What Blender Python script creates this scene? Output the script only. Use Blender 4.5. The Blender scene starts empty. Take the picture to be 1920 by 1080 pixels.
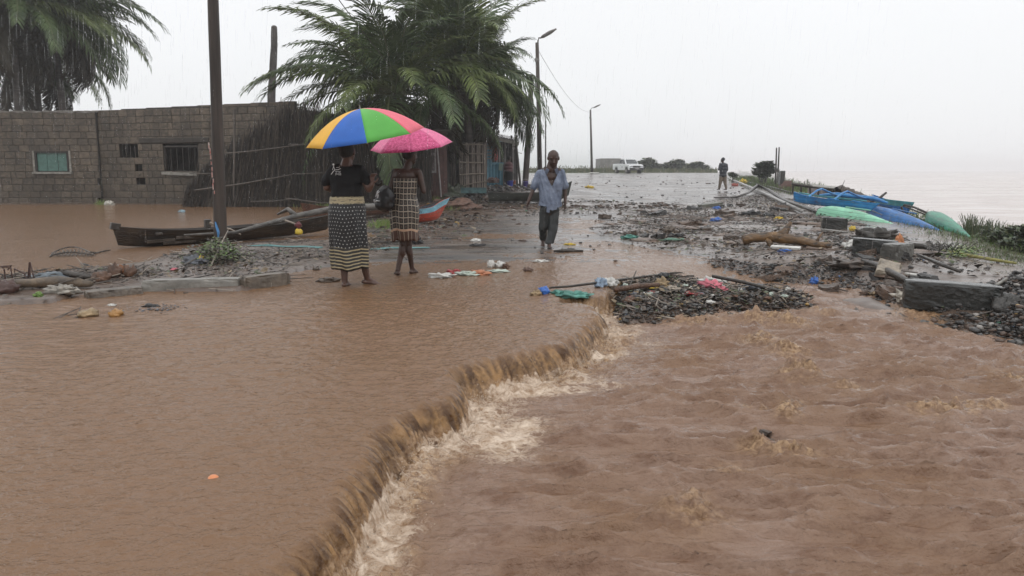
import bpy, math, random
import numpy as np
from mathutils import Vector, Matrix, Euler
from mathutils import noise as mnoise

rnd = random.Random(7)
rg = np.random.RandomState(11)
scene = bpy.context.scene
col = scene.collection

# ------------------------------------------------------------------ camera
F, PITCH, CAMZ = 1493.0, math.radians(8.46), 1.37
cam_data = bpy.data.cameras.new("camera")
cam = bpy.data.objects.new("camera", cam_data)
col.objects.link(cam)
cam.location = (0, 0, CAMZ)
cam.rotation_euler = (math.radians(90) - PITCH, 0, 0)
cam_data.sensor_width = 36.0
cam_data.lens = 36.0 * F / 1920.0
cam_data.clip_start = 0.05
cam_data.clip_end = 6000
scene.camera = cam

# ------------------------------------------------------------------ sky, sun, exposure
SUN_EL, SUN_ROT = math.radians(62), math.radians(150)
world = bpy.data.worlds.new("World")
scene.world = world
world.use_nodes = True
wn, wl = world.node_tree.nodes, world.node_tree.links
wn.clear()
wout = wn.new("ShaderNodeOutputWorld")
wbg = wn.new("ShaderNodeBackground")
sky = wn.new("ShaderNodeTexSky")
sky.sky_type = 'NISHITA'
sky.sun_disc = False
sky.sun_elevation = SUN_EL
sky.sun_rotation = SUN_ROT
sky.dust_density = 4.0
tc = wn.new("ShaderNodeTexCoord")
sep = wn.new("ShaderNodeSeparateXYZ")
wl.new(tc.outputs["Generated"], sep.inputs[0])
ramp = wn.new("ShaderNodeValToRGB")           # overcast cloud deck: slightly brighter overhead
ramp.color_ramp.elements[0].position = 0.0
ramp.color_ramp.elements[0].color = (0.93, 0.94, 0.955, 1)
ramp.color_ramp.elements[1].position = 0.9
ramp.color_ramp.elements[1].color = (1.18, 1.19, 1.20, 1)
wl.new(sep.outputs["Z"], ramp.inputs[0])
cn = wn.new("ShaderNodeTexNoise")
cn.inputs["Scale"].default_value = 2.2
cn.inputs["Detail"].default_value = 3
wl.new(tc.outputs["Generated"], cn.inputs["Vector"])
cm = wn.new("ShaderNodeMapRange")
cm.inputs["To Min"].default_value = 0.94
cm.inputs["To Max"].default_value = 1.05
wl.new(cn.outputs["Fac"], cm.inputs["Value"])
mulc = wn.new("ShaderNodeVectorMath"); mulc.operation = 'SCALE'
wl.new(ramp.outputs["Color"], mulc.inputs[0]); wl.new(cm.outputs[0], mulc.inputs["Scale"])
skys = wn.new("ShaderNodeVectorMath"); skys.operation = 'SCALE'
skys.inputs["Scale"].default_value = 0.08
wl.new(sky.outputs[0], skys.inputs[0])
mixs = wn.new("ShaderNodeMixRGB")
mixs.inputs["Fac"].default_value = 0.93
wl.new(skys.outputs[0], mixs.inputs["Color1"])
wl.new(mulc.outputs[0], mixs.inputs["Color2"])
wl.new(mixs.outputs[0], wbg.inputs["Color"])
wbg.inputs["Strength"].default_value = 1.07
wl.new(wbg.outputs[0], wout.inputs["Surface"])

sun_d = bpy.data.lights.new("sun", 'SUN')
sun_d.energy = 0.55
sun_d.angle = math.radians(70)
sun_d.color = (1.0, 0.98, 0.95)
sun = bpy.data.objects.new("sun", sun_d)
col.objects.link(sun)
sun.rotation_euler = (math.radians(90) - SUN_EL, 0, math.radians(180) - SUN_ROT)

vs = scene.view_settings
vs.view_transform = 'Standard'
vs.look = 'None'
vs.exposure = 0.0
vs.gamma = 1.0
vs.use_curve_mapping = False
scene.render.engine = 'CYCLES'
cy = scene.cycles
cy.use_denoising = True
cy.max_bounces = 8
cy.diffuse_bounces = 3
cy.glossy_bounces = 3
cy.transmission_bounces = 4
cy.transparent_max_bounces = 12
cy.volume_bounces = 1
cy.sample_clamp_indirect = 6.0
cy.use_adaptive_sampling = True
cy.adaptive_threshold = 0.015

# ------------------------------------------------------------------ geometry of the place
CP, SP_ = math.cos(PITCH), math.sin(PITCH)
def ray(px, py):
    u, v = (px - 960.0) / F, (540.0 - py) / F
    return u, CP + v * SP_, v * CP - SP_
def G(px, py, z=0.0):                      # point on the level z seen at that place of the photograph
    a, b, c = ray(px, py)
    t = (z - CAMZ) / c
    return (a * t, b * t)
def A(px, py, Y):                          # point at forward distance Y
    a, b, c = ray(px, py)
    t = Y / b
    return Vector((a * t, Y, CAMZ + c * t))

def smooth(a, b, x):
    t = np.clip((np.asarray(x, float) - a) / (b - a), 0, 1)
    return t * t * (3 - 2 * t)

def seg_dist(x, y, pts, closed=False):
    d = np.full(np.shape(x), 1e9)
    n = len(pts)
    for i in range(n if closed else n - 1):
        ax, ay = pts[i]; bx, by = pts[(i + 1) % n]
        vx, vy = bx - ax, by - ay
        L = vx * vx + vy * vy + 1e-12
        t = np.clip(((x - ax) * vx + (y - ay) * vy) / L, 0, 1)
        d = np.minimum(d, np.hypot(x - ax - t * vx, y - ay - t * vy))
    return d
def inside(x, y, pts):
    c = np.zeros(np.shape(x), bool)
    n = len(pts)
    j = n - 1
    for i in range(n):
        xi, yi = pts[i]; xj, yj = pts[j]
        k = ((yi > y) != (yj > y)) & (x < (xj - xi) * (y - yi) / ((yj - yi) + 1e-12) + xi)
        c ^= k
        j = i
    return c
def sd(x, y, pts):                         # signed distance to a polygon, positive outside
    d = seg_dist(x, y, pts, True)
    return np.where(inside(x, y, pts), -d, d)

# value noise, vectorised
def _hash(ix, iy, s):
    h = (ix * 374761393 + iy * 668265263 + s * 1442695041) & 0x7fffffff
    h = ((h ^ (h >> 13)) * 1274126177) & 0x7fffffff
    return ((h ^ (h >> 16)) & 0xffff) / 65535.0
def vnoise(x, y, s=0):
    x = np.asarray(x, float); y = np.asarray(y, float)
    ix = np.floor(x).astype(np.int64); iy = np.floor(y).astype(np.int64)
    fx, fy = x - ix, y - iy
    fx = fx * fx * fx * (fx * (fx * 6 - 15) + 10); fy = fy * fy * fy * (fy * (fy * 6 - 15) + 10)
    a = _hash(ix, iy, s); b = _hash(ix + 1, iy, s); c = _hash(ix, iy + 1, s); d = _hash(ix + 1, iy + 1, s)
    return (a * (1 - fx) + b * fx) * (1 - fy) + (c * (1 - fx) + d * fx) * fy
def fbm(x, y, o=4, s=0):
    v, a, t = 0, 0.5, 0
    for k in range(o):
        v = v + a * vnoise(x * 2 ** k + 17.3 * k, y * 2 ** k - 9.1 * k, s + k); t += a; a *= 0.5
    return v / t - 0.5

LOW = -0.22
BASE_PX = [(682, 1078), (704, 1010), (728, 960), (736, 912), (770, 872), (815, 842), (868, 820), (886, 792), (882, 754),
           (930, 738), (1010, 722), (1085, 695), (1125, 662), (1142, 628), (1124, 606), (1075, 600), (1120, 597), (1160, 588)]
EDGE = [G(a, b, LOW) for a, b in BASE_PX]
_e0 = EDGE[0]
EDGE = [(_e0[0] - 0.9, -1.5), (_e0[0] - 0.35, _e0[1] - 1.2), (_e0[0] - 0.08, _e0[1] - 0.35)] + EDGE
RIGHT_PX = [(1180, 560), (1290, 540), (1400, 522), (1500, 515), (1600, 527), (1680, 560), (1740, 580), (1850, 592), (1930, 606), (2100, 640)]
LOWPOLY = EDGE + [G(a, b, -0.12) for a, b in RIGHT_PX] + [(9, 4.5), (9, -3), (_e0[0] - 0.9, -3)]
# round the corners a little
def water_sd(x, y):
    wob = 0.07 * fbm(x * 2.3, y * 2.3, 3, 5) + 0.035 * fbm(x * 9, y * 9, 2, 6)
    return sd(x, y, LOWPOLY) + wob
def ramp_w(x, y):
    return 0.13 + 0.10 * vnoise(x * 3, y * 3, 9) + 1.7 * smooth(1.0, 1.7, x) * smooth(6.2, 7.6, y)

XB = [(-3, 5.6), (4, 5.8), (8, 6.3), (10, 7.1), (12.6, 8.1), (17.5, 10.0), (22.2, 11.6), (30.5, 13.9), (42, 17.5), (58, 21.0), (95, 30), (400, 60), (5000, 400)]
def bank_x(y):
    return np.interp(y, [a for a, b in XB], [b for a, b in XB])
def rise(x, y):                            # large-scale lie of the land
    left = 1 - smooth(1.0, 7.0, x)
    yard = 1 - smooth(-7.5, -4.5, x)       # the walled yard on the far left stays level
    near = (0.52 * left + 0.16 * (1 - left)) * smooth(25, 41, y) * (1 - yard)
    far = 0.95 * smooth(38, 96, y)
    g = np.maximum(near, 0) * (1 - smooth(45, 90, y)) + far * 1.0
    d = np.asarray(x) - bank_x(y)
    drop = -0.06 * np.clip(d + 2.2, 0, 2.2) - 0.42 * np.clip(d, 0, 12) * (0.35 + 0.65 * smooth(0, 3, d))
    return g + np.maximum(drop, -4.2 - g)

P0 = lambda L: [G(a, b) for a, b in L]
DRY_STRIP = P0([(-200, 560), (0, 522), (150, 508), (262, 496), (340, 472), (420, 462), (620, 455), (720, 448), (725, 474), (620, 500), (545, 512), (536, 534), (447, 548), (262, 549), (150, 555), (100, 570), (0, 574), (-200, 590)])
DRY_MID = P0([(600, 402), (690, 388), (800, 384), (900, 380), (1000, 384), (1060, 384), (1300, 384), (1290, 396), (1110, 402), (960, 404), (900, 420), (870, 445), (780, 462), (700, 440), (690, 412)])
DRY_RUBBLE = P0([(1110, 425), (1160, 408), (1290, 392), (1330, 380), (1420, 372), (1500, 380), (1640, 425), (1800, 480), (1980, 520), (2200, 640), (1930, 604), (1860, 592), (1740, 578), (1700, 556), (1650, 548), (1560, 500), (1480, 503), (1400, 492), (1310, 480), (1200, 462), (1130, 450)])
DRY_PILE = [G(a, b, -0.12) for a, b in [(1152, 566), (1160, 545), (1230, 528), (1310, 530), (1400, 540), (1520, 548), (1530, 566), (1450, 572), (1385, 574), (1330, 590), (1230, 594), (1160, 590)]]
DRY_BANK2 = [G(a, b, -0.1) for a, b in [(1560, 545), (1640, 540), (1700, 566), (1740, 590), (1600, 556)]]
FLOOD_YARD = P0([(-600, 384), (430, 384), (640, 384), (690, 396), (600, 404), (620, 440), (420, 452), (330, 472), (262, 494), (150, 505), (0, 520), (-600, 560)])

def level(x, y):                           # the level the flood water would stand or run at
    d = water_sd(x, y)
    w = ramp_w(x, y)
    t = np.clip(d / w, 0, 1)
    h = LOW * (1 - t) ** 2
    h = np.where(d < 0, LOW, h)
    return h + rise(x, y)

def dryness(x, y):
    f = 0.0
    for poly, w, k in ((DRY_STRIP, 0.16, 0.05), (DRY_MID, 0.9, 0.035), (DRY_RUBBLE, 0.7, 0.035), (DRY_PILE, 0.30, 0.12), (DRY_BANK2, 0.3, 0.06)):
        s_ = sd(x, y, poly)
        f = np.maximum(f, k * (1 - smooth(-w, w * 0.25, s_)))
    return f

def ground_z(x, y, fine=True):
    x = np.asarray(x, float); y = np.asarray(y, float)
    L = level(x, y)
    dry = dryness(x, y)
    yard = 1 - smooth(-0.3, 0.6, sd(x, y, FLOOD_YARD))
    near = 1 - smooth(8.6, 10.6, y - 0.0 * x)       # running water over the near road
    road = smooth(9.5, 12.5, y)
    t = -0.035 + 0.037 * road + 0.02 * smooth(22, 30, y)
    t = t - 0.05 * near - 0.055 * yard
    t = t * (1 - smooth(0.0, 0.03, dry)) + dry
    n = 0.022 * fbm(x * 0.55, y * 0.55, 3, 3)
    if fine:
        n = n + 0.02 * fbm(x * 2.6, y * 2.6, 3, 8) * (0.35 + 10 * dry)
        n = n + 0.012 * fbm(x * 11, y * 11, 2, 12) * (0.15 + 10 * dry)
    bank = smooth(-1.5, 0.5, x - bank_x(y))
    t = t + bank * 0.03
    under = water_sd(x, y) < -0.02
    t = np.where(under & (dry < 0.002), t - 0.12, t)
    return L + t + n

def gz(x, y):
    return float(ground_z(np.array([x]), np.array([y]))[0])
def wz(x, y):
    return float(level(np.array([x]), np.array([y]))[0])
def sz(x, y):                              # whichever is on top, ground or water
    return max(gz(x, y), wz(x, y) if y < 27 else -9)
def on(px, py, it=6):                      # the spot on the real surface seen at that place of the photograph
    z = 0.0
    for _ in range(it):
        x, y = G(px, py, z)
        z = 0.5 * z + 0.5 * sz(x, y)
    return Vector((x, y, sz(x, y)))

# ------------------------------------------------------------------ materials
def mat(name, color=(0.5, 0.5, 0.5), rough=0.6, spec=0.5, metal=0.0, var=0.0, scale=6.0, bump=0.0, bscale=30.0, color2=None, stretch=None, coat=0.0, trans=0.0, sub=0.0):
    m = bpy.data.materials.new(name)
    m.use_nodes = True
    nt = m.node_tree
    b = nt.nodes["Principled BSDF"]
    b.inputs["Base Color"].default_value = (*color, 1)
    b.inputs["Roughness"].default_value = rough
    b.inputs["Specular IOR Level"].default_value = spec
    b.inputs["Metallic"].default_value = metal
    if coat:
        b.inputs["Coat Weight"].default_value = coat
        b.inputs["Coat Roughness"].default_value = 0.12
    if var or color2 or bump:
        t = nt.nodes.new("ShaderNodeTexCoord")
        mp = nt.nodes.new("ShaderNodeMapping")
        if stretch: mp.inputs["Scale"].default_value = stretch
        nt.links.new(t.outputs["Object"], mp.inputs["Vector"])
        n = nt.nodes.new("ShaderNodeTexNoise")
        n.inputs["Scale"].default_value = scale
        n.inputs["Detail"].default_value = 6
        n.inputs["Roughness"].default_value = 0.65
        nt.links.new(mp.outputs[0], n.inputs["Vector"])
        r = nt.nodes.new("ShaderNodeValToRGB")
        c2 = color2 or tuple(min(1, c * (1 + var)) for c in color)
        c1 = color if color2 else tuple(c * (1 - var) for c in color)
        r.color_ramp.elements[0].position = 0.36; r.color_ramp.elements[0].color = (*c1, 1)
        r.color_ramp.elements[1].position = 0.64; r.color_ramp.elements[1].color = (*c2, 1)
        nt.links.new(n.outputs["Fac"], r.inputs[0])
        nt.links.new(r.outputs[0], b.inputs["Base Color"])
        if bump:
            n2 = nt.nodes.new("ShaderNodeTexNoise")
            n2.inputs["Scale"].default_value = bscale
            n2.inputs["Detail"].default_value = 4
            nt.links.new(mp.outputs[0], n2.inputs["Vector"])
            bp = nt.nodes.new("ShaderNodeBump")
            bp.inputs["Strength"].default_value = bump
            bp.inputs["Distance"].default_value = 0.02
            nt.links.new(n2.outputs["Fac"], bp.inputs["Height"])
            nt.links.new(bp.outputs[0], b.inputs["Normal"])
    return m

class N:                                    # small helper for node trees
    def __init__(s, m): s.t = m.node_tree; s.b = s.t.nodes["Principled BSDF"]
    def n(s, kind, **kw):
        x = s.t.nodes.new(kind)
        for k, v in kw.items():
            if k in ("operation", "data_type", "blend_type", "attribute_name", "noise_dimensions", "noise_type", "feature", "wave_type", "bands_direction"): setattr(x, k, v)
            else: x.inputs[k.replace("_", " ") if k.replace("_", " ") in x.inputs else int(k[1:])].default_value = v
        return x
    def l(s, a, b): s.t.links.new(a, b)
    def math(s, op, a, b=None, clamp=False):
        x = s.t.nodes.new("ShaderNodeMath"); x.operation = op; x.use_clamp = clamp
        for i, v in enumerate((a, b)):
            if v is None: continue
            if isinstance(v, (int, float)): x.inputs[i].default_value = v
            else: s.l(v, x.inputs[i])
        return x.outputs[0]
    def mix(s, f, a, b):
        x = s.t.nodes.new("ShaderNodeMixRGB")
        for i, v in zip((0, 1, 2), (f, a, b)):
            if isinstance(v, (int, float)): x.inputs[i].default_value = v
            elif isinstance(v, tuple): x.inputs[i].default_value = (*v, 1)
            else: s.l(v, x.inputs[i])
        return x.outputs[0]
    def rng(s, v, a, b, c=0.0, d=1.0):
        x = s.t.nodes.new("ShaderNodeMapRange")
        s.l(v, x.inputs["Value"])
        for k, q in zip(("From Min", "From Max", "To Min", "To Max"), (a, b, c, d)): x.inputs[k].default_value = q
        return x.outputs[0]
    def noise(s, vec, scale, detail=4, rough=0.55, dist=0.0):
        x = s.t.nodes.new("ShaderNodeTexNoise")
        x.inputs["Scale"].default_value = scale; x.inputs["Detail"].default_value = detail
        x.inputs["Roughness"].default_value = rough; x.inputs["Distortion"].default_value = dist
        s.l(vec, x.inputs["Vector"])
        return x.outputs["Fac"]
    def mapping(s, vec, scale=(1, 1, 1), rot=(0, 0, 0), loc=(0, 0, 0)):
        x = s.t.nodes.new("ShaderNodeMapping")
        x.inputs["Scale"].default_value = scale; x.inputs["Rotation"].default_value = rot; x.inputs["Location"].default_value = loc
        s.l(vec, x.inputs["Vector"])
        return x.outputs[0]
    def bump(s, h, strength, dist=0.02, prev=None):
        x = s.t.nodes.new("ShaderNodeBump")
        x.inputs["Strength"].default_value = strength; x.inputs["Distance"].default_value = dist
        s.l(h, x.inputs["Height"])
        if prev is not None: s.l(prev, x.inputs["Normal"])
        return x.outputs[0]

# ------------------------------------------------------------------ mesh helpers
class MB:
    def __init__(s): s.v = []; s.f = []; s.m = []; s.mi = 0; s.uv = None
    def add(s, vs_, fs):
        o = len(s.v)
        s.v.extend([tuple(p) for p in vs_])
        for f in fs: s.f.append(tuple(o + i for i in f)); s.m.append(s.mi)
        return s
    def box(s, c, size, rot=(0, 0, 0), jit=0.0, taper=1.0):
        hx, hy, hz = size[0] / 2, size[1] / 2, size[2] / 2
        R_ = Euler(rot).to_matrix()
        vs_ = []
        for z in (-hz, hz):
            k = taper if z > 0 else 1.0
            for x, y in ((-hx, -hy), (hx, -hy), (hx, hy), (-hx, hy)):
                p = Vector((x * k, y * k, z))
                if jit: p += Vector((rnd.uniform(-jit, jit), rnd.uniform(-jit, jit), rnd.uniform(-jit, jit)))
                vs_.append(R_ @ p + Vector(c))
        return s.add(vs_, [(3, 2, 1, 0), (4, 5, 6, 7), (0, 1, 5, 4), (1, 2, 6, 5), (2, 3, 7, 6), (3, 0, 4, 7)])
    def cbox(s, c, size, rot=(0, 0, 0), ch=0.02, jit=0.0):      # box with chamfered edges
        hx, hy, hz = [q / 2 for q in size]
        R_ = Euler(rot).to_matrix()
        ch = min(ch, hx * .9, hy * .9, hz * .9)
        vs_, fs = [], []
        idx = {}
        for sx in (-1, 1):
            for sy in (-1, 1):
                for sz_ in (-1, 1):
                    for ax in range(3):
                        p = [sx * hx, sy * hy, sz_ * hz]
                        for k in range(3):
                            if k != ax: p[k] -= (sx, sy, sz_)[k] * ch
                        idx[(sx, sy, sz_, ax)] = len(vs_)
                        p = Vector(p)
                        if jit: p += Vector([rnd.uniform(-jit, jit) for _ in range(3)])
                        vs_.append(R_ @ p + Vector(c))
        for ax in range(3):
            o = [k for k in range(3) if k != ax]
            for sg in (-1, 1):
                q = []
                for a_, b_ in ((-1, -1), (1, -1), (1, 1), (-1, 1)):
                    k = [0, 0, 0]; k[ax] = sg; k[o[0]] = a_; k[o[1]] = b_
                    q.append(idx[(*k, ax)])
                fs.append(tuple(q))
        for ax in range(3):
            o = [k for k in range(3) if k != ax]
            for a_ in (-1, 1):
                for b_ in (-1, 1):
                    k0 = [0, 0, 0]; k1 = [0, 0, 0]
                    k0[ax] = -1; k1[ax] = 1
                    for k in (k0, k1): k[o[0]] = a_; k[o[1]] = b_
                    fs.append((idx[(*k0, o[0])], idx[(*k1, o[0])], idx[(*k1, o[1])], idx[(*k0, o[1])]))
        for sx in (-1, 1):
            for sy in (-1, 1):
                for sz_ in (-1, 1):
                    fs.append(tuple(idx[(sx, sy, sz_, ax)] for ax in range(3)))
        return s.add(vs_, fs)
    def tube(s, pts, rad, n=8, cap=True, flat=1.0, jit=0.0, twist=0.0):
        pts = [Vector(p) for p in pts]
        if not hasattr(rad, '__len__'): rad = [rad] * len(pts)
        vs_, fs = [], []
        up = Vector((0, 0, 1))
        for i, p in enumerate(pts):
            d = (pts[min(i + 1, len(pts) - 1)] - pts[max(i - 1, 0)])
            d = d.normalized() if d.length > 1e-9 else Vector((0, 0, 1))
            ref = up if abs(d.z) < 0.9 else Vector((1, 0, 0))
            a_ = d.cross(ref).normalized(); b_ = a_.cross(d).normalized()
            for k in range(n):
                t = 2 * math.pi * k / n + twist * i
                r = rad[i] * (1 + (rnd.uniform(-jit, jit) if jit else 0))
                vs_.append(p + a_ * (math.cos(t) * r) + b_ * (math.sin(t) * r * flat))
        for i in range(len(pts) - 1):
            for k in range(n):
                k2 = (k + 1) % n
                fs.append((i * n + k, i * n + k2, (i + 1) * n + k2, (i + 1) * n + k))
        if cap:
            fs.append(tuple(range(n - 1, -1, -1)))
            fs.append(tuple((len(pts) - 1) * n + k for k in range(n)))
        return s.add(vs_, fs)
    def ball(s, c, r, n=10, m=7, rot=None, jit=0.0, seed=0, freq=2.0):
        if not hasattr(r, '__len__'): r = (r, r, r)
        vs_, fs = [], []
        R_ = Euler(rot).to_matrix() if rot else Matrix.Identity(3)
        def P(th, ph):
            d = Vector((math.sin(th) * math.cos(ph), math.sin(th) * math.sin(ph), math.cos(th)))
            k = 1 + (jit * mnoise.noise(d * freq + Vector((seed, seed * 1.7, 3))) * 2 if jit else 0)
            return R_ @ Vector((d.x * r[0] * k, d.y * r[1] * k, d.z * r[2] * k)) + Vector(c)
        vs_.append(P(0, 0))
        for i in range(1, m):
            for k in range(n): vs_.append(P(math.pi * i / m, 2 * math.pi * k / n))
        vs_.append(P(math.pi, 0))
        for k in range(n):
            fs.append((0, 1 + k, 1 + (k + 1) % n))
            fs.append((len(vs_) - 1, 1 + (m - 2) * n + (k + 1) % n, 1 + (m - 2) * n + k))
        for i in range(m - 2):
            for k in range(n):
                a_ = 1 + i * n + k; b_ = 1 + i * n + (k + 1) % n
                fs.append((a_, a_ + n, b_ + n, b_))
        return s.add(vs_, fs)
    def quad(s, a, b, c, d): return s.add([a, b, c, d], [(0, 1, 2, 3)])
    def build(s, name, mats=None, parent=None, loc=(0, 0, 0), smooth_=False, link=True):
        me = bpy.data.meshes.new(name)
        me.from_pydata([tuple(Vector(p) - Vector(loc)) for p in s.v] if loc != (0, 0, 0) else s.v, [], s.f)
        if mats is not None:
            for m in (mats if isinstance(mats, (list, tuple)) else [mats]): me.materials.append(m)
            if any(s.m): me.polygons.foreach_set("material_index", s.m)
        if smooth_: me.polygons.foreach_set("use_smooth", [True] * len(me.polygons))
        me.update()
        o = bpy.data.objects.new(name, me)
        o.location = loc
        if link: col.objects.link(o)
        if parent is not None: o.parent = parent
        return o

def np_mesh(name, verts, faces, mats=None, mi=None, smooth_=True, parent=None):
    me = bpy.data.meshes.new(name)
    verts = np.asarray(verts, np.float32); faces = np.asarray(faces, np.int32)
    k = faces.shape[1]
    me.vertices.add(len(verts)); me.vertices.foreach_set("co", verts.ravel())
    me.loops.add(faces.size); me.loops.foreach_set("vertex_index", faces.ravel())
    me.polygons.add(len(faces))
    me.polygons.foreach_set("loop_start", np.arange(0, faces.size, k, dtype=np.int32))
    me.polygons.foreach_set("loop_total", np.full(len(faces), k, np.int32))
    if mats is not None:
        for m in (mats if isinstance(mats, (list, tuple)) else [mats]): me.materials.append(m)
        if mi is not None: me.polygons.foreach_set("material_index", np.asarray(mi, np.int32))
    if smooth_: me.polygons.foreach_set("use_smooth", np.ones(len(faces), bool))
    me.update(calc_edges=True)
    o = bpy.data.objects.new(name, me)
    col.objects.link(o)
    if parent is not None: o.parent = parent
    return o
def attr(o, name, arr):
    a = o.data.attributes.new(name, 'FLOAT', 'POINT')
    a.data.foreach_set("value", np.asarray(arr, np.float32).ravel())
def grid_mesh(name, xs, ys, zfun, mats, attrs=None):
    X, Y = np.meshgrid(xs, ys)
    Z = zfun(X, Y)
    nx, ny = len(xs), len(ys)
    V = np.stack([X, Y, Z], -1).reshape(-1, 3)
    i = np.arange(nx - 1)[None, :] + nx * np.arange(ny - 1)[:, None]
    i = i.ravel()
    Fc = np.stack([i, i + 1, i + 1 + nx, i + nx], -1)
    return np_mesh(name, V, Fc, mats), X, Y, Z

def tag(o, label=None, cat=None, group=None, kind=None):
    if label: o["label"] = label
    if cat: o["category"] = cat
    if group: o["group"] = group
    if kind: o["kind"] = kind
    return o
def empty(name, loc=(0, 0, 0), rz=0.0, label=None, cat=None, group=None):
    o = bpy.data.objects.new(name, None)
    col.objects.link(o)
    o.location = loc
    o.rotation_euler = (0, 0, rz)
    return tag(o, label, cat, group)
def copy_tree(o, parent=None):
    c = o.copy()
    col.objects.link(c)
    c.parent = parent
    for ch in list(o.children): copy_tree(ch, c)
    return c

def scatter(name, templates, pos, scl, mats, mi=None, flat=None, smooth_=False, rot=True, tilt=True):
    """many small pieces joined into one mesh: random template, position, scale and turn for each"""
    V, Fc, MI = [], [], []
    off = 0
    which = rg.randint(0, len(templates), len(pos))
    for t, (tv, tf) in enumerate(templates):
        idx = np.where(which == t)[0]
        if not len(idx): continue
        tv = np.asarray(tv, float); tf = np.asarray(tf)
        n = len(idx)
        a = rg.uniform(0, 2 * np.pi, n) if rot else np.zeros(n)
        b = rg.normal(0, 0.35, n) if tilt else np.zeros(n)
        sc = scl[idx][:, None, None] if scl.ndim == 1 else scl[idx][:, None, :]
        P_ = tv[None] * sc
        x, y, z = P_[..., 0], P_[..., 1], P_[..., 2]
        y, z = y * np.cos(b)[:, None] - z * np.sin(b)[:, None], y * np.sin(b)[:, None] + z * np.cos(b)[:, None]
        x, y = x * np.cos(a)[:, None] - y * np.sin(a)[:, None], x * np.sin(a)[:, None] + y * np.cos(a)[:, None]
        P_ = np.stack([x, y, z], -1) + pos[idx][:, None, :]
        V.append(P_.reshape(-1, 3))
        Fc.append((tf[None] + (off + np.arange(n) * len(tv))[:, None, None]).reshape(-1, tf.shape[1]))
        if mi is not None: MI.append(np.repeat(mi[idx], len(tf)))
        off += n * len(tv)
    return np_mesh(name, np.concatenate(V), np.concatenate(Fc), mats, np.concatenate(MI) if mi is not None else None, smooth_)

def rock_template(seed, flat=0.6):
    import bmesh
    bm = bmesh.new()
    bmesh.ops.create_icosphere(bm, subdivisions=1, radius=0.5)
    rr = random.Random(seed)
    for v in bm.verts:
        v.co *= rr.uniform(0.65, 1.2)
        v.co.z *= flat * rr.uniform(.7, 1.1)
    vs_ = [tuple(v.co) for v in bm.verts]
    bm.verts.index_update()
    fs = [tuple(v.index for v in f.verts) for f in bm.faces]
    bm.free()
    return vs_, fs
ROCKS = [rock_template(s_, f) for s_, f in ((1, .5), (2, .7), (3, .4), (4, .6), (5, .8))]
# ------------------------------------------------------------------ ground
m_ground = mat("wet_mud_and_asphalt", (0.1, 0.08, 0.07), 0.35)
n = N(m_ground)
tcg = n.n("ShaderNodeTexCoord").outputs["Object"]
a_as = n.n("ShaderNodeAttribute", attribute_name="asphalt").outputs["Fac"]
a_gr = n.n("ShaderNodeAttribute", attribute_name="grass").outputs["Fac"]
big = n.noise(tcg, 0.7, 5); med = n.noise(tcg, 5.0, 6, .65); fin = n.noise(tcg, 70.0, 5, .7)
mudc = n.mix(n.rng(med, .35, .65), (0.095, 0.062, 0.045), (0.17, 0.12, 0.09))
mudc = n.mix(n.rng(fin, .45, .7), mudc, (0.05, 0.042, 0.038))
asc = n.mix(n.rng(fin, .4, .62), (0.045, 0.042, 0.042), (0.10, 0.088, 0.082))
silt = n.rng(n.noise(n.mapping(tcg, (0.35, 1.2, 1)), 1.6, 5, .6, .5), .42, .6)
asc = n.mix(silt, asc, (0.15, 0.115, 0.095))
c = n.mix(a_as, mudc, asc)
c = n.mix(n.math('MULTIPLY', a_gr, n.rng(med, .3, .55), True), c, (0.07, 0.10, 0.035))
n.l(c, n.b.inputs["Base Color"])
rou = n.rng(n.noise(n.mapping(tcg, (0.5, 1.3, 1)), 1.3, 5, .6), .38, .62, 0.12, 0.42)
n.l(rou, n.b.inputs["Roughness"])
n.b.inputs["Specular IOR Level"].default_value = 0.6
bp = n.bump(fin, 0.35, 0.008)
bp = n.bump(n.noise(n.mapping(tcg, (1, 2.2, 1)), 9.0, 4), n.n('ShaderNodeValue').outputs[0] if False else 0.25, 0.02, bp)
n.l(bp, n.b.inputs["Normal"])

def axis(segs):
    out = [segs[0][0]]
    for a, b, st in segs:
        k = max(1, int(round((b - a) / st)))
        out += list(np.linspace(a, b, k + 1)[1:])
    return np.array(out)
gx = axis([(-900, -120, 60), (-120, -40, 4), (-40, -16, .8), (-16, -8, .2), (-8, 9.5, .055), (9.5, 16, .15), (16, 30, .5), (30, 60, 2), (60, 300, 12)])
gy = [-30.0, -10, -3, 0, 1.0, 1.6]
y_ = 2.0
while y_ < 60:
    gy.append(y_); y_ += max(0.03, 0.0062 * y_)
gy += list(axis([(60, 130, 1.2), (130, 400, 9), (400, 1500, 60)]))
gy = np.array(sorted(set(gy)))
ground, X, Y, Z = grid_mesh("ground", gx, gy, ground_z, m_ground)
tag(ground, kind="structure")
dr = dryness(X, Y)
asph = smooth(9, 11, Y) * (1 - smooth(0.004, 0.03, dr)) * (1 - smooth(-0.5, 0.8, X - bank_x(Y) + 1.5)) * smooth(-6.5, -4.0, X + 0.02 * Y)
attr(ground, "asphalt", asph)
d_ = X - bank_x(Y)
grs = smooth(-.3, .5, d_) * (1 - smooth(2.0, 4.5, d_)) * smooth(12, 17, Y)
grs = np.maximum(grs, smooth(60, 95, Y) * (1 - smooth(2.0, 9.0, X - 0.09 * Y)) * smooth(80, 95, Y) )
attr(ground, "grass", grs)

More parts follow.
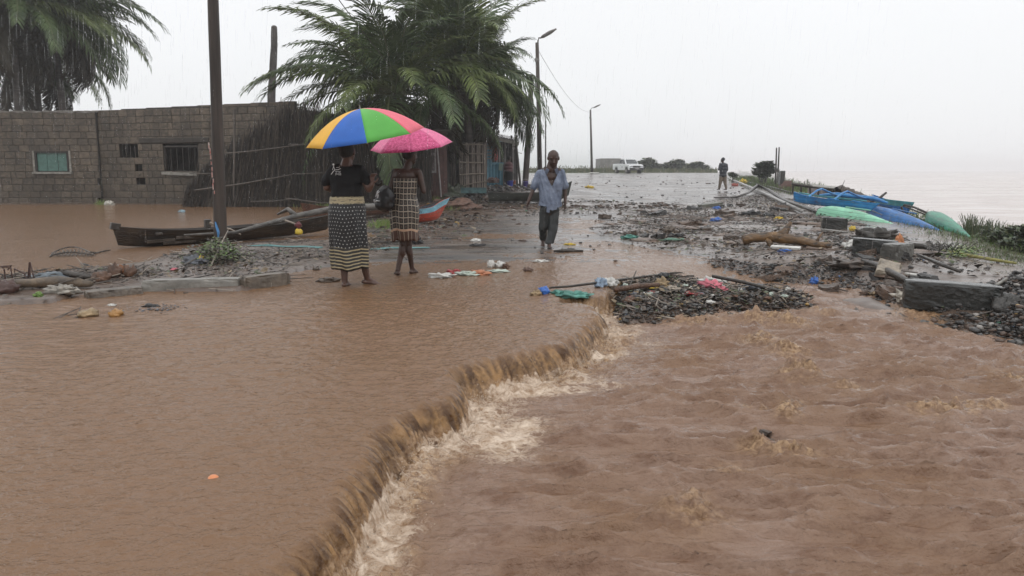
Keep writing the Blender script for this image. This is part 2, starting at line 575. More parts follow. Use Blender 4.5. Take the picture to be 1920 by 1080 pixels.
_gX, _gY, _gZ = gx.copy(), gy.copy(), Z.copy()
_lX = np.linspace(-16, 12, 561); _lY = np.linspace(1, 30, 581)
_lZ = level(*np.meshgrid(_lX, _lY))
def _bil(gx_, gy_, Zq, x, y):
    i = int(np.clip(np.searchsorted(gx_, x) - 1, 0, len(gx_) - 2)); j = int(np.clip(np.searchsorted(gy_, y) - 1, 0, len(gy_) - 2))
    u = min(max((x - gx_[i]) / (gx_[i + 1] - gx_[i]), 0), 1); v = min(max((y - gy_[j]) / (gy_[j + 1] - gy_[j]), 0), 1)
    return float((Zq[j, i] * (1 - u) + Zq[j, i + 1] * u) * (1 - v) + (Zq[j + 1, i] * (1 - u) + Zq[j + 1, i + 1] * u) * v)
def gz(x, y): return _bil(_gX, _gY, _gZ, x, y)
def wz(x, y): return _bil(_lX, _lY, _lZ, x, y)

# ------------------------------------------------------------------ flood water
def flow_uv(x, y):
    return water_sd(x, y)
m_water = mat("muddy_flood_water", (0.17, 0.11, 0.075), 0.12)
n = N(m_water)
P_ = n.n("ShaderNodeTexCoord").outputs["Object"]
foam = n.n("ShaderNodeAttribute", attribute_name="foam").outputs["Fac"]
fall = n.n("ShaderNodeAttribute", attribute_name="fall").outputs["Fac"]
amber = n.n("ShaderNodeAttribute", attribute_name="amber").outputs["Fac"]
lowa = n.n("ShaderNodeAttribute", attribute_name="low").outputs["Fac"]
far_ = n.n("ShaderNodeAttribute", attribute_name="calm").outputs["Fac"]
fu = n.n("ShaderNodeAttribute", attribute_name="streak").outputs["Fac"]
base = n.mix(lowa, (0.190, 0.108, 0.058), (0.245, 0.160, 0.118))
base = n.mix(n.rng(n.noise(P_, 0.8, 4), .35, .65), base, (0.195, 0.112, 0.064))
fl = n.mix(fu, (0.070, 0.034, 0.014), (0.33, 0.190, 0.080))
trough_shade = n.noise(n.mapping(P_, (1.3, 3.6, 1), (0, 0, -0.25)), 2.6, 6, .7, .7)      # dark wave troughs: their shade is painted into the colour as streaks
base = n.mix(n.math('MULTIPLY', lowa, n.rng(trough_shade, .46, .66)), base, (0.150, 0.080, 0.048))
base = n.mix(fall, base, fl)
amb = n.mix(n.rng(n.noise(P_, 26, 4, .6, .6), .35, .65), (0.13, 0.066, 0.030), (0.43, 0.285, 0.165))
base = n.mix(n.math('MULTIPLY', amber, n.rng(n.noise(P_, 11, 3), .3, .5), True), base, amb)
r1_ = n.math('SUBTRACT', 1.0, n.math('MULTIPLY', n.math('ABSOLUTE', n.math('SUBTRACT', n.noise(P_, 4.5, 5, .65, 1.6), .5)), 7.5))
r2_ = n.math('SUBTRACT', 1.0, n.math('MULTIPLY', n.math('ABSOLUTE', n.math('SUBTRACT', n.noise(P_, 13, 4, .6, 1.0), .5)), 6.5))
fn = n.math('ADD', n.math('MULTIPLY', n.math('MAXIMUM', r1_, r2_), .65), n.math('MULTIPLY', n.noise(P_, 34, 4, .7), .4))
ft = n.math('SUBTRACT', n.math('ADD', n.math('MULTIPLY', foam, 1.15), fn), 1.0)
ff = n.rng(ft, 0.0, 0.55)
base = n.mix(ff, base, n.mix(n.rng(n.noise(P_, 12, 6, .7, .8), .36, .60), (0.27, 0.17, 0.10), (0.64, 0.52, 0.41)))
n.l(base, n.b.inputs["Base Color"])
n.l(n.math('ADD', n.math('MULTIPLY', ff, 0.4), 0.10), n.b.inputs["Roughness"])
n.b.inputs["IOR"].default_value = 1.33
h1 = n.noise(n.mapping(P_, (1.0, 1.6, 1), (0, 0, -0.2)), 13, 4, .6)
h2 = n.noise(n.mapping(P_, (1.0, 1.35, 1), (0, 0, -0.2)), 42, 3, .6)
rain = n.t.nodes.new("ShaderNodeTexVoronoi"); rain.inputs["Scale"].default_value = 26; n.l(P_, rain.inputs["Vector"])
rh = n.rng(rain.outputs["Distance"], 0.0, 0.35, 1.0, 0.0)
bp = n.bump(h1, 0.55, 0.05)
bp = n.bump(h2, 0.5, 0.012, bp)
bp = n.bump(rh, 0.22, 0.01, bp)
bp = n.bump(n.noise(P_, 38, 5, .7, .8), 0.8, 0.03, bp) if False else bp
n.l(bp, n.b.inputs["Normal"])

def water_z(x, y):
    d = water_sd(x, y)
    w = ramp_w(x, y)
    L = level(x, y)
    steep = (1 - smooth(0.7, 2.0, w))
    lowr = d < 0
    # upper sheet: small wind and rain ripples running towards the drop
    up = 0.024 * fbm(x * 9 + 3, y * 14, 3, 21) + 0.012 * fbm(x * 26, y * 34, 2, 23) + 0.010 * fbm(x * 1.6, y * 3.4, 2, 22)
    up = up * (1 - 0.6 * smooth(9, 14, y))
    # the drop: fluted strands running downhill
    t = np.clip(d / w, 0, 1)
    fz = (1 - t) * t * 4
    ss = sx_(x, y); strands = vnoise(ss * 30, d * 7.0, 31) - .5 + 0.8 * (vnoise(ss * 62, d * 18, 32) - .5)
    up = up + steep * 0.042 * strands * np.clip(1.35 - d / w, 0, 1) ** 1.0 * (d < w * 1.35)
    # lower pool: foam chaos by the foot, long swell and crests beyond
    q = -d
    cha = np.exp(-q / 0.33)
    lw = 0.12 * cha * (fbm(x * 6, y * 6, 4, 41) + 0.55 * np.abs(fbm(x * 13, y * 13, 3, 42)) + 0.30 * (vnoise(x * 24, y * 24, 46) - .5) + 0.06)
    far = smooth(0.15, 1.0, q)
    r1 = 1 - np.abs(fbm(x * 0.8 + 0.3 * y, y * 3.6 - 0.35 * x, 4, 43)) * 4.2
    lw = lw + far * (0.014 * np.clip(r1, -1, 1) + 0.046 * np.clip(r1, 0, 1) ** 3)
    r2 = 1 - np.abs(fbm(x * 2.0 - 0.3 * y, y * 8.8 + 0.7 * x, 3, 44)) * 4.5
    lw = lw + far * (0.012 * np.clip(r2, -1, 1) + 0.028 * np.clip(r2, 0, 1) ** 3) + 0.012 * fbm(x * 9, y * 17, 3, 45)
    z = L + np.where(lowr, lw, up)
    # standing boils where the current runs over hidden blocks
    for bx, by, br, bh, _ in BOILS:
        rr = np.hypot(x - bx, (y - by) * 1.25)
        z = z + np.exp(-(rr / br) ** 2) * bh * (0.55 + 2.4 * vnoise(x * 20, y * 20, 51) * vnoise(x * 9, y * 9, 52) + 1.3 * (vnoise(x * 46, y * 46, 53) - .4))
    for (hx, hy, hr, hd) in HOLES:
        z = z - hd * np.exp(-(np.hypot((x - hx) * 1.4, y - hy) / hr) ** 2)
    return z
_cum = np.concatenate([[0], np.cumsum([math.hypot(EDGE[i + 1][0] - EDGE[i][0], EDGE[i + 1][1] - EDGE[i][1]) for i in range(len(EDGE) - 1)])])
def sx_(x, y):                             # running length along the edge of the drop
    best = np.full(np.shape(x), 1e9); out = np.zeros(np.shape(x))
    num = np.zeros(np.shape(x)); den = np.zeros(np.shape(x))
    for i in range(len(EDGE) - 1):
        ax, ay = EDGE[i]; bx, by = EDGE[i + 1]
        vx, vy = bx - ax, by - ay
        Lq = vx * vx + vy * vy + 1e-12
        t = np.clip(((x - ax) * vx + (y - ay) * vy) / Lq, 0, 1)
        dd = np.hypot(x - ax - t * vx, y - ay - t * vy)
        s_ = _cum[i] + t * math.sqrt(Lq)
        wgt = np.exp(-dd / 0.04) + 1e-12
        num += wgt * s_; den += wgt
    return num / den
BPX = [(1440, 608, .13, .06, 1), (1490, 614, .10, .05, 1), (1430, 645, .12, .06, 1), (1478, 665, .10, .05, 1), (1500, 712, .10, .07, 1), (1490, 768, .06, .05, 1),
       (1475, 790, .05, .04, 1), (1415, 775, .05, .03, 1), (1425, 846, .06, .04, 1), (1465, 858, .07, .04, 1), (1500, 858, .06, .035, 1), (1740, 778, .10, .035, 1), (1785, 778, .09, .035, 1), (1830, 770, .08, .035, 1),
       (1860, 766, .06, .03, 1), (1905, 722, .10, .06, 1), (1530, 592, .10, .04, .8), (1305, 975, .09, .04, .7), (1365, 895, .06, .02, .6), (1110, 600, .12, .07, 1), (1150, 640, .14, .05, .8), (1735, 592, .3, .02, .5),
       (1400, 604, .10, .03, .8), (1590, 738, .08, .02, .5), (1290, 610, .16, .02, .6), (1330, 605, .12, .02, .6)]
BOILS = []
for a, b, r_, h_, k_ in BPX:
    x_, yb_ = G(a, b, LOW); BOILS.append((x_, yb_, r_ * 1.35, h_ * 1.0, k_))
HOLES = [(*G(1452, 815, LOW), .075, .09), (*G(1442, 842, LOW), .06, .06)]

wx = axis([(-60, -20, 4), (-20, -9, .6), (-9, -3.2, .09), (-3.2, -1.5, .03), (-1.5, 2.4, .0135), (2.4, 5.2, .022), (5.2, 9, .09)])
wy = [-3.0, -1.5, 0, .8, 1.4, 1.9]
y_ = 2.2
while y_ < 8.2:
    wy.append(y_); y_ += 0.011 if y_ < 4 else 0.011 + 0.0035 * (y_ - 4)
while y_ < 35.5:
    wy.append(y_); y_ += 0.05 + 0.012 * (y_ - 8.2)
wy = np.array(wy)
water, X, Y, Z = grid_mesh("flood_water", wx, wy, water_z, m_water)
tag(water, kind="structure")
D = water_sd(X, Y); Wd = ramp_w(X, Y); S_ = sx_(X, Y)
st = 1 - smooth(0.7, 2.0, Wd)
fal = st * (D > -0.03) * smooth(1.15, 0.35, D / Wd) if False else st * (D > -0.04) * (1 - smooth(0.35, 1.25, D / Wd))
st_n = vnoise(S_ * 40 + 0.5 * D, D * 9, 61) * .45 + vnoise(S_ * 85, D * 20, 62) * .35 + vnoise(X * 34, Y * 34, 64) * .2
streak = np.clip((st_n - 0.38) * 2.6, 0, 1)
attr(water, "streak", streak)
attr(water, "fall", np.clip(fal * (0.45 + 0.9 * (1 - smooth(0, 1.0, D / Wd))), 0, 1))
q = -D
leftpart = 1 - smooth(0.6, 2.0, X) * smooth(5.2, 6.8, Y)
reach = 0.12 + 0.22 * vnoise(S_ * 1.6, 0.5 + 0 * S_, 71) + 0.22 * smooth(3, 5, Y)
cl = fbm(X * 3.0 + 7, Y * 3.0, 4, 72)
fo = np.where(q > -0.03, 1.0 * np.exp(-(np.clip(q, 0, 9) / reach) ** 2), 0)
fo = fo * (0.50 + 1.7 * cl) + 0.30 * np.exp(-(np.clip(q, 0, 9) / (reach * 2.6)) ** 2) * (q > 0) * (0.45 + 2.4 * cl)
fo = fo * (0.25 + 0.75 * leftpart) * (D < 0.03) * st
for bx, by, br, bh, k_ in BOILS[:3] + BOILS[17:18]:
    pass
attr(water, "foam", np.clip(fo, 0, 1.0))
am = np.where(q > -0.05, np.exp(-((q - 0.05) / 0.15) ** 2) * 1.5 * (0.5 + 1.9 * fbm(X * 4, Y * 4, 2, 73)), 0) * st
for bx, by, br, bh, k_ in BOILS:
    am = np.maximum(am, k_ * np.exp(-(np.hypot(X - bx, (Y - by)) / (br * 1.15)) ** 2) * (0.45 + 1.6 * vnoise(X * 20, Y * 20, 75)))
xb1, yb1 = G(1745, 596, LOW)
am = np.maximum(am, 0.55 * (1 - smooth(0.1, 0.5, seg_dist(X, Y, [G(1720, 588, LOW), G(1800, 612, LOW), G(1960, 622, LOW)]))) * (D < 0.1))
attr(water, "amber", np.clip(am, 0, 1))
attr(water, "low", smooth(-0.1, 0.5, q))
attr(water, "calm", smooth(10, 20, Y))

# spray thrown up along the foot of the drop
tri = ([(0, 0, .5), (.45, 0, -.2), (-.25, .4, -.2), (-.25, -.4, -.2)], [(0, 1, 2), (0, 2, 3), (0, 3, 1), (1, 3, 2)])
pp = []
for i in range(3, len(EDGE) - 1):
    a, b = EDGE[i], EDGE[i + 1]
    L_ = math.hypot(b[0] - a[0], b[1] - a[1])
    for _ in range(int(L_ * 240)):
        t = rnd.random()
        pp.append((a[0] + (b[0] - a[0]) * t + abs(rnd.gauss(0, .10)) + .0, a[1] + (b[1] - a[1]) * t + rnd.gauss(-.03, .07), LOW + 0.02 + abs(rnd.gauss(0, .035))))
m_foam = mat("foam_spray", (0.6, 0.5, 0.4), 0.25)
pp = np.array(pp)
spray = scatter("water_spray", [tri], pp, rg.uniform(.003, .009, len(pp)), m_foam)
tag(spray, "fine spray leaping along the foot of the broken road edge", "spray", kind="stuff")

# ------------------------------------------------------------------ sea
m_sea = mat("muddy_sea", (0.30, 0.22, 0.19), 0.22)
n = N(m_sea)
P_ = n.n("ShaderNodeTexCoord").outputs["Object"]
sf = n.noise(n.mapping(P_, (0.07, 0.14, 1), (0, 0, 0.5)), 1.0, 6, .62, 1.2)
fo_ = n.rng(sf, .50, .60)
cc = n.mix(n.rng(sf, .36, .52), (0.40, 0.32, 0.285), (0.46, 0.385, 0.35))
cc = n.mix(n.math('MULTIPLY', fo_, 0.3), cc, (0.75, 0.70, 0.67))
n.l(cc, n.b.inputs["Base Color"])
bp = n.bump(n.noise(n.mapping(P_, (0.25, 0.9, 1)), 1.2, 5, .65), 0.25, 0.3)
n.l(bp, n.b.inputs["Normal"])
def sea_z(x, y):
    return -1.55 + 0.16 * fbm(x * 0.16 + y * 0.05, y * 0.30 - x * .1, 4, 81)
sxs = axis([(2, 40, .8), (40, 120, 4), (120, 1500, 60)])
sys_ = axis([(-20, 10, 5), (10, 90, .7), (90, 200, 4), (200, 1500, 50)])
sea, X, Y, Z = grid_mesh("sea", sxs, sys_, sea_z, m_sea)
tag(sea, kind="structure")

# ------------------------------------------------------------------ rain-laden air
hz = MB(); hz.box((300, 735, 4.6), (2700, 1580, 20.4))
m_haze = bpy.data.materials.new("rain_haze"); m_haze.use_nodes = True
hn = m_haze.node_tree; hn.nodes.clear()
ho = hn.nodes.new("ShaderNodeOutputMaterial"); hv = hn.nodes.new("ShaderNodeVolumePrincipled")
hv.inputs["Color"].default_value = (0.97, 0.98, 1.0, 1)
hv.inputs["Density"].default_value = 0.0013
hv.inputs["Anisotropy"].default_value = 0.45
hn.links.new(hv.outputs[0], ho.inputs["Volume"])
haze = hz.build("haze", m_haze)
tag(haze, kind="stuff")
# ------------------------------------------------------------------ block walls
def rand_mat(name, c1, c2, rough=0.6, scale=8, bump=0.5, bscale=40, c3=None):
    """material whose tone differs from object to object (each block, plank, post)"""
    m = mat(name, c1, rough)
    n = N(m)
    P_ = n.n("ShaderNodeTexCoord").outputs["Object"]
    oi = n.n("ShaderNodeObjectInfo").outputs["Random"]
    off = n.t.nodes.new("ShaderNodeVectorMath"); off.operation = 'ADD'
    n.l(P_, off.inputs[0])
    cmb = n.n("ShaderNodeCombineXYZ"); v_ = n.math('MULTIPLY', oi, 37.0)
    n.l(v_, cmb.inputs[0]); n.l(v_, cmb.inputs[2]); n.l(cmb.outputs[0], off.inputs[1])
    t = n.noise(off.outputs[0], scale, 5, .65)
    c = n.mix(oi, c1, c2)
    k = n.mix(n.rng(t, .35, .65), tuple(q * 0.6 for q in (c3 or c1)), tuple(min(1, q * 1.35) for q in (c3 or c2)))
    n.l(n.mix(0.5, c, k), n.b.inputs["Base Color"])
    if bump: n.l(n.bump(n.noise(off.outputs[0], bscale, 4), bump, 0.02), n.b.inputs["Normal"])
    return m
m_block = rand_mat("wet_concrete_block", (0.036, 0.029, 0.020), (0.155, 0.120, 0.086), 0.5, 3)
n = N(m_block)      # damp tide marks and dark streaks running down the wall, in place on the wall
gp = n.n("ShaderNodeNewGeometry").outputs["Position"]
damp = n.rng(n.noise(n.mapping(gp, (1.1, 1.1, .28)), 1.0, 5, .65), .40, .62)
sep_ = n.t.nodes.new("ShaderNodeSeparateXYZ"); n.l(gp, sep_.inputs[0])
tide = n.rng(n.math('ADD', sep_.outputs[2], n.math('MULTIPLY', n.noise(gp, .8, 3), .8)), .55, 1.3, 1, 0)
src = n.b.inputs["Base Color"].links[0].from_socket
cc = n.mix(n.math('MULTIPLY', damp, .55), src, (0.028, 0.024, 0.018)); cc = n.mix(n.math('MULTIPLY', tide, .5), cc, (0.05, 0.038, 0.027))
n.l(cc, n.b.inputs["Base Color"])
m_mortar = mat("wet_mortar", (0.040, 0.034, 0.028), 0.7, var=.35, scale=5, bump=.6)
m_conc = mat("wet_concrete", (0.16, 0.15, 0.135), 0.42, var=.35, scale=4, bump=.5, bscale=25)
m_concd = mat("dark_wet_concrete", (0.026, 0.027, 0.025), 0.2, var=.4, scale=3, bump=.5, bscale=18)
m_dark = mat("dark_interior", (0.03, 0.027, 0.024), 0.8)
m_wood = mat("wet_grey_wood", (0.07, 0.058, 0.048), 0.4, var=.4, scale=5, bump=.6, stretch=(1, 1, .12))
m_woodl = mat("pale_wet_stick", (0.26, 0.22, 0.18), 0.45, var=.3, scale=7, bump=.4)
m_woodd = mat("dark_wet_wood", (0.032, 0.026, 0.021), 0.35, var=.5, scale=5, bump=.6, bscale=24)

def block_mesh(seed, ch=0.06):
    b = MB(); st = rnd.getstate(); rnd.seed(seed)
    b.cbox((0, 0, 0), (1, 1, 1), ch=ch, jit=0.012)
    rnd.setstate(st)
    o = b.build("brick", m_block, link=False)
    return o.data
BLOCKS = [block_mesh(i) for i in range(4)]
def block_wall(root, Lw, h0, h1, courses, openings, bw=0.43, th=0.18):
    """courses of blocks laid along local x, each its own part"""
    core = MB(); hh = h0 / courses
    k = 0
    for c in range(courses + 2):
        z0 = c * hh; z1 = z0 + hh
        xs0 = -((c % 2) * bw * 0.5) - rnd.uniform(0, .05)
        x = xs0
        spans = []
        while x < Lw:
            w_ = bw * rnd.uniform(.93, 1.07) if rnd.random() > .1 else bw * .5
            spans.append([max(x, 0), min(x + w_, Lw)]); x += w_
        cut = [(o[0], o[1]) for o in openings if o[2] < (z0 + z1) / 2 < o[3]]
        segs = [(0, Lw)]
        for a, b in cut:
            ns = []
            for s0, s1 in segs:
                if b <= s0 or a >= s1: ns.append((s0, s1)); continue
                if a > s0: ns.append((s0, a))
                if b < s1: ns.append((b, s1))
            segs = ns
        top_at = lambda q: h0 + (h1 - h0) * q / Lw
        for s0, s1 in segs:
            zt = min(z1, top_at((s0 + s1) / 2))
            if zt - z0 > 0.03:
                if z1 <= min(top_at(s0), top_at(s1)): core.box(((s0 + s1) / 2, th / 2, (z0 + z1) / 2), (s1 - s0, th - .03, z1 - z0))
                else:
                    q = s0
                    while q < s1:
                        e = min(q + 1.2, s1); zt2 = min(z1, top_at((q + e) / 2))
                        if zt2 - z0 > .02: core.box(((q + e) / 2, th / 2, (z0 + zt2) / 2), (e - q, th - .03, zt2 - z0))
                        q = e
            for a, b in spans:
                a2, b2 = max(a, s0), min(b, s1)
                if b2 - a2 < 0.07: continue
                zt = min(z1, top_at((a2 + b2) / 2))
                if zt - z0 < 0.09: continue
                o = bpy.data.objects.new("brick", BLOCKS[rnd.randrange(4)])
                col.objects.link(o); o.parent = root
                o.location = ((a2 + b2) / 2, 0.085 + rnd.uniform(-.010, .006), (z0 + zt) / 2)
                o.scale = (b2 - a2 - rnd.uniform(.014, .028), th, zt - z0 - rnd.uniform(.014, .026))
                o.rotation_euler = (rnd.uniform(-.01, .01), 0, rnd.uniform(-.012, .012))
                k += 1
    core.build("mortar", m_mortar, root)
    return k

def local_open(p0, ang, boxes):
    """openings seen in the photograph, turned into spans along the wall"""
    out = []
    ca, sa = math.cos(ang), math.sin(ang)
    for (a, b, c, d) in boxes:
        r = []
        for px, py in ((a, d), (c, b)):
            u, v, w = ray(px, py)
            # hit the vertical plane through p0 with direction (ca, sa)
            den = u * sa - v * ca
            t = (p0[0] * sa - p0[1] * ca) / den
            X_, Y_, Z_ = u * t, v * t, CAMZ + w * t
            r.append(((X_ - p0[0]) * ca + (Y_ - p0[1]) * sa, Z_))
        out.append((r[0][0], r[1][0], r[0][1], r[1][1]))
    return out

YW = 33.0
ax_, ay_ = A(-70, 384, YW).x, YW
bx_ = A(191, 384, YW).x
wallA = empty("block_house", (ax_, ay_, -0.05), 0, "low grey block house with the green wooden shutter, beside the flooded yard", "house")
opsA = local_open((ax_, ay_), 0, [(70, 283, 126, 327), (184, 343, 191, 350), (185, 369, 191, 379)])
hA = A(100, 210, YW).z + .05
opsA = [(a, b, c + .05, d + .05) for a, b, c, d in opsA]
hh = hA / 14
opsA = [(a, b, round(c / hh) * hh, max(round(d / hh), round(c / hh) + 1) * hh) for a, b, c, d in opsA]
block_wall(wallA, bx_ - ax_, hA, hA, 14, opsA)
def room(root, L_, H_, D_, x0=0.0):
    b = MB()
    b.box((x0 + L_ / 2, D_, H_ / 2), (L_, .12, H_))
    b.box((x0 + .06, D_ / 2 + .12, H_ / 2), (.12, D_ - .25, H_ - .01))
    b.box((x0 + L_ - .06, D_ / 2 + .12, H_ / 2), (.12, D_ - .25, H_ - .01))
    b.build("rear_wall", m_conc, root)
    r = MB()
    r.box((x0 + L_ / 2, D_ / 2 + .1, H_ - .35), (L_ - .3, D_ - .1, .05), rot=(math.radians(-1.5), 0, 0))
    r.build("roof", m_dark, root)
room(wallA, bx_ - ax_, hA - .02, 4.0)
m_green = rand_mat("green_shutter_paint", (0.045, 0.105, 0.09), (0.08, 0.17, 0.145), 0.4, 6, .3)
m_pale = mat("pale_render", (0.22, 0.21, 0.185), 0.5, var=.3, scale=6, bump=.4)
o = opsA[0]
sh = empty("shutter", ((o[0] + o[1]) / 2, 0, (o[2] + o[3]) / 2)); sh.parent = wallA
w_, h_ = o[1] - o[0], o[3] - o[2]
pk = MB(); pk.cbox((0, 0, 0), (w_ / 3 - .012, .035, h_ - .06), ch=.006)
pm = pk.build("plank", m_green, sh)
pm.location = (-w_ / 3, .05, 0)
for q in (0, 1):
    c_ = pm.copy(); col.objects.link(c_); c_.parent = sh; c_.location = (q * w_ / 3, .05 + q * .012, 0)
fr = MB()
for sx__ in (-1, 1): fr.box((sx__ * (w_ / 2 + .0), 0.03, 0), (.07, .14, h_ - .02))
fr.box((0, 0.028, h_ / 2), (w_ + .09, .15, .07))
fr.build("frame", m_dark, sh)
sl = MB(); sl.cbox((0, -.04, -h_ / 2 - .05), (w_ + .3, .16, .09), ch=.01); sl.build("sill", m_pale, sh)
side = MB()
side.box((w_ / 2 + .09, .0, 0), (.08, .06, h_ + .1)); side.box((-w_ / 2 - .09, .0, 0), (.08, .06, h_ + .1)); side.build("surround", m_pale, sh)
cop = MB()
for i in range(40):
    x_ = i * (bx_ - ax_) / 40
    cop.box((x_ + .14, .09, hA + rnd.uniform(0, .03)), (.24, .2, rnd.uniform(.03, .09)), jit=.012)
tag(cop.build("rubble_coping", m_conc, wallA), kind="stuff")

# right-hand house: nearer at its right end, top rising
p0 = (bx_ + 0.02, YW + .1); e_ = A(560, 384, 30.6); p1 = (e_.x, 30.6)
angB = math.atan2(p1[1] - p0[1], p1[0] - p0[0]); LB = math.hypot(p1[0] - p0[0], p1[1] - p0[1])
wallB = empty("unfinished_block_house", (p0[0], p0[1], -0.05), angB, "unfinished block house with two dark window holes and a top sloping upward", "house")
h0B = A(192, 207, YW + .1).z + .05; h1B = A(530, 190, 30.8).z + .05
hhB = h0B / 14.5
opsB = [(a, b, c + .05, d + .05) for a, b, c, d in local_open(p0, angB, [(225, 275, 258, 298), (308, 271, 371, 320), (254, 311, 266, 323), (256, 337, 272, 344), (243, 203, 252, 208)])]
opsB = [(a, b, round(c / hhB) * hhB, max(round(d / hhB), round(c / hhB) + 1) * hhB) for a, b, c, d in opsB]
block_wall(wallB, LB, h0B, h1B, 14.5 and 14, opsB)
room(wallB, LB, h0B - .1, 4.0)
def bz(py, px=300): return local_open(p0, angB, [(px - 1, py, px + 1, py + 1)])[0]
lt = MB()
q0 = local_open(p0, angB, [(262, 258, 392, 268)])[0]
lt.cbox(((q0[0] + q0[1]) / 2, .06, (q0[2] + q0[3]) / 2 + .05), (q0[1] - q0[0], .22, .2), ch=.02)
lt.build("lintel", m_mortar, wallB)
o = opsB[1]
fr = MB()
w_, h_ = o[1] - o[0], o[3] - o[2]; cx, cz = (o[0] + o[1]) / 2, (o[2] + o[3]) / 2
for sx__ in (-1, 1): fr.box((cx + sx__ * (w_ / 2 - .03), .1, cz), (.06, .1, h_ - .01))
fr.box((cx, .1, cz - h_ / 2 + .03), (w_ - .13, .1, .06)); fr.box((cx, .1, cz + h_ / 2 - .03), (w_ - .13, .1, .06))
for q in range(5): fr.box((cx - w_ / 2 + (q + 1) * w_ / 6, .12, cz), (.02, .02, h_ - .13))
fr.build("window_frame", m_woodd, wallB)
s2 = MB(); s2.box((cx + .05, -.02, cz - h_ / 2 - .06), (w_ + .25, .14, .09), rot=(0, .03, 0), jit=.015); s2.build("sill", m_pale, wallB)
o = opsB[0]
fr = MB(); w_, h_ = o[1] - o[0], o[3] - o[2]; cx, cz = (o[0] + o[1]) / 2, (o[2] + o[3]) / 2
for q in range(3): fr.box((cx - w_ / 2 + (q + 1) * w_ / 4, .12, cz), (.03, .03, h_ - .01))
fr.build("window_frame", m_woodd, wallB)
st_ = MB(); st_.box((0, 0, 0), (.05, .05, .6)); 
x_ = bz(190, 427); st_.v = [(a + x_[0], b + .1, c + h1B - .35) for a, b, c in st_.v]; st_.build("iron_rod", m_woodd, wallB)

# ------------------------------------------------------------------ reeds and thatch
m_reed = rand_mat("wet_reed", (0.05, 0.042, 0.034), (0.13, 0.108, 0.085), 0.5, 5, 0)
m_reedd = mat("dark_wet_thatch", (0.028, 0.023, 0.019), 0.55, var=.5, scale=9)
m_reed1 = mat("brown_wet_thatch", (0.062, 0.048, 0.036), 0.5, var=.4, scale=9)
m_reed2 = mat("grey_wet_reed", (0.28, 0.235, 0.20), 0.5, var=.4, scale=7, stretch=(4, 4, .4))
stalk_t = ([(-.5, 0, 0), (.5, 0, 0), (0, .6, 0), (-.35, 0, 1), (.35, 0, 1), (0, .5, 1)], [(0, 1, 4), (0, 4, 3), (1, 2, 5), (1, 5, 4), (2, 0, 3), (2, 3, 5)])
def stalks(name, items, mats, mi, parent=None):
    """items: (x, y, z, width, height, leanx, leany)"""
    tv = np.array(stalk_t[0]); tf = np.array(stalk_t[1])
    I = np.array(items)
    w = I[:, 3][:, None]; h = I[:, 4][:, None]
    V = np.stack([tv[None, :, 0] * w + tv[None, :, 2] * h * I[:, 5][:, None] + I[:, 0][:, None],
                  tv[None, :, 1] * w + tv[None, :, 2] * h * I[:, 6][:, None] + I[:, 1][:, None],
                  tv[None, :, 2] * h + I[:, 2][:, None]], -1)
    Fc = tf[None] + (np.arange(len(I)) * 6)[:, None, None]
    return np_mesh(name, V.reshape(-1, 3), Fc.reshape(-1, 3), mats, np.repeat(mi, 6), False, parent)

thX0, thX1 = A(350, 380, 30).x, A(800, 380, 30).x
m_reedf = mat('fence_reed_brown', (0.085, 0.070, 0.055), 0.55, var=.4, scale=7)
th = empty("thatched_reed_fence", ((thX0 + thX1) / 2, 30, 0), 0, "tall dark thatch and reed fence leaning beside the block house, under the middle palm", "fence")
it = []; mi = []
for i in range(7600):
    u = rnd.random()
    px = 350 + 455 * u
    top = np.interp(px, [350, 400, 440, 500, 530, 600, 700, 805], [352, 290, 262, 225, 200, 205, 215, 240]) + rnd.gauss(0, 9)
    hgt = A(px, top, 30).z
    lay = rnd.random()
    y_ = -0.35 + .6 * lay + (0.5 if px > 620 else 0)
    hh_ = hgt * rnd.uniform(.45, 1.02) if rnd.random() < .75 else hgt * rnd.uniform(.2, .5)
    z0 = (hgt - hh_) * rnd.random() if rnd.random() < .5 else -.05
    lean = 0.28 * (1 - smooth(360, 640, px)) + rnd.gauss(0, .07)
    xx = A(px, 380, 30).x - (thX0 + thX1) / 2
    it.append((xx - lean * hh_ * .4, y_, z0, rnd.uniform(.012, .04), hh_, lean, rnd.uniform(-.05, .12)))
    mi.append(rnd.choice((0, 0, 0, 1, 1, 2)) if px > 400 else rnd.choice((0, 0, 1)))
tag(stalks("reed_stalks", it, [m_reedd, m_reed1, m_reedf], np.array(mi), th), kind="stuff")
bk = MB()
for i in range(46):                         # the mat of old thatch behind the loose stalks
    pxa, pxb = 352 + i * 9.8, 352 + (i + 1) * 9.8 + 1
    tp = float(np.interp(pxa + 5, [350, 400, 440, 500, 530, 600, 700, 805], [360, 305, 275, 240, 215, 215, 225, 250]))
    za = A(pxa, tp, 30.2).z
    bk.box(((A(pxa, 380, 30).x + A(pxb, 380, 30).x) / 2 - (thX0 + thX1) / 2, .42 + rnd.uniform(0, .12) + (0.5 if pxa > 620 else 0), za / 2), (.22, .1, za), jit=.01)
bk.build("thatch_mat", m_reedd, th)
for (a, b, c, d, r_) in ((383, 291, 560, 272, .03), (365, 357, 545, 328, .035), (540, 271, 640, 266, .025), (545, 327, 650, 318, .02), (470, 378, 560, 372, .025), (536, 372, 660, 384, .03), (440, 205, 438, 375, .04), (355, 325, 420, 323, .02)):
    q = MB(); pa, pb = A(a, b, 29.5), A(c, d, 29.5)
    pm_ = (pa + pb) / 2 + Vector((0, 0, -.04))
    q.tube([pa - th.location, pm_ - th.location, pb - th.location], [r_, r_, r_ * .7], 6, jit=.1)
    q.build("rail", m_wood, th)

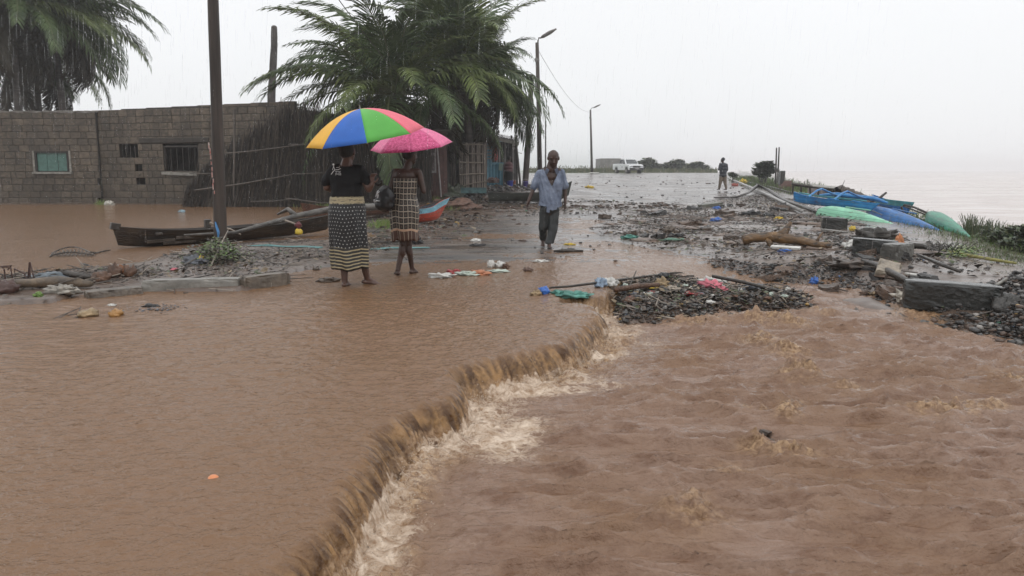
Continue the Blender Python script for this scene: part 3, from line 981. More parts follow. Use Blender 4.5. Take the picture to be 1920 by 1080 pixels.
# dark thatched hut closing the gap behind the palms
hb_ = A(800, 352, 34.6); th2 = empty("thatched_hut", (hb_.x, 34.6, .2), 0, "dark thatched hut standing behind the palms, above the pink umbrella", "hut")
it = []; mi = []
for i in range(3600):
    px = rnd.uniform(655, 910); top = np.interp(px, [655, 700, 860, 910], [200, 196, 205, 222]) + rnd.gauss(0, 5)
    hgt = A(px, top, 34.6).z - .2; hh_ = hgt * rnd.uniform(.3, .8)
    it.append((A(px, 352, 34.6).x - hb_.x, rnd.uniform(-.3, .1), (hgt - hh_) * (1 if rnd.random() < .55 else rnd.random()), rnd.uniform(.02, .05), hh_, rnd.gauss(0, .06), 0)); mi.append(rnd.choice((0, 0, 1)))
tag(stalks("thatch_stems", it, [m_reedd, m_reed1], np.array(mi), th2), kind="stuff")
q = MB(); xa, xb = A(660, 300, 34.6).x - hb_.x, A(908, 300, 34.6).x - hb_.x
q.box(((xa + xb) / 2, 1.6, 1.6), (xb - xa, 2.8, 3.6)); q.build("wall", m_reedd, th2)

# plank hut with the pale window frame, behind the pink umbrella
hutY = 31.5
hz0 = 0.2
hut = empty("plank_hut", (A(818, 350, hutY).x, hutY, hz0), 0, "small reddish-brown plank hut with a pale window frame, right of the pink umbrella", "hut")
m_plankr = rand_mat("red_brown_board", (0.07, 0.035, 0.03), (0.13, 0.06, 0.05), 0.45, 5, .3)
hw, hH = A(838, 300, hutY).x - A(796, 300, hutY).x, A(818, 245, hutY).z - hz0
pl = MB(); pl.cbox((0, 0, hH / 2), (hw / 6 - .01, .04, hH), ch=.006)
p_ = None
for q in range(6):
    if p_ is None: p_ = pl.build("plank", m_plankr, hut); c_ = p_
    else: c_ = p_.copy(); col.objects.link(c_); c_.parent = hut
    c_.location = (-hw / 2 + hw / 6 * (q + .5), rnd.uniform(0, .02), 0)
bkx = MB(); bkx.box((0, 1.2, hH / 2), (hw, 2.2, hH - .02)); bkx.build("rear_wall", m_dark, hut)
rf = MB(); rf.box((0, .9, hH + .1), (hw + .4, 3.0, .08), rot=(.08, 0, 0)); rf.build("roof", m_reed1, hut)
m_mauve = mat("mauve_pane", (0.16, 0.125, 0.13), 0.25, var=.2)
m_frame = mat("weathered_pale_paint", (0.33, 0.30, 0.29), 0.45, var=.25, scale=8)
wx0, wx1 = A(803, 300, hutY).x - hut.location.x, A(815, 300, hutY).x - hut.location.x
wz1, wz0 = A(808, 262, hutY).z - hz0, A(808, 322, hutY).z - hz0
f_ = MB()
for x_ in (wx0 - .03, wx1 + .03): f_.box((x_, -.05, (wz0 + wz1) / 2), (.06, .08, wz1 - wz0 + .1))
for z_ in (wz0, (wz0 * .45 + wz1 * .55), wz1): f_.box(((wx0 + wx1) / 2, -.052, z_), (wx1 - wx0 - .002, .07, .09))
wf = f_.build("window_frame", m_frame, hut)
g_ = MB(); g_.box(((wx0 + wx1) / 2, -.035, (wz0 + wz1) / 2), (wx1 - wx0, .02, wz1 - wz0 - .1)); g_.build("pane", m_mauve, wf)
g_ = MB(); pz = A(819, 300, hutY).x - hut.location.x; g_.tube([(pz, -.12, hH - .1), (pz + .08, -.12, hH * .5), (pz + .16, -.1, .1)], .035, 6); g_.build("post", m_frame, hut)

# reed panels
def reed_panel(name, px0, px1, ptop, pbot, Y_, label, rails, grey=True, n_=420):
    x0, x1 = A(px0, pbot, Y_).x, A(px1, pbot, Y_).x
    zb = A((px0 + px1) / 2, pbot, Y_).z; zt = A((px0 + px1) / 2, ptop, Y_).z
    r = empty(name, ((x0 + x1) / 2, Y_, zb), 0, label, "fence")
    it = [((rnd.uniform(x0, x1) - (x0 + x1) / 2), rnd.uniform(-.03, .03), -.1, rnd.uniform(.012, .03), (zt - zb) * rnd.uniform(.94, 1.04) + .1, rnd.gauss(0, .012), 0) for _ in range(n_)]
    tag(stalks("reed_stalks", it, [m_reed2, m_reed1, m_reedd], rg.choice([0, 0, 0, 1, 1, 2], n_), r), kind="stuff")
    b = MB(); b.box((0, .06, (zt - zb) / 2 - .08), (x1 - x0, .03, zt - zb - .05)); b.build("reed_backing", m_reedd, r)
    for (a, b_, c, d) in rails:
        q = MB(); q.tube([A(a, b_, Y_ - .07) - r.location, A((a + c) / 2, (b_ + d) / 2 + rnd.uniform(-1, 1), Y_ - .07) - r.location, A(c, d, Y_ - .07) - r.location], .028, 5, jit=.15)
        q.build("rail", m_woodl, r)
    for x_ in (x0, x1):
        q = MB(); q.tube([(x_ - r.location.x, .04, -.2), (x_ - r.location.x + .02, .04, zt - zb + .1)], .05, 6); q.build("post", m_wood, r)
    return r
reed_panel("reed_fence", 833, 853, 274, 350, 33, "narrow grey reed fence panel beside the plank hut", [(841, 275, 856, 276), (833, 297, 850, 304), (837, 333, 845, 333)], n_=240)
reed_panel("reed_fence", 862, 911, 270, 350, 32, "wide grey reed fence panel tied with five pale rails, left of the blue shack", [(861, 271, 906, 271), (861, 288, 907, 289), (861, 304, 906, 305), (861, 328, 910, 326), (869, 348, 912, 340)], n_=560)
tl = MB(); cA = A(888, 357, 31.4); tl.box(cA, (A(912, 357, 31.4).x - A(864, 357, 31.4).x, .05, .22), rot=(.05, 0, 0)); 
t_ = tl.build("board", mat("faded_teal_paint", (0.06, 0.12, 0.125), 0.4, var=.4, scale=5)); tag(t_, "faded teal board lying along the foot of the wide reed fence", "board")

# ------------------------------------------------------------------ blue tin shack
sy = 39.0
sc0 = A(940, 352, sy)
shed = empty("market_shack", (sc0.x, sy, sc0.z), 0, "blue painted tin market shack with an open front and red cloth hanging in it", "shack")
m_blue = mat("faded_blue_paint", (0.10, 0.27, 0.37), 0.4, var=.35, scale=5, color2=(0.16, 0.36, 0.46))
m_tin = mat("rusty_grey_tin", (0.13, 0.12, 0.115), 0.35, metal=.5, var=.4, scale=5)
m_red = mat("red_cloth", (0.33, 0.05, 0.045), 0.6, var=.3)
L = lambda px, py, dy=0: A(px, py, sy + dy) - shed.location
def panel(px0, py0, px1, py1, dy=0, th_=.04, corr=0):
    a, b = L(px0, py1, dy), L(px1, py0, dy)
    m_ = MB()
    if corr:
        k = int((b.x - a.x) / .07)
        for i in range(k):
            x0 = a.x + (b.x - a.x) * i / k; x1 = a.x + (b.x - a.x) * (i + 1) / k; o1 = .03 * (i % 2); o2 = .03 * ((i + 1) % 2)
            m_.add([(x0, dy - o1, a.z), (x1, dy - o2, a.z), (x1, dy - o2, b.z), (x0, dy - o1, b.z), (x0, dy - o1 + .02, a.z), (x1, dy - o2 + .02, a.z), (x1, dy - o2 + .02, b.z), (x0, dy - o1 + .02, b.z)], [(0, 1, 2, 3), (7, 6, 5, 4), (3, 2, 6, 7), (0, 4, 5, 1)])
    else:
        m_.box(((a.x + b.x) / 2, dy, (a.z + b.z) / 2), (b.x - a.x, th_, b.z - a.z))
    return m_
panel(911, 268, 925, 306, 0, .05, 1).build("wall_panel", m_blue, shed)
panel(911, 306, 943, 351, -.05, .05, 1).build("wall_panel", m_blue, shed)
panel(911, 304.5, 944, 308.5, -.12, .1).build("counter", m_blue, shed)
panel(912, 262, 950, 266, -.08, .08).build("beam", m_blue, shed)
for q in range(5): panel(912, 272 + q * 6, 921, 274 + q * 6, -.1, .02).build("slat", m_frame, shed)
panel(943, 262, 958, 350, .9, .04, 1).build("wall_panel", m_tin, shed)
panel(958, 262, 970, 350, .7, .04, 1).build("wall_panel", m_tin, shed)
panel(912, 258, 970, 352, 2.4, .05, 1).build("rear_wall", m_tin, shed)
for px in (910, 926, 943, 961, 970):
    a, b = L(px, 352, -.02), L(px - 2, 254, -.02)
    q = MB(); q.tube([a, b], .05, 6, jit=.1); q.build("post", m_woodd if px > 950 else m_wood, shed)
q = MB(); q.tube([L(976, 350, -.6), L(970, 290, -.3), L(967, 262, -.1)], .06, 6, jit=.1); q.build("post", m_woodd, shed)
a, b = L(906, 250, -.5), L(974, 265, -.5)
r_ = MB()
k = 26
for i in range(k):
    x0 = a.x + (b.x - a.x) * i / k; x1 = a.x + (b.x - a.x) * (i + 1) / k
    z0 = a.z + (b.z - a.z) * i / k; z1 = a.z + (b.z - a.z) * (i + 1) / k
    o1, o2 = .03 * (i % 2), .03 * ((i + 1) % 2)
    r_.add([(x0, -.7, z0 + o1), (x1, -.7, z1 + o2), (x1, 2.6, z1 + o2 + .25), (x0, 2.6, z0 + o1 + .25), (x0, -.7, z0 + o1 - .03), (x1, -.7, z1 + o2 - .03), (x1, 2.6, z1 + o2 + .2), (x0, 2.6, z0 + o1 + .2)],
           [(0, 1, 2, 3), (7, 6, 5, 4), (0, 4, 5, 1), (2, 6, 7, 3)])
r_.build("roof", m_tin, shed)
q = MB(); q.box(((a.x + b.x) / 2, -.72, (a.z + b.z) / 2 - .12), (abs(b.x - a.x), .03, .16), rot=(0, math.atan2(a.z - b.z, b.x - a.x), 0)); q.build("fascia", m_pale, shed)
for (px, py, w_, h_) in ((966, 271, .3, .16), (965, 278, .2, .1), (975, 287, .2, .03)):
    q = MB(); q.box(L(px, py, -.2), (w_, .02, h_), rot=(0, .15, 0)); q.build("tin_scrap", m_frame, shed)
q = MB()
cl_ = [L(925, 274, -.3), L(932, 276, -.3), L(933, 300, -.3), L(928, 302, -.3)]
q.add([cl_[0], cl_[1], (cl_[0] * .5 + cl_[3] * .5) + Vector((0, -.08, 0)), (cl_[1] * .5 + cl_[2] * .5) + Vector((.02, .05, 0)), cl_[2], cl_[3]], [(0, 2, 3, 1), (2, 5, 4, 3)])
o = q.build("hanging_cloth", m_red); o.location = shed.location; so = o.modifiers.new("s", 'SOLIDIFY'); so.thickness = .01
tag(o, "red cloth with a yellow hem hanging in the blue shack", "cloth")
q = MB(); q.box(L(939, 313, -.25), (.18, .03, .34), rot=(0, .1, 0)); o = q.build("hanging_bag", mat("pale_green_plastic", (.3, .42, .36), .3)); o.location = shed.location
tag(o, "pale green bag hanging on the counter of the blue shack", "bag")

# buckets
def bucket(px, py, Y_, w_px, h_px, color, label):
    p = A(px, py, Y_)
    w_ = w_px / F * Y_ / 2; h_ = h_px / F * Y_
    r = empty("bucket", p, 0, label, "bucket")
    m_ = mat("bucket_plastic", color, .3, var=.1)
    b = MB()
    n_ = 16
    prof = [(w_ * .75, 0), (w_ * .78, .02), (w_, h_), (w_ * 1.06, h_), (w_ * 1.06, h_ - .03), (w_ * .95, h_ - .02), (w_ * .72, .03), (.001, .03)]
    vs_ = []; fs = []
    for r0, z in prof:
        for k in range(n_): vs_.append((r0 * math.cos(2 * math.pi * k / n_), r0 * math.sin(2 * math.pi * k / n_), z))
    for i in range(len(prof) - 1):
        for k in range(n_): fs.append((i * n_ + k, i * n_ + (k + 1) % n_, (i + 1) * n_ + (k + 1) % n_, (i + 1) * n_ + k))
    b.add(vs_, fs); b.build("body", m_, r, smooth_=True)
    h = MB(); h.tube([(w_ * math.cos(t), 0, h_ + w_ * .7 * math.sin(t)) for t in np.linspace(0, math.pi, 8)], .008, 4); h.build("handle", m_frame, r)
    return r
bucket(956, 351, 38.3, 13, 12, (0.05, 0.07, 0.42), "bright blue bucket standing at the shack's right end")
bucket(985, 351, 38.6, 11, 11, (0.09, 0.07, 0.28), "dull purple bucket at the foot of the leaning pole")
bucket(964, 350, 38.9, 6, 11, (0.5, 0.13, 0.06), "narrow orange container just right of the blue bucket")

# ------------------------------------------------------------------ poles and lamps
def pole(name, label, cat, pts, rad, m_, n_=12, jit=.03, cracks=True):
    pts = [Vector(p) for p in pts]
    base = pts[0].copy()
    fine_, rr = [], []
    for i in range(len(pts) - 1):
        for k in range(6):
            t = k / 6
            fine_.append(pts[i].lerp(pts[i + 1], t) - base); rr.append(rad[i] * (1 - t) + rad[i + 1] * t)
    fine_.append(pts[-1] - base); rr.append(rad[-1])
    b = MB(); b.tube(fine_, rr, n_, jit=jit)
    return b, base
m_pole = mat("weathered_wet_pole", (0.045, 0.034, 0.028), 0.5, spec=.3, var=.5, scale=6, bump=.9, bscale=14, stretch=(1, 1, .07))
pa = A(413, 462, 14.0); pb = A(400, 20, 14.0); pc = pb + (pb - pa) * 0.9
b, base = pole("utility_pole", "", "", [pa - Vector((0, 0, .3)), A(408, 250, 14.0), pb, pc], [.115, .098, .09, .08], m_pole, 16, .02)
up = empty("utility_pole", (pa.x, pa.y, pa.z), 0, "thick dark timber utility pole standing in front of the dugout canoe", "pole")
o = b.build("shaft", m_pole, up, smooth_=True); o.location = base - pa
q = MB()
for i, z in enumerate(np.linspace(.95, 1.75, 9)):
    q.box((-.018 - .006 * i + rnd.uniform(-.01, .01), -.098, z), (.018, .012, rnd.uniform(.05, .11)))
q.build("paint_marks", mat("red_white_paint_flecks", (.32, .07, .05), .5, color2=(.5, .42, .38), scale=9), up)
q = MB(); q.tube([(-.02, -.115, .44), (.0, -.125, .36), (.03, -.13, .26), (.02, -.125, .16)], [.02, .045, .05, .03], 7, flat=.4)
o = q.build("blue_rag", mat("blue_rag_cloth", (.06, .2, .42), .6)); o.location = pa
tag(o, "strip of light blue cloth tied round the foot of the utility pole", "rag")

pp_ = A(508, 200, 41)
b, base = pole("", "", "", [Vector((A(508, 380, 41).x, 41, -.1)), A(509, 180, 41), A(514, 90, 41), A(514, 52, 41)], [.22, .19, .165, .15], m_pole, 10, .05)
b.ball(A(514, 52, 41) - base, (.15, .15, .12))
o = b.build("dead_palm_trunk", mat("dead_trunk_bark", (.06, .05, .045), .6, var=.4, scale=4, bump=.6)); o.location = base
tag(o, "bare crownless dead palm trunk rising behind the block house wall", "tree trunk")

def lamp(px_b, py_b, px_t, py_t, Y_, arm, label, rad=.12):
    a, t = A(px_b, py_b, Y_), A(px_t, py_t, Y_)
    r = empty("street_lamp", a, 0, label, "street lamp")
    m_ = m_pole
    q = MB(); q.tube([Vector((0, 0, -.3)), (t - a) * .5, t - a], [rad * 1.25, rad, rad * .8], 10, jit=.03); q.build("pole", m_, r, smooth_=True)
    h = t - a
    (ax1, ay1), (ax2, ay2) = arm
    p1 = A(ax1, ay1, Y_ - .5) - a; p2 = A(ax2, ay2, Y_ - .9) - a
    q = MB(); q.tube([h + Vector((0, 0, -.6)), h + Vector((.05, -.1, .1)), h.lerp(p1, .5) + Vector((0, 0, .12)), p1], .045, 6); q.build("arm", m_conc, r)
    d = (p2 - p1)
    q = MB()
    q.tube([p1, p1 + d * .15, p1 + d * .6, p2], [.06, .14, .16, .06], 8, flat=.6); q.build("lamp_head", m_conc, r, smooth_=True)
    q = MB(); q.ball(h + Vector((0, 0, -.9)), (.14, .14, .16), 6, 4); q.build("insulator", m_conc, r)
    return r
lamp(1013, 352, 1007, 80, 44, ((1014, 71), (1043, 54)), "tall street lamp rising behind the walking man's shoulder beside the palms")
lamp(1110, 326, 1107, 206, 97, ((1113, 202), (1126, 196)), "smaller far street lamp at the grass edge left of the pickup", .13)
b, base = pole("", "", "", [A(984, 352, 41) - Vector((0, 0, .2)), A(991, 250, 41.3), A(997, 140, 41.6)], [.17, .15, .12], m_pole, 10, .03)
o = b.build("leaning_pole", m_pole, smooth_=True); o.location = base
tag(o, "leaning timber pole beside the street lamp, its top lost in the palm fronds", "pole")
b, base = pole("", "", "", [A(1023, 345, 60), A(1023, 226, 60)], [.07, .05], m_woodd, 6, 0)
o = b.build("thin_pole", m_woodd); o.location = base
tag(o, "very thin dark post standing just above the walking man's head", "pole")
for (a, b_, c, d, lab) in ((1454, 345, 1456, 277, "left one of two thin dark poles on the sea bank"), (1458, 342, 1461, 276, "right one of two thin dark poles on the sea bank")):
    b, base = pole("", "", "", [A(a, b_, 48), A(c, d, 48)], [.06, .04], m_woodd, 6, 0)
    o = b.build("thin_pole", m_woodd); o.location = base; tag(o, lab, "pole", "thin poles on the sea bank")

def cable(name, pts, r_, label):
    q = MB(); P = []
    (p, q2, sag) = pts
    for i in range(25):
        t = i / 24; P.append(p.lerp(q2, t) - Vector((0, 0, sag * 4 * t * (1 - t))))
    q.tube(P, r_, 5, cap=False)
    o = q.build(name, m_woodd); tag(o, label, "cable"); return o
cable("power_cable", (A(600, -50, 24), A(838, 232, 31.3), .3), .014, "thin black cable slanting down through the palm fronds")
cable("power_cable", (A(1008, 92, 44), A(1107, 210, 97), .9), .012, "faint sagging cable strung between the two street lamps")

# ------------------------------------------------------------------ far grey block building
bq = empty("grey_building", A(1155, 326, 112), 0, "low roofless grey block building far off behind the white pickup", "building")
Lq = lambda px, py, Y_=112: A(px, py, Y_) - bq.location
m_far = mat("grey_block_far", (0.19, 0.18, 0.17), .6, var=.3, scale=1.2)
a, b = Lq(1125, 330), Lq(1183, 297)
w_ = b.x - a.x; h_ = b.z - a.z
q = MB()
q.box((a.x + w_ * .33, 0, a.z + h_ / 2), (w_ * .66, .25, h_)); q.box((a.x + .12, 3, a.z + h_ / 2), (.24, 5.7, h_ - .03)); q.box((b.x - .12, 3, a.z + h_ / 2 - .2), (.24, 5.7, h_ - .4)); q.box(((a.x + b.x) / 2, 6, a.z + h_ / 2), (w_, .25, h_ - .02))
q.build("wall", m_far, bq)
q = MB(); q.box((b.x - w_ * .17, -.02, a.z + h_ * .42), (w_ * .34, .22, h_ * .84)); q.build("wall", m_conc, bq)
q = MB(); q.box((b.x - w_ * .17, -.02, a.z + h_ * .93), (w_ * .36, .4, h_ * .12)); q.build("lintel", m_far, bq)
# ------------------------------------------------------------------ palms
m_fr = []
for i, (c, c2) in enumerate((((0.032, 0.052, 0.020), (0.100, 0.145, 0.052)), ((0.050, 0.072, 0.022), (0.155, 0.195, 0.058)), ((0.024, 0.021, 0.013), (0.060, 0.050, 0.030)))):
    m_fr.append(mat("palm_leaf_%s" % ("dark", "green", "dry")[i], c, 0.45, spec=.3, color2=c2, scale=1.3))
m_rach = mat("palm_midrib", (0.10, 0.115, 0.05), 0.4, var=.3)
m_trunk = mat("palm_trunk_bark", (0.065, 0.055, 0.048), 0.6, var=.4, scale=5, bump=.8, bscale=9, stretch=(.4, .4, 3))
def frond_mesh(seed, L=4.8, droop=1.1, dens=62, mi=0, hang=0.6, leaf=0.95):
    r = random.Random(seed)
    b = MB()
    P = []; D = []
    p = Vector((0, 0, 0)); n_ = 20
    for i in range(n_ + 1):
        s = i / n_
        ang = -droop * s ** 1.5 * 1.2
        d = Vector((math.cos(ang), 0.05 * math.sin(3 * s + seed), math.sin(ang)))
        P.append(p.copy()); D.append(d.normalized()); p = p + d * (L / n_)
    b.mi = 1
    b.tube(P, [0.045 * (1 - .85 * i / n_) + .004 for i in range(n_ + 1)], 4, cap=False)
    b.mi = 0
    wob = r.uniform(-.3, .3)
    for side in (-1, 1):
        for k in range(dens):
            s = 0.10 + 0.90 * (k + r.random() * .6) / dens
            i = min(int(s * n_), n_ - 1); t = s * n_ - i
            o = P[i].lerp(P[i + 1], t); d = D[i]
            prof = min(1, (s - .02) * 5) * (1 - 0.62 * max(0, s - .35) / .65)
            ln = leaf * prof * r.uniform(.82, 1.1)
            side_v = Vector((0, side, 0)); upv = d.cross(side_v) * side
            if upv.z < 0: upv = -upv
            dirv = (d * (0.45 + .55 * s) + side_v * 0.85 + upv * r.uniform(.05, .35)).normalized()
            w = 0.042 * r.uniform(.8, 1.2)
            g = Vector((0, 0, -1))
            hg = hang * r.uniform(.7, 1.4)
            m1 = o + dirv * ln * .45 + g * (.10 * hg * ln)
            m2 = o + dirv * ln * .78 + g * (.42 * hg * ln)
            tip = o + dirv * ln * (.98 - .25 * hg) + g * (.90 * hg * ln)
            wv = d.normalized() * w
            if r.random() < .06: tip = m2 + (tip - m2) * .4
            b.add([o - wv * .5, o + wv * .5, m1 + wv, m1 - wv, m2 + wv * .8, m2 - wv * .8, tip], [(0, 1, 2, 3), (3, 2, 4, 5), (5, 4, 6)])
    me = b.build("frond", [m_fr[mi], m_rach if mi < 2 else m_fr[2]], link=False)
    return me.data
FR_G = [frond_mesh(1, 5.0, .85, 56, 0, .45, 1.25), frond_mesh(2, 5.2, 1.1, 58, 0, .6, 1.3), frond_mesh(3, 4.8, .75, 54, 1, .35, 1.2), frond_mesh(4, 5.0, 1.35, 58, 0, .75, 1.25), frond_mesh(5, 4.9, 1.0, 56, 1, .55, 1.3)]
FR_D = [frond_mesh(8, 4.2, 1.1, 50, 2, 1.1, .8), frond_mesh(9, 3.8, .9, 46, 2, 1.2, .8)]
def palm(cx, cy_, Y_, base_z, label, seed, nf=26, dead=8, scale=1.0, wind=(.35, 0), extra=(), base_px=None):
    r = random.Random(seed)
    c = A(cx, cy_, Y_)
    bx = c.x + r.uniform(-.4, .4) if base_px is None else A(base_px, 350, Y_).x
    root = empty("palm_tree", (bx, Y_, base_z), 0, label, "palm tree")
    top = c - root.location
    q = MB()
    pts = [Vector((0, 0, -.2)).lerp(top, t) + Vector((.15 * math.sin(3 * t), 0, 0)) for t in np.linspace(0, 1, 9)]
    pts[-1] = top
    q.tube(pts, [.24, .2, .18, .17, .16, .16, .16, .18, .2], 10, jit=.06)
    q.build("trunk", m_trunk, root, smooth_=True)
    q = MB()
    for k in range(7):
        a_ = 2 * math.pi * k / 7 + seed
        q.ball(top + Vector((math.cos(a_) * .24, math.sin(a_) * .24, -.28 + .05 * (k % 2))), (.12, .12, .15), 8, 6)
    q.build("coconut_cluster", m_fr[1], root, smooth_=True)
    def fr(az, el, me, sc, roll=0.0):
        if seed in (2, 3, 6) and math.cos(az) > .72 and .12 < el < 1.0: el = -.05 - .3 * r.random(); sc *= .85
        o = bpy.data.objects.new("frond", me); col.objects.link(o); o.parent = root
        d = Vector((math.cos(az) * math.cos(el), math.sin(az) * math.cos(el), math.sin(el)))
        d = (d + Vector((wind[0], wind[1], 0)) * .5).normalized()
        az2 = math.atan2(d.y, d.x); el2 = math.asin(d.z)
        o.rotation_euler = Euler((roll, -el2, az2), 'XYZ')
        o.location = top + Vector((math.cos(az) * .12, math.sin(az) * .12, .05))
        o.scale = (sc, sc, sc)
    ga = 2.39996
    for k in range(nf):
        t = (k + .5) / nf
        el = math.radians(84 - 96 * t ** 1.0 + r.uniform(-7, 7))
        fr(k * ga + seed, el, FR_G[r.choice((3, 1, 4)) if el < .1 else r.randrange(5)], scale * r.uniform(.82, 1.06) * (0.95 if el > 1.1 else 1), r.uniform(-.25, .25))
    for k in range(dead):
        fr(k * ga * 1.3 + seed * 2, math.radians(r.uniform(-62, -35)), FR_D[r.randrange(2)], scale * r.uniform(.8, 1.0), r.uniform(-.4, .4))
    for az, el, k, sc in extra: fr(math.radians(az), math.radians(el), FR_G[k], sc)
    return root
palm(738, 178, 30.8, 0.1, "broad green coconut palm whose crown spreads just above the two umbrellas", 1, 36, 14, 1.05, (.0, 0), ((178, 28, 1, 1.0), (165, 18, 2, .95), (125, 62, 3, 1.0), (150, 48, 1, 1.0), (200, 30, 1, 1)))
palm(862, 128, 32.5, 0.3, "taller palm leaning right of the middle one, fronds over the reed fence", 2, 38, 20, .98, (.0, 0), ((-5, 5, 1, .88),), base_px=882)
palm(905, 150, 35.5, 0.4, "drooping palm nearest the street lamp, fronds hanging over the blue shack", 3, 26, 8, .64, (.05, 0), ((5, 25, 1, .75),), base_px=897)
palm(820, 60, 38, 0.3, "palm set further back with its top fronds leaving the picture above the umbrellas", 6, 22, 5, .9, (.2, 0))
palm(15, 10, 37.0, 0.0, "leftmost coconut palm behind the block house, its crown cut by the picture edge", 4, 44, 30, 1.0, (.15, -.2))
palm(95, 25, 39.5, 0.0, "coconut palm behind the block house with fronds drooping over the wall's right end", 5, 46, 34, 1.0, (.2, -.1), ((10, 18, 1, .95), (-5, 0, 3, .95), (-10, -20, 1, .9)))
palm(60, 95, 43, 0.0, "lower dark palm filling the gap between the two left palms behind the house", 7, 40, 26, 1.0, (.2, 0))

# ------------------------------------------------------------------ shrubs, trees, grass
leaf_t = ([(0, 0, 0), (.35, .18, .12), (1, 0, .1), (.35, -.18, .12)], [(0, 1, 2), (0, 2, 3)])
leaf_t2 = ([(0, 0, 0), (.4, .3, -.1), (1, 0, .25), (.5, -.28, .1)], [(0, 1, 2), (0, 2, 3)])
def foliage(name, pos, size, mats, parent=None, probs=None):
    pos = np.asarray(pos)
    o = scatter(name, [leaf_t, leaf_t2], pos, rg.uniform(size * .6, size * 1.4, len(pos)), mats, rg.choice(len(mats), len(pos), p=probs))
    # random pitch for each leaf comes from tilt; parent afterwards
    if parent is not None:
        o.parent = parent
        o.location = -parent.location
    return o
m_lf = [mat("leaf_dark", (0.028, 0.045, 0.02), .45), mat("leaf_mid", (0.055, 0.085, 0.032), .45), mat("leaf_olive", (0.085, 0.095, 0.04), .5)]
m_lb = [mat("leaf_fresh", (0.13, 0.22, 0.045), .4), mat("leaf_yellowish", (0.20, 0.24, 0.07), .4), m_lf[1]]
def bush(name, clumps, n_, size, mats, label, cat, group=None, stems=5, trunk=.05, kindprob=None):
    cs = np.array([(c[0], c[1], c[2]) for c in clumps]); rs = np.array([c[3] for c in clumps])
    zb = min(sz(c[0], c[1]) for c in clumps)
    base = Vector((cs[:, 0].mean(), cs[:, 1].mean(), zb))
    r = empty(name, base, 0, label, cat, group)
    pos = []
    w = rs ** 2 / (rs ** 2).sum()
    for i, c in enumerate(clumps):
        k = int(n_ * w[i])
        d = rg.normal(0, 1, (k, 3)); d /= np.linalg.norm(d, axis=1)[:, None]
        rad = c[3] * (rg.uniform(.35, 1.08, k)) ** .6
        q = d * rad[:, None] * np.array([1, 1, .8]) + cs[i]
        q = q[q[:, 2] > zb - .05]
        pos.append(q)
    pos = np.concatenate(pos)
    nz = np.array([mnoise.noise(Vector(p) * (1.6 / rs.mean())) for p in pos])
    pos = pos[nz > -.22]
    foliage("leaves", pos, size, mats, r, kindprob)["kind"] = "stuff"
    q = MB()
    for c in clumps:
        q.tube([Vector((0, 0, -.1)), (Vector(c[:3]) - base) * .5 + Vector((rnd.uniform(-.1, .1), 0, 0)), Vector(c[:3]) - base], [trunk, trunk * .7, trunk * .35], 5)
    q.build("stem", m_woodd, r)
    return r
def cl(px, py, Y_, rpx): p = A(px, py, Y_); return (p.x, p.y, p.z, rpx / F * Y_)
bush("bush", [cl(1200, 312, 118, 12), cl(1214, 308, 118, 14), cl(1226, 314, 118, 10)], 2600, .5, m_lf[:2] + [m_lf[2]], "rounded far bush directly behind the pickup's bonnet", "bush", stems=3)
bush("bush", [cl(1242, 315, 120, 9), cl(1256, 312, 120, 10), cl(1270, 309, 120, 13), cl(1281, 314, 120, 9)], 2600, .5, m_lf, "wide far bush in the middle of the row behind the road", "bush")
bush("bush", [cl(1296, 314, 116, 10), cl(1306, 312, 116, 11), cl(1318, 317, 116, 9), cl(1328, 321, 116, 6)], 2400, .5, m_lf, "far bush tapering down to the right, behind the standing person", "bush")
bush("bush", [cl(1425, 313, 52, 9), cl(1437, 312, 52, 12), cl(1445, 320, 52, 9), cl(1420, 322, 52, 7), cl(1433, 326, 52, 10)], 2200, .26, [m_lf[0], m_lf[0], m_lf[1]], "dark wind-bent tree left of the two thin poles on the bank", "tree")
bush("bush", [cl(1372, 327, 60, 5), cl(1378, 330, 60, 4)], 400, .2, m_lf[:2], "small dark shrub on the bank right of the standing person", "shrub")
bush("bush", [cl(1832, 438, 20, 18), cl(1852, 448, 18, 20), cl(1845, 462, 17, 16)], 6000, .11, m_lf, "green reedy shrub at the bank edge by the green boat's tip", "shrub")
bush("bush", [cl(1885, 448, 16.5, 24), cl(1915, 442, 16, 26), cl(1900, 464, 15.5, 24), cl(1950, 448, 16, 30)], 9000, .10, m_lf, "denser green shrub at the picture's right edge on the bank", "shrub")
# upright twigs and blades in the shrubs
it = []; mi = []
for i in range(900):
    px = rnd.uniform(1805, 1960); Y_ = np.interp(px, [1805, 1960], [20, 15.5]) + rnd.uniform(-1, .8)
    p = A(px, 460, Y_); z0 = sz(p.x, Y_)
    it.append((p.x, Y_, z0, rnd.uniform(.008, .016), rnd.uniform(.18, .5), rnd.gauss(0, .25), rnd.gauss(0, .15))); mi.append(rnd.choice((0, 1, 2, 2)))
o = stalks("tall_grass", it, m_lf, np.array(mi)); tag(o, "tall wet grass blades standing among the shrubs on the right bank", "grass", kind="stuff")

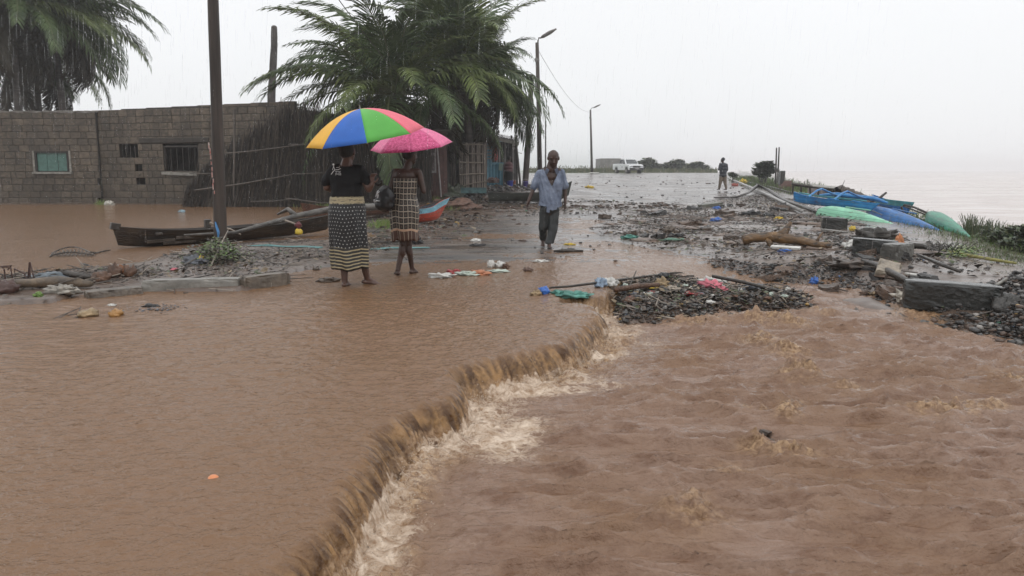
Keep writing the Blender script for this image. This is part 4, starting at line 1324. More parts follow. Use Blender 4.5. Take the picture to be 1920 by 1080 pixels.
def grass_field(name, spots, h_, w_, mats, label):
    it = []; mi = []
    for (px, py, spread_px) in spots:
        p = on(px + rnd.uniform(-spread_px, spread_px), py + rnd.uniform(-1.5, 1.5))
        it.append((p.x, p.y, sz(p.x, p.y) - .02, w_ * rnd.uniform(.6, 1.3), h_ * rnd.uniform(.5, 1.3), rnd.gauss(0, .3), rnd.gauss(0, .3))); mi.append(rnd.randrange(len(mats)))
    o = stalks(name, it, mats, np.array(mi)); tag(o, label, "grass", kind="stuff"); return o
it = []; mi = []
for i in range(5200):                        # rough grass line beyond the road
    px = rnd.uniform(985, 1190) if rnd.random() < .8 else rnd.uniform(1190, 1345)
    Y_ = rnd.uniform(98, 125)
    p = A(px, 325, Y_); z0 = gz(p.x, Y_) if False else 0.95
    it.append((p.x, Y_, z0 - .1, .07, rnd.uniform(.25, .75) * (1.5 if rnd.random() < .08 else 1), rnd.gauss(0, .25), 0)); mi.append(rnd.choice((0, 1, 2)))
m_dryg = mat("dry_grass", (0.17, 0.16, 0.09), .6)
o = stalks("rough_grass", it, [m_lf[2], m_dryg, m_lf[1]], np.array(mi)); tag(o, "rough pale grass line at the far edge of the road", "grass", kind="stuff")
# bank grass along the boats
it = []; mi = []
LN = [(1385, 333), (1430, 345), (1500, 356), (1560, 366), (1660, 395), (1740, 420), (1800, 445), (1850, 470), (1900, 490)]
for i in range(11000):
    k = rnd.random() * (len(LN) - 1); a = int(k); t = k - a
    px = LN[a][0] * (1 - t) + LN[a + 1][0] * t + rnd.gauss(0, 6); py = LN[a][1] * (1 - t) + LN[a + 1][1] * t + rnd.gauss(0, 4.5)
    if px > 1540 and rnd.random() < .25: continue
    p = on(px, py, 4) if i % 8 == 0 else p0_ + Vector((rnd.gauss(0, .35), rnd.gauss(0, .5), 0))
    if i % 8 == 0: p0_ = p
    s_ = max(.5, p.y / 25)
    it.append((p.x, p.y, p.z - .03, .014 * s_, rnd.uniform(.05, .17) * s_, rnd.gauss(0, .4), rnd.gauss(0, .3))); mi.append(rnd.choice((0, 1, 1, 2)))
o = stalks("bank_grass", it, [m_lf[1], m_lf[2], m_lb[0]], np.array(mi)); tag(o, "short green grass on the bank under the boats", "grass", kind="stuff")
# tufts round the canoe and fence foot
it = []; mi = []
for (px, py, w_, h_, k_) in ((190, 383, 12, 3, 120), (600, 388, 45, 3, 700), (660, 392, 40, 3, 500), (730, 425, 30, 4, 420), (820, 372, 12, 4, 200), (840, 392, 25, 3, 200), (1740, 462, 12, 3, 0)):
    for _ in range(k_):
        p = on(px + rnd.gauss(0, w_ * .5), py + rnd.gauss(0, h_ * .6), 3)
        it.append((p.x, p.y, p.z - .02, .012, rnd.uniform(.05, .2), rnd.gauss(0, .4), rnd.gauss(0, .3))); mi.append(rnd.choice((0, 1)))
o = stalks("grass_tufts", it, [m_lb[0], m_lb[1]], np.array(mi)); tag(o, "bright green grass tufts along the fence foot and behind the women", "grass", kind="stuff")
# ------------------------------------------------------------------ boats
def hull(name, L_, W_, H_, mats, rise0=.25, rise1=.25, stem0=.12, stem1=.2, vee=.55, th=.03, flat=0.25, parent=None, stripe=None, n_=22, m_=9, sheer=1.0, solid=False, bow_pow=.75, rocker=0.0, rk0=None):
    """long open canoe shell along x: rise = how far each end sweeps up, stem = overhang of each end"""
    st = []
    for i in range(n_ + 1):
        s = i / n_
        u = 2 * s - 1
        w = W_ / 2 * max(0.02, (1 - abs(u) ** 2.2)) ** bow_pow if rk0 is None else W_ / 2 * max(.02, min(1, (1 - u) / 1.25)) ** .75 * max(.05, min(1, (1 + u) / .5)) ** .7
        r = (rise0 if u < 0 else rise1) * abs(u) ** 2.6
        kz = (rise0 * .55 if u < 0 else rise1 * .55) * abs(u) ** 5 + (rocker * H_ * max(0, (u + .5) / 1.5) ** 1.7 if rk0 is not None else rocker * H_ * abs(u) ** 2.4) + (rk0 * H_ * max(0, (-u - .55) / .45) ** 2.0 if rk0 is not None else 0)
        st.append((u, w, kz, H_ + r * sheer))
    V_o, V_i = [], []
    for (u, w, kz, top) in st:
        for inner in (0, 1):
            ring = []
            for k in range(m_):
                a = -1 + 2 * k / (m_ - 1)
                yy = math.copysign(abs(a) ** 1.0, a)
                prof = abs(a) ** (1 / (1 - vee + .02) if vee < .95 else 6)
                zz = abs(a) ** 2.4
                ywid = w * (abs(a) ** .62) * math.copysign(1, a)
                z = kz + (top - kz) * zz
                ov = (stem0 if u < 0 else stem1) * abs(u) ** 8 * zz
                x = u * (L_ / 2) + math.copysign(ov, u)
                if inner:
                    f = max(0.0, 1 - th / max(w, .001))
                    ywid *= f; z = max(z, kz + th) if abs(a) < .99 else top + .001
                    x *= (1 - th / L_ * 1.2)
                ring.append((x, ywid, z))
            (V_i if inner else V_o).append(ring)
    b = MB()
    vs_ = [p for r_ in V_o for p in r_] + [p for r_ in V_i for p in r_]
    off = len(V_o) * m_
    fs, mi = [], []
    for i in range(n_):
        for k in range(m_ - 1):
            q = i * m_ + k
            fs.append((q, q + m_, q + m_ + 1, q + 1)); mi.append(1 if (stripe and (k < stripe or k >= m_ - 1 - stripe)) else 0)
            fs.append((off + q, off + q + 1, off + q + m_ + 1, off + q + m_)); mi.append(len(mats) - 1 if len(mats) > 2 else 0)
        for k in (0, m_ - 1):
            q = i * m_ + k; f = (q, off + q, off + q + m_, q + m_)
            fs.append(f if k else f[::-1]); mi.append(0)
    for i in (0, n_):
        f = tuple(i * m_ + k for k in range(m_))
        fs.append(f if i == 0 else f[::-1]); mi.append(1 if stripe else 0)
        f = tuple(off + i * m_ + k for k in range(m_))
        fs.append(f[::-1] if i == 0 else f); mi.append(0)
    b.v = vs_; b.f = fs; b.m = mi
    o = b.build(name, mats, parent, smooth_=True)
    es = o.modifiers.new("e", 'EDGE_SPLIT'); es.split_angle = math.radians(38)
    return o
m_dug = mat("black_wet_canoe_wood", (0.008, 0.006, 0.005), 0.5, spec=.25, var=.3, scale=3, bump=.9, bscale=16, stretch=(.25, 2, 2.5), color2=(0.045, 0.028, 0.016))
m_dugin = mat("canoe_inside", (0.03, 0.022, 0.017), .5, var=.4)
def place_between(o, pa, pb, tilt=0.0):
    d = pb - pa
    o.location = (pa + pb) / 2
    o.rotation_euler = Euler((tilt, -math.atan2(d.z, math.hypot(d.x, d.y)), math.atan2(d.y, d.x)), 'XYZ')

# dugout canoe by the pole
pa, pb = on(222, 466), on(612, 440)
cn = empty("dugout_canoe", (0, 0, 0), 0, "long blackened dugout canoe half afloat behind the utility pole", "canoe")
Lc = (pb - pa).length
place_between(cn, Vector((pa.x, pa.y, -.03)), Vector((pb.x, pb.y, .04)))
hull("hull", Lc, .62, .27, [m_dug, m_dug, m_dugin], .16, .12, .07, .25, parent=cn, th=.035)
q = MB(); q.cbox((-Lc / 2 - .02, 0, .42), (.16, .09, .12), rot=(0, .2, 0), ch=.01); q.build("stem_head", m_woodd, cn)
for x_ in (-.35, .15):
    q = MB(); q.cbox((Lc * x_, 0, .255), (.12, .52, .04), ch=.008); q.build("thwart", m_wood, cn)
q = MB(); q.cbox((-.58, -.24, .38), (.11, .09, .16), ch=.012); q.build("cleat", m_woodd, cn)
q = MB(); q.tube([(-.56, -.27, .40), (-.40, -.30, .31), (-.18, -.32, .25), (.0, -.36, .14)], [.028, .026, .022, .015], 6, jit=.15)
q.build("bent_branch", m_woodl, cn)
for (x0, z0, w_) in ((-1.45, .13, .5), (-.95, .16, .45), (-1.1, .07, .6)):
    q = MB(); q.cbox((x0, -.245 - (x0 + 1.2) * -.02 + (0.06 if z0 < .1 else .02), z0), (w_, .02, .05), rot=(.25, 0, 0), ch=.004, jit=.006); q.build("patch_plank", m_wood, cn)

# second canoe behind, only its reddish bow showing left of the women
c2 = empty("brown_canoe", (0, 0, 0), 0, "reddish brown canoe bow poking out from behind the woman in black", "canoe")
pa, pb = on(560, 428), on(760, 402)
place_between(c2, Vector((pa.x, pa.y + .6, .12)), Vector((pb.x, pb.y + .6, .1)), .1)
hull("hull", (pb - pa).length, .6, .26, [mat("red_brown_canoe", (0.10, 0.042, 0.024), .35, var=.5, scale=4, bump=.5), m_dug, m_dugin], .2, .15, .22, .2, parent=c2)
q = MB(); q.cbox((-(pb - pa).length * .25, 0, .28), (.1, .5, .035), ch=.008); q.build("thwart", m_wood, c2)
# fallen trunk across the canoe
P_t = [A(345, 441, 14.3), A(440, 436, 14.5), A(500, 420, 14.8), A(555, 405, 15.2), A(625, 392, 15.6), A(700, 388, 16.2), A(760, 384, 16.8)]
q = MB(); fine_ = []
for i in range(len(P_t) - 1):
    for k in range(4): fine_.append(P_t[i].lerp(P_t[i + 1], k / 4) - P_t[0])
q.tube(fine_, list(np.linspace(.018, .085, len(fine_))), 9, jit=.12)
q.tube([P_t[3] - P_t[0], A(540, 392, 15.3) - P_t[0], A(520, 402, 15.4) - P_t[0]], [.06, .05, .02], 6, jit=.2)
o = q.build("fallen_log", mat("grey_wet_bark", (0.085, 0.078, 0.07), .4, var=.45, scale=6, bump=.8, bscale=18), smooth_=True)
o.location = P_t[0]; tag(o, "long grey fallen trunk lying across the dugout canoe towards the women", "log")
q = MB(); b0 = A(535, 413, 14.4); q.tube([Vector((0, 0, 0)), A(552, 419, 14.3) - b0, A(566, 424, 14.2) - b0], [.02, .017, .012], 5); q.tube([A(552, 419, 14.3) - b0, A(562, 431, 14.2) - b0], .012, 5)
o = q.build("branch", m_woodl); o.location = b0; tag(o, "short pale forked branch hooked over the canoe's rim", "branch")

# orange and blue boat
ob = empty("orange_boat", (0, 0, 0), 0, "orange-red boat with a lettered blue band, its bow right of the second woman", "boat")
pa, pb = A(752, 398, 19.7), A(826, 384, 20.2)
pa.z = .02; pb.z = .12
place_between(ob, pa, pb)
Lb = (pb - pa).length
m_or = mat("orange_boat_paint", (0.42, 0.055, 0.025), .35, var=.25, scale=3)
m_bl2 = mat("light_blue_boat_band", (0.20, 0.42, 0.52), .35, var=.3, scale=6)
hull("hull", Lb, .75, .36, [m_or, m_bl2, m_dugin], .1, .16, .1, .30, parent=ob, stripe=1, m_=13)
tcv = bpy.data.curves.new("lettering", 'FONT'); tcv.body = "IIDATIINI"; tcv.size = .19; tcv.extrude = .003
to = bpy.data.objects.new("lettering", tcv); col.objects.link(to)
dg = bpy.context.evaluated_depsgraph_get()
me = bpy.data.meshes.new_from_object(to.evaluated_get(dg)); bpy.data.objects.remove(to)
lo = bpy.data.objects.new("lettering", me); col.objects.link(lo); lo.parent = ob
me.materials.clear(); me.materials.append(mat("dark_blue_lettering", (.02, .035, .07), .4))
lo.rotation_euler = (math.radians(78), -.09, .17); lo.location = (-.30, -.385, .25); lo.scale = (.8, 1, 1)

# dark canoe in front of the shack
dc = empty("dark_canoe", (0, 0, 0), 0, "dark green-black canoe lying in front of the blue shack, pointed end behind the man", "canoe")
pa, pb = A(916, 377, 29.5), A(1066, 377, 29.5)
pa.z = pb.z = min(pa.z, pb.z) - .02
place_between(dc, pa, pb)
hull("hull", (pb - pa).length, .8, .33, [mat("greenish_black_hull", (0.03, 0.034, 0.028), .35, var=.5, scale=3, bump=.6), m_dug, m_dugin], .02, .42, .02, .12, parent=dc)
q = MB(); q.cbox((-.6, 0, .30), (.14, .7, .04), ch=.01); q.build("thwart", m_wood, dc)
q = MB(); q.cbox((.4, 0, .30), (.14, .7, .04), ch=.01); q.build("thwart", m_wood, dc)

def worn(m, mud=(0.12, 0.085, 0.06), amt=.55):
    # chipped paint and splashed mud over the paint, with plank seams along the hull
    n = N(m); P_ = n.n("ShaderNodeTexCoord").outputs["Object"]
    src = n.b.inputs["Base Color"].links[0].from_socket
    a = n.rng(n.noise(n.mapping(P_, (1.2, 3, 3)), 3.5, 6, .75), amt, amt + .08)
    b = n.rng(n.noise(n.mapping(P_, (.5, 4, 9)), 5, 4, .7), .60, .66)
    c = n.mix(n.math('MULTIPLY', a, .8), src, mud)
    c = n.mix(n.math('MULTIPLY', b, .5), c, (.35, .35, .33))
    w = n.t.nodes.new("ShaderNodeTexWave"); w.bands_direction = 'Z'; w.inputs["Scale"].default_value = 3.2; w.inputs["Distortion"].default_value = .6
    n.l(P_, w.inputs["Vector"]); sm_ = n.rng(w.outputs["Fac"], 0, .06, 1, 0)
    n.l(n.mix(n.math('MULTIPLY', sm_, .6), c, (.02, .03, .04)), n.b.inputs["Base Color"])
    n.l(n.bump(n.noise(P_, 14, 4), .4, .02), n.b.inputs["Normal"])
    return m
# ---- boats drawn up on the sea bank
m_b1 = mat("bright_blue_boat_paint", (0.012, 0.15, 0.42), .32, var=.25, scale=3, color2=(0.03, 0.25, 0.55))
m_b2 = mat("deep_blue_boat_paint", (0.0, 0.13, 0.40), .42, var=.2, scale=3)
m_g1 = mat("pale_green_boat_paint", (0.24, 0.56, 0.38), .4, var=.15, scale=2)
m_g2 = mat("sea_green_boat_paint", (0.015, 0.22, 0.13), .4, var=.25, scale=2)
m_tl = mat("teal_boat_paint", (0.06, 0.30, 0.34), .4, var=.35, scale=4)
for m__ in (m_b1, m_b2, m_g1, m_g2, m_tl, m_or): worn(m__, amt=.58)
ba = empty("blue_outrigger", (0, 0, 0), 0, "bright blue canoe with outrigger spars, furthest left of the boats on the bank", "boat")
pa, pb = A(1487, 380, 25.5), A(1632, 397, 23.2)
place_between(ba, pa, pb, -.12)
Lb = (pb - pa).length
hull("hull", Lb, .46, .23, [m_b1, m_b1, m_b1], .12, .04, .04, .25, parent=ba)
for x_ in (-.15, .18):
    q = MB(); q.tube([(Lb * x_, -.55, .22), (Lb * x_, -.2, .45), (Lb * x_, 0, .52), (Lb * x_ + .05, .55, .42), (Lb * x_ + .05, .95, .40)], [.035, .04, .045, .04, .035], 7, flat=.7); q.build("outrigger_spar", m_b1, ba)
q = MB(); q.tube([(-Lb * .42, .95, .36), (-Lb * .2, .97, .44), (Lb * .3, .95, .42), (Lb * .46, .93, .34)], [.03, .07, .07, .03], 8); q.build("float", m_b1, ba)
for x_ in (-.3, .02, .33):
    q = MB(); q.cbox((Lb * x_, 0, .25), (.12, .44, .03), ch=.008); q.build("thwart", m_b1, ba)
for s_ in (-1, 1):
    q = MB(); q.tube([(-Lb * .40, s_ * .13, .33), (-Lb * .2, s_ * .225, .29), (Lb * .2, s_ * .225, .29), (Lb * .40, s_ * .12, .30)], .022, 6); q.build("gunwale", m_tl, ba)

gb = empty("upturned_green_boat", (0, 0, 0), 0, "pale mint green boat lying upside down in front of the blue outrigger", "boat")
pa, pb = A(1532, 396, 23.0), A(1681, 415, 20.0)
pa.z = gz(pa.x, pa.y) + .30; pb.z = gz(pb.x, pb.y) + .22
pa = on(1534, 403); pb = on(1690, 421)
place_between(gb, pa + Vector((0, 0, .33)), pb + Vector((0, 0, .24)), math.pi)
hull("hull", (pb - pa).length, .58, .34, [m_g1, m_g1, m_g1], .0, .0, .05, .12, parent=gb, bow_pow=.75, rocker=.88, rk0=.45)
q = MB(); q.cbox((0, 0, -.02), ((pb - pa).length * .3, .03, .03), ch=.006); q.build("keel_strip", m_g1, gb)

bb = empty("upturned_blue_boat", (0, 0, 0), 0, "long deep blue hull lying keel up between the pale green and sea green boats", "boat")
pa, pb = on(1628, 402), on(1780, 435)
place_between(bb, pa + Vector((0, 0, .34)), pb + Vector((0, 0, .24)), math.pi - .1)
hull("hull", (pb - pa).length, .5, .32, [m_b2, m_b2, m_b2], .0, .0, .1, .3, parent=bb, bow_pow=.75, rocker=.88, rk0=.45)
q = MB(); q.cbox((0, 0, -.02), ((pb - pa).length * .3, .03, .03), ch=.006); q.build("keel_strip", m_b2, bb)

for (r_, pts) in ((ba, [(1.0, .3, .1), (1.6, .6, -.1), (2.2, .5, -.25)]), (bb, [(1.1, .1, .3), (1.5, -.35, .25), (1.9, -.6, .28)])):
    q = MB(); q.tube(pts, .013, 5); q.build("mooring_rope", m_pale, r_)
tb = empty("teal_canoe", (0, 0, 0), 0, "teal and blue canoe half hidden behind the deep blue hull, seaward side", "boat")
pa, pb = A(1634, 382, 27.5), A(1700, 395, 25.0)
place_between(tb, pa - Vector((0, 0, .12)), pb - Vector((0, 0, .1)), -.2)
hull("hull", (pb - pa).length * 1.05, .6, .34, [m_b2, m_tl, m_b2], .1, .05, .1, .2, parent=tb, stripe=1)

ggb = empty("sea_green_boat", (0, 0, 0), 0, "dark sea green upturned hull, rightmost of the boats on the bank", "boat")
pa, pb = on(1740, 415), on(1826, 447)
place_between(ggb, pa + Vector((0, .1, .38)), pb + Vector((0, .1, .30)), math.pi)
hull("hull", (pb - pa).length, .5, .32, [m_g2, m_g2, m_g2], .0, .0, .05, .25, parent=ggb, bow_pow=.75, rocker=.88, rk0=.45)

# collapsed timber jetty frame and net heap behind the boats
jt = empty("collapsed_shelter", A(1530, 366, 28), 0, "dark collapsed timber shelter with a pale roof board behind the blue outrigger", "shelter")
J = lambda px, py, Y_=28: A(px, py, Y_) - jt.location
def bar(r0, pts, rad, name, m_, n_=5, jit=.12):
    q = MB(); q.tube(pts, rad, n_, jit=jit); return q.build(name, m_, r0)
bar(jt, [J(1484, 344), J(1520, 350), J(1560, 353, 27.6), J(1602, 357, 27.2)], .045, "beam", m_woodd)
bar(jt, [J(1486, 347, 28.6), J(1530, 353, 28.6), J(1590, 362, 28)], .03, "beam", m_woodd)
q = MB(); q.box(J(1556, 351, 27.5), (1.3, .5, .03), rot=(.15, .1, 0)); q.build("roof_board", m_pale, jt)
for px in (1486, 1502, 1520, 1534, 1553, 1562, 1580, 1594):
    bar(jt, [J(px, np.interp(px, [1484, 1600], [362, 376]), 27.8), J(px + rnd.uniform(-2, 2), np.interp(px, [1484, 1600], [345, 357]), 27.8)], .035, "post", m_woodd)
q = MB(); q.box(J(1538, 360, 28.4), (.9, .04, .28), rot=(0, .1, 0)); q.build("plank", mat("faded_wood_panel", (.23, .2, .19), .5, var=.3), jt)
q = MB(); q.box(J(1572, 363, 28.3), (.8, .04, .3), rot=(0, .12, 0)); q.build("plank", m_woodd, jt)
for (px, py) in ((1508, 340), (1514, 336), (1498, 340)):
    bar(jt, [J(px, 350), J(px + 1, py)], .012, "stick", m_woodd, 4)

nh = MB()
NB = A(1612, 378, 25.6)
prof = [(1570, 350), (1578, 347), (1600, 357), (1618, 364), (1632, 375), (1642, 385)]
def heap_mesh(base, pts_px, Y_, depth, botpy, seed, name, m_, label, cat):
    b = MB(); n_ = 26; k_ = 8
    for i in range(n_ + 1):
        t = i / n_ * (len(pts_px) - 1); a = min(int(t), len(pts_px) - 2); u = t - a
        px = pts_px[a][0] * (1 - u) + pts_px[a + 1][0] * u; py = pts_px[a][1] * (1 - u) + pts_px[a + 1][1] * u
        top = A(px, py, Y_); bot = A(px, botpy(px), Y_)
        h = top.z - bot.z
        for j in range(k_ + 1):
            v = math.pi * j / k_
            w = .06 * mnoise.noise(Vector((i * .6, j * 1.1, seed))) * 2
            b.v.append((top.x - base.x + w * .6, -math.cos(v) * depth * (1 + w * 2), bot.z - base.z + math.sin(v) ** .8 * h * (1 + w * 1.2)))
    for i in range(n_):
        for j in range(k_):
            q = i * (k_ + 1) + j; b.f.append((q, q + k_ + 1, q + k_ + 2, q + 1)); b.m.append(0)
    o = b.build(name, m_, smooth_=True); o.location = base; tag(o, label, cat); return o
m_net = mat("brown_net", (0.06, 0.045, 0.035), .6, var=.6, scale=9, bump=1.0, bscale=30)
heap_mesh(NB, prof, 25.6, .5, lambda px: np.interp(px, [1570, 1642], [376, 396]), 3, "net_heap", m_net, "heap of brown fishing net draped behind the blue boats", "net")
def stick(pts, rad, label, m_=m_woodd, cat="stick", name="stick", n_=6, jit=.12):
    b0 = Vector(pts[0]); q = MB(); q.tube([Vector(p) - b0 for p in pts], rad, n_, jit=jit)
    o = q.build(name, m_, smooth_=True); o.location = b0; tag(o, label, cat); return o
stick([A(1618, 392, 24.8), A(1630, 378, 24.9), A(1648, 372, 25), A(1662, 361, 25)], [.05, .05, .045, .035], "curved dark timber sticking up beside the net heap", cat="timber", name="bent_timber")
stick([A(1576, 356, 25.2), A(1584, 338, 25.2)], [.012, .008], "thin bare twig rising from the net heap")
q = MB(); b0 = A(1696, 396, 24.5)
q.tube([Vector((0, 0, -.1)), A(1690, 388, 24.5) - b0, A(1695, 384, 24.5) - b0, A(1715, 389, 24.3) - b0, A(1745, 402, 23.9) - b0], .035, 6)
q.tube([A(1694, 386, 24.9) - b0, A(1742, 405, 24.3) - b0], .025, 5)
o = q.build("wooden_frame", m_woodd); o.location = b0; tag(o, "open wooden frame leaning behind the sea green boat", "frame")

# ------------------------------------------------------------------ white pickup
PX0, PX1, YT = 1157, 1199, 93.0
tk = empty("pickup_truck", (0, 0, 0), 0, "white pickup truck seen from its front corner at the far end of the road", "pickup")
pc = A(1177, 326, YT); tk.location = pc; tk.rotation_euler = (0, 0, math.radians(-74))     # nose along local +x
m_white = mat("white_car_paint", (0.72, 0.73, 0.74), .25, var=.06, coat=.5)
m_glass = mat("car_glass", (0.05, 0.055, 0.06), .08, var=.1)
m_rub = mat("black_rubber", (0.02, 0.02, 0.02), .6)
m_chr = mat("dull_chrome", (0.4, 0.4, 0.42), .25, metal=.9)
def prism(b, prof, y0, y1, inset=None):
    n_ = len(prof)
    v0 = [(x, y0 + (inset[i] if inset else 0), z) for i, (x, z) in enumerate(prof)]; v1 = [(x, y1 - (inset[i] if inset else 0), z) for i, (x, z) in enumerate(prof)]
    b.add(v0 + v1, [tuple(range(n_)), tuple(range(2 * n_ - 1, n_ - 1, -1))] + [(i + n_, (i + 1) % n_ + n_, (i + 1) % n_, i) for i in range(n_)])
b = MB(); prism(b, [(2.3, .45), (2.38, .62), (2.34, .92), (2.15, 1.04), (1.15, 1.13), (-.55, 1.16), (-2.45, 1.14), (-2.5, .5), (-1.9, .42), (-1.75, .8), (-1.15, .8), (-1.0, .42), (1.0, .42), (1.15, .8), (1.75, .8), (1.9, .42)], -.85, .85)
body = b.build("body", m_white, tk); bv = body.modifiers.new("b", 'BEVEL'); bv.width = .05; bv.segments = 2
b = MB(); prism(b, [(1.2, 1.12), (.55, 1.66), (.35, 1.73), (-.45, 1.74), (-.62, 1.66), (-.7, 1.14)], -.80, .80, [0, .12, .15, .15, .12, 0])
cab = b.build("cab", m_white, tk); bv = cab.modifiers.new("b", 'BEVEL'); bv.width = .03
b = MB(); b.add([(1.16, -.68, 1.17), (1.16, .68, 1.17), (.60, .58, 1.62), (.60, -.58, 1.62)], [(0, 1, 2, 3)]); 
for v_ in range(4): b.v[v_] = (b.v[v_][0] + .03, b.v[v_][1], b.v[v_][2] + .02)
b.build("windscreen", m_glass, cab)
for s_ in (-1, 1):
    b = MB(); b.add([(1.02, s_ * .815, 1.17), (-.6, s_ * .815, 1.17), (-.5, s_ * .72, 1.62), (.52, s_ * .72, 1.62)], [(0, 1, 2, 3)]); b.build("side_window", m_glass, cab)
    b = MB(); b.box((1.0, s_ * .95, 1.2), (.1, .16, .16)); b.build("mirror", m_rub, tk)
    b = MB(); b.cbox((2.33, s_ * .62, .86), (.08, .34, .17), ch=.02); b.build("headlight", m_chr, tk)
    b = MB(); b.box((.2, s_ * .857, .78), (.9, .012, .5)); dr_ = b.build("door", m_white, tk)
    b = MB(); b.box((-.1, s_ * .87, .95), (.14, .02, .03)); b.build("handle", m_rub, dr_)
    b = MB(); b.ball((.3, s_ * .868, .78), (.13, .006, .13), 10, 6); b.build("emblem", mat("grey_door_emblem", (.2, .2, .22), .5), dr_)
    for x_ in (1.45, -1.45):
        b = MB(); b.tube([(x_, s_ * .62, .36), (x_, s_ * .88, .36)], .36, 18); w_ = b.build("wheel", m_rub, tk, smooth_=False)
        b = MB(); b.tube([(x_, s_ * .86, .36), (x_, s_ * .895, .36)], .2, 14); b.build("rim", m_pale, w_)
b = MB(); b.cbox((2.42, 0, .55), (.14, 1.72, .30), ch=.04); b.build("bumper", m_rub, tk)
b = MB(); b.box((2.375, 0, .84), (.04, .85, .2)); b.build("grille", m_rub, tk)
b = MB(); b.box((2.50, 0, .6), (.012, .5, .11)); b.build("number_plate", m_frame, tk)
b = MB(); b.box((-1.6, 0, 1.16), (1.6, 1.5, .02)); b.build("load_bed", m_rub, tk)
# ------------------------------------------------------------------ people
m_skin = mat("dark_brown_skin", (0.050, 0.024, 0.016), 0.5, var=.2, scale=8)
m_skin2 = mat("brown_skin", (0.10, 0.052, 0.038), 0.38, var=.2, scale=8)
m_hair = mat("black_hair", (0.010, 0.009, 0.008), 0.6, var=.3, scale=60, bump=.8, bscale=120)
def tcap(b, p0, p1, r0, r1, flat=1.0, n_=10):
    p0, p1 = Vector(p0), Vector(p1)
    d = (p1 - p0).normalized()
    pts, rr = [], []
    for a in (-1, -.8, -.45): pts.append(p0 + d * a * r0); rr.append(r0 * math.sqrt(max(.02, 1 - a * a)))
    for t in (0, .25, .5, .75, 1): pts.append(p0.lerp(p1, t)); rr.append(r0 * (1 - t) + r1 * t)
    for a in (.45, .8, 1): pts.append(p1 + d * a * r1); rr.append(r1 * math.sqrt(max(.02, 1 - a * a)))
    b.tube(pts, rr, n_, flat=flat)
def solidify(b, name, m_, parent, vox, smooth_it=4, cut=None, extra=None, push=None):
    """fuse overlapping volumes into one continuous skin"""
    o = b.build("tmp_" + name, None)
    r = o.modifiers.new("r", 'REMESH'); r.mode = 'VOXEL'; r.voxel_size = vox
    s_ = o.modifiers.new("s", 'SMOOTH'); s_.iterations = smooth_it; s_.factor = .5
    dg = bpy.context.evaluated_depsgraph_get()
    me = bpy.data.meshes.new_from_object(o.evaluated_get(dg))
    bpy.data.objects.remove(o)
    me.name = name
    if cut or push:
        import bmesh
        bm = bmesh.new(); bm.from_mesh(me)
        if push:
            bm.normal_update()
            for v in bm.verts: v.co += v.normal * push(v.co, v.normal)
        if cut:
            bmesh.ops.delete(bm, geom=[v for v in bm.verts if cut(v.co)], context='VERTS')
        bm.to_mesh(me); bm.free()
    me.materials.clear(); me.materials.append(m_)
    me.polygons.foreach_set("use_smooth", [True] * len(me.polygons))
    o = bpy.data.objects.new(name, me); col.objects.link(o)
    if parent is not None: o.parent = parent
    return o
def torso(b, rings, n_=22):
    vs_ = []
    for (x, y, z, rx, ry) in rings:
        for k in range(n_):
            a = 2 * math.pi * k / n_; ca, sa = math.cos(a), math.sin(a)
            vs_.append((x + rx * math.copysign(abs(ca) ** .85, ca), y + ry * math.copysign(abs(sa) ** .85, sa), z))
    fs = [(i * n_ + k, i * n_ + (k + 1) % n_, (i + 1) * n_ + (k + 1) % n_, (i + 1) * n_ + k) for i in range(len(rings) - 1) for k in range(n_)]
    fs += [tuple(range(n_ - 1, -1, -1)), tuple((len(rings) - 1) * n_ + k for k in range(n_))]
    b.add(vs_, fs)
def hand(b, w, d, up, s=1.0, curl=.5, side=1, grip=False):
    """w wrist, d pointing direction of palm, up = back-of-hand normal"""
    w, d, up = Vector(w), Vector(d).normalized(), Vector(up).normalized()
    lat = d.cross(up).normalized() * side
    for k in (-1.2, -.4, .4, 1.2):
        tcap(b, w + lat * .012 * k * s, w + d * .085 * s + lat * .018 * k * s, .015 * s, .013 * s, n_=7)
    L = (.062, .074, .079, .068)
    for i, k in enumerate((-1.5, -.5, .5, 1.5)):
        base = w + d * .088 * s + lat * .020 * k * s
        c = 1.5 if grip else curl
        d1 = (d - up * c * .5).normalized(); d2 = (d - up * c * 1.6).normalized(); d3 = (d * (1 - c * .6) - up * c * 2.2).normalized()
        a1 = base + d1 * L[i] * .45 * s; a2 = a1 + d2 * L[i] * .32 * s; a3 = a2 + d3 * L[i] * .25 * s
        tcap(b, base, a1, .0092 * s, .0088 * s, n_=6); tcap(b, a1, a2, .0088 * s, .008 * s, n_=6); tcap(b, a2, a3, .008 * s, .007 * s, n_=6)
    t0 = w + d * .02 * s + lat * .026 * s; t1 = t0 + (d * .6 + lat * .7 - up * .3).normalized() * .045 * s; t2 = t1 + (d * .9 - up * .5 + lat * .1).normalized() * .035 * s
    tcap(b, t0, t1, .014 * s, .011 * s, n_=6); tcap(b, t1, t2, .011 * s, .009 * s, n_=6)
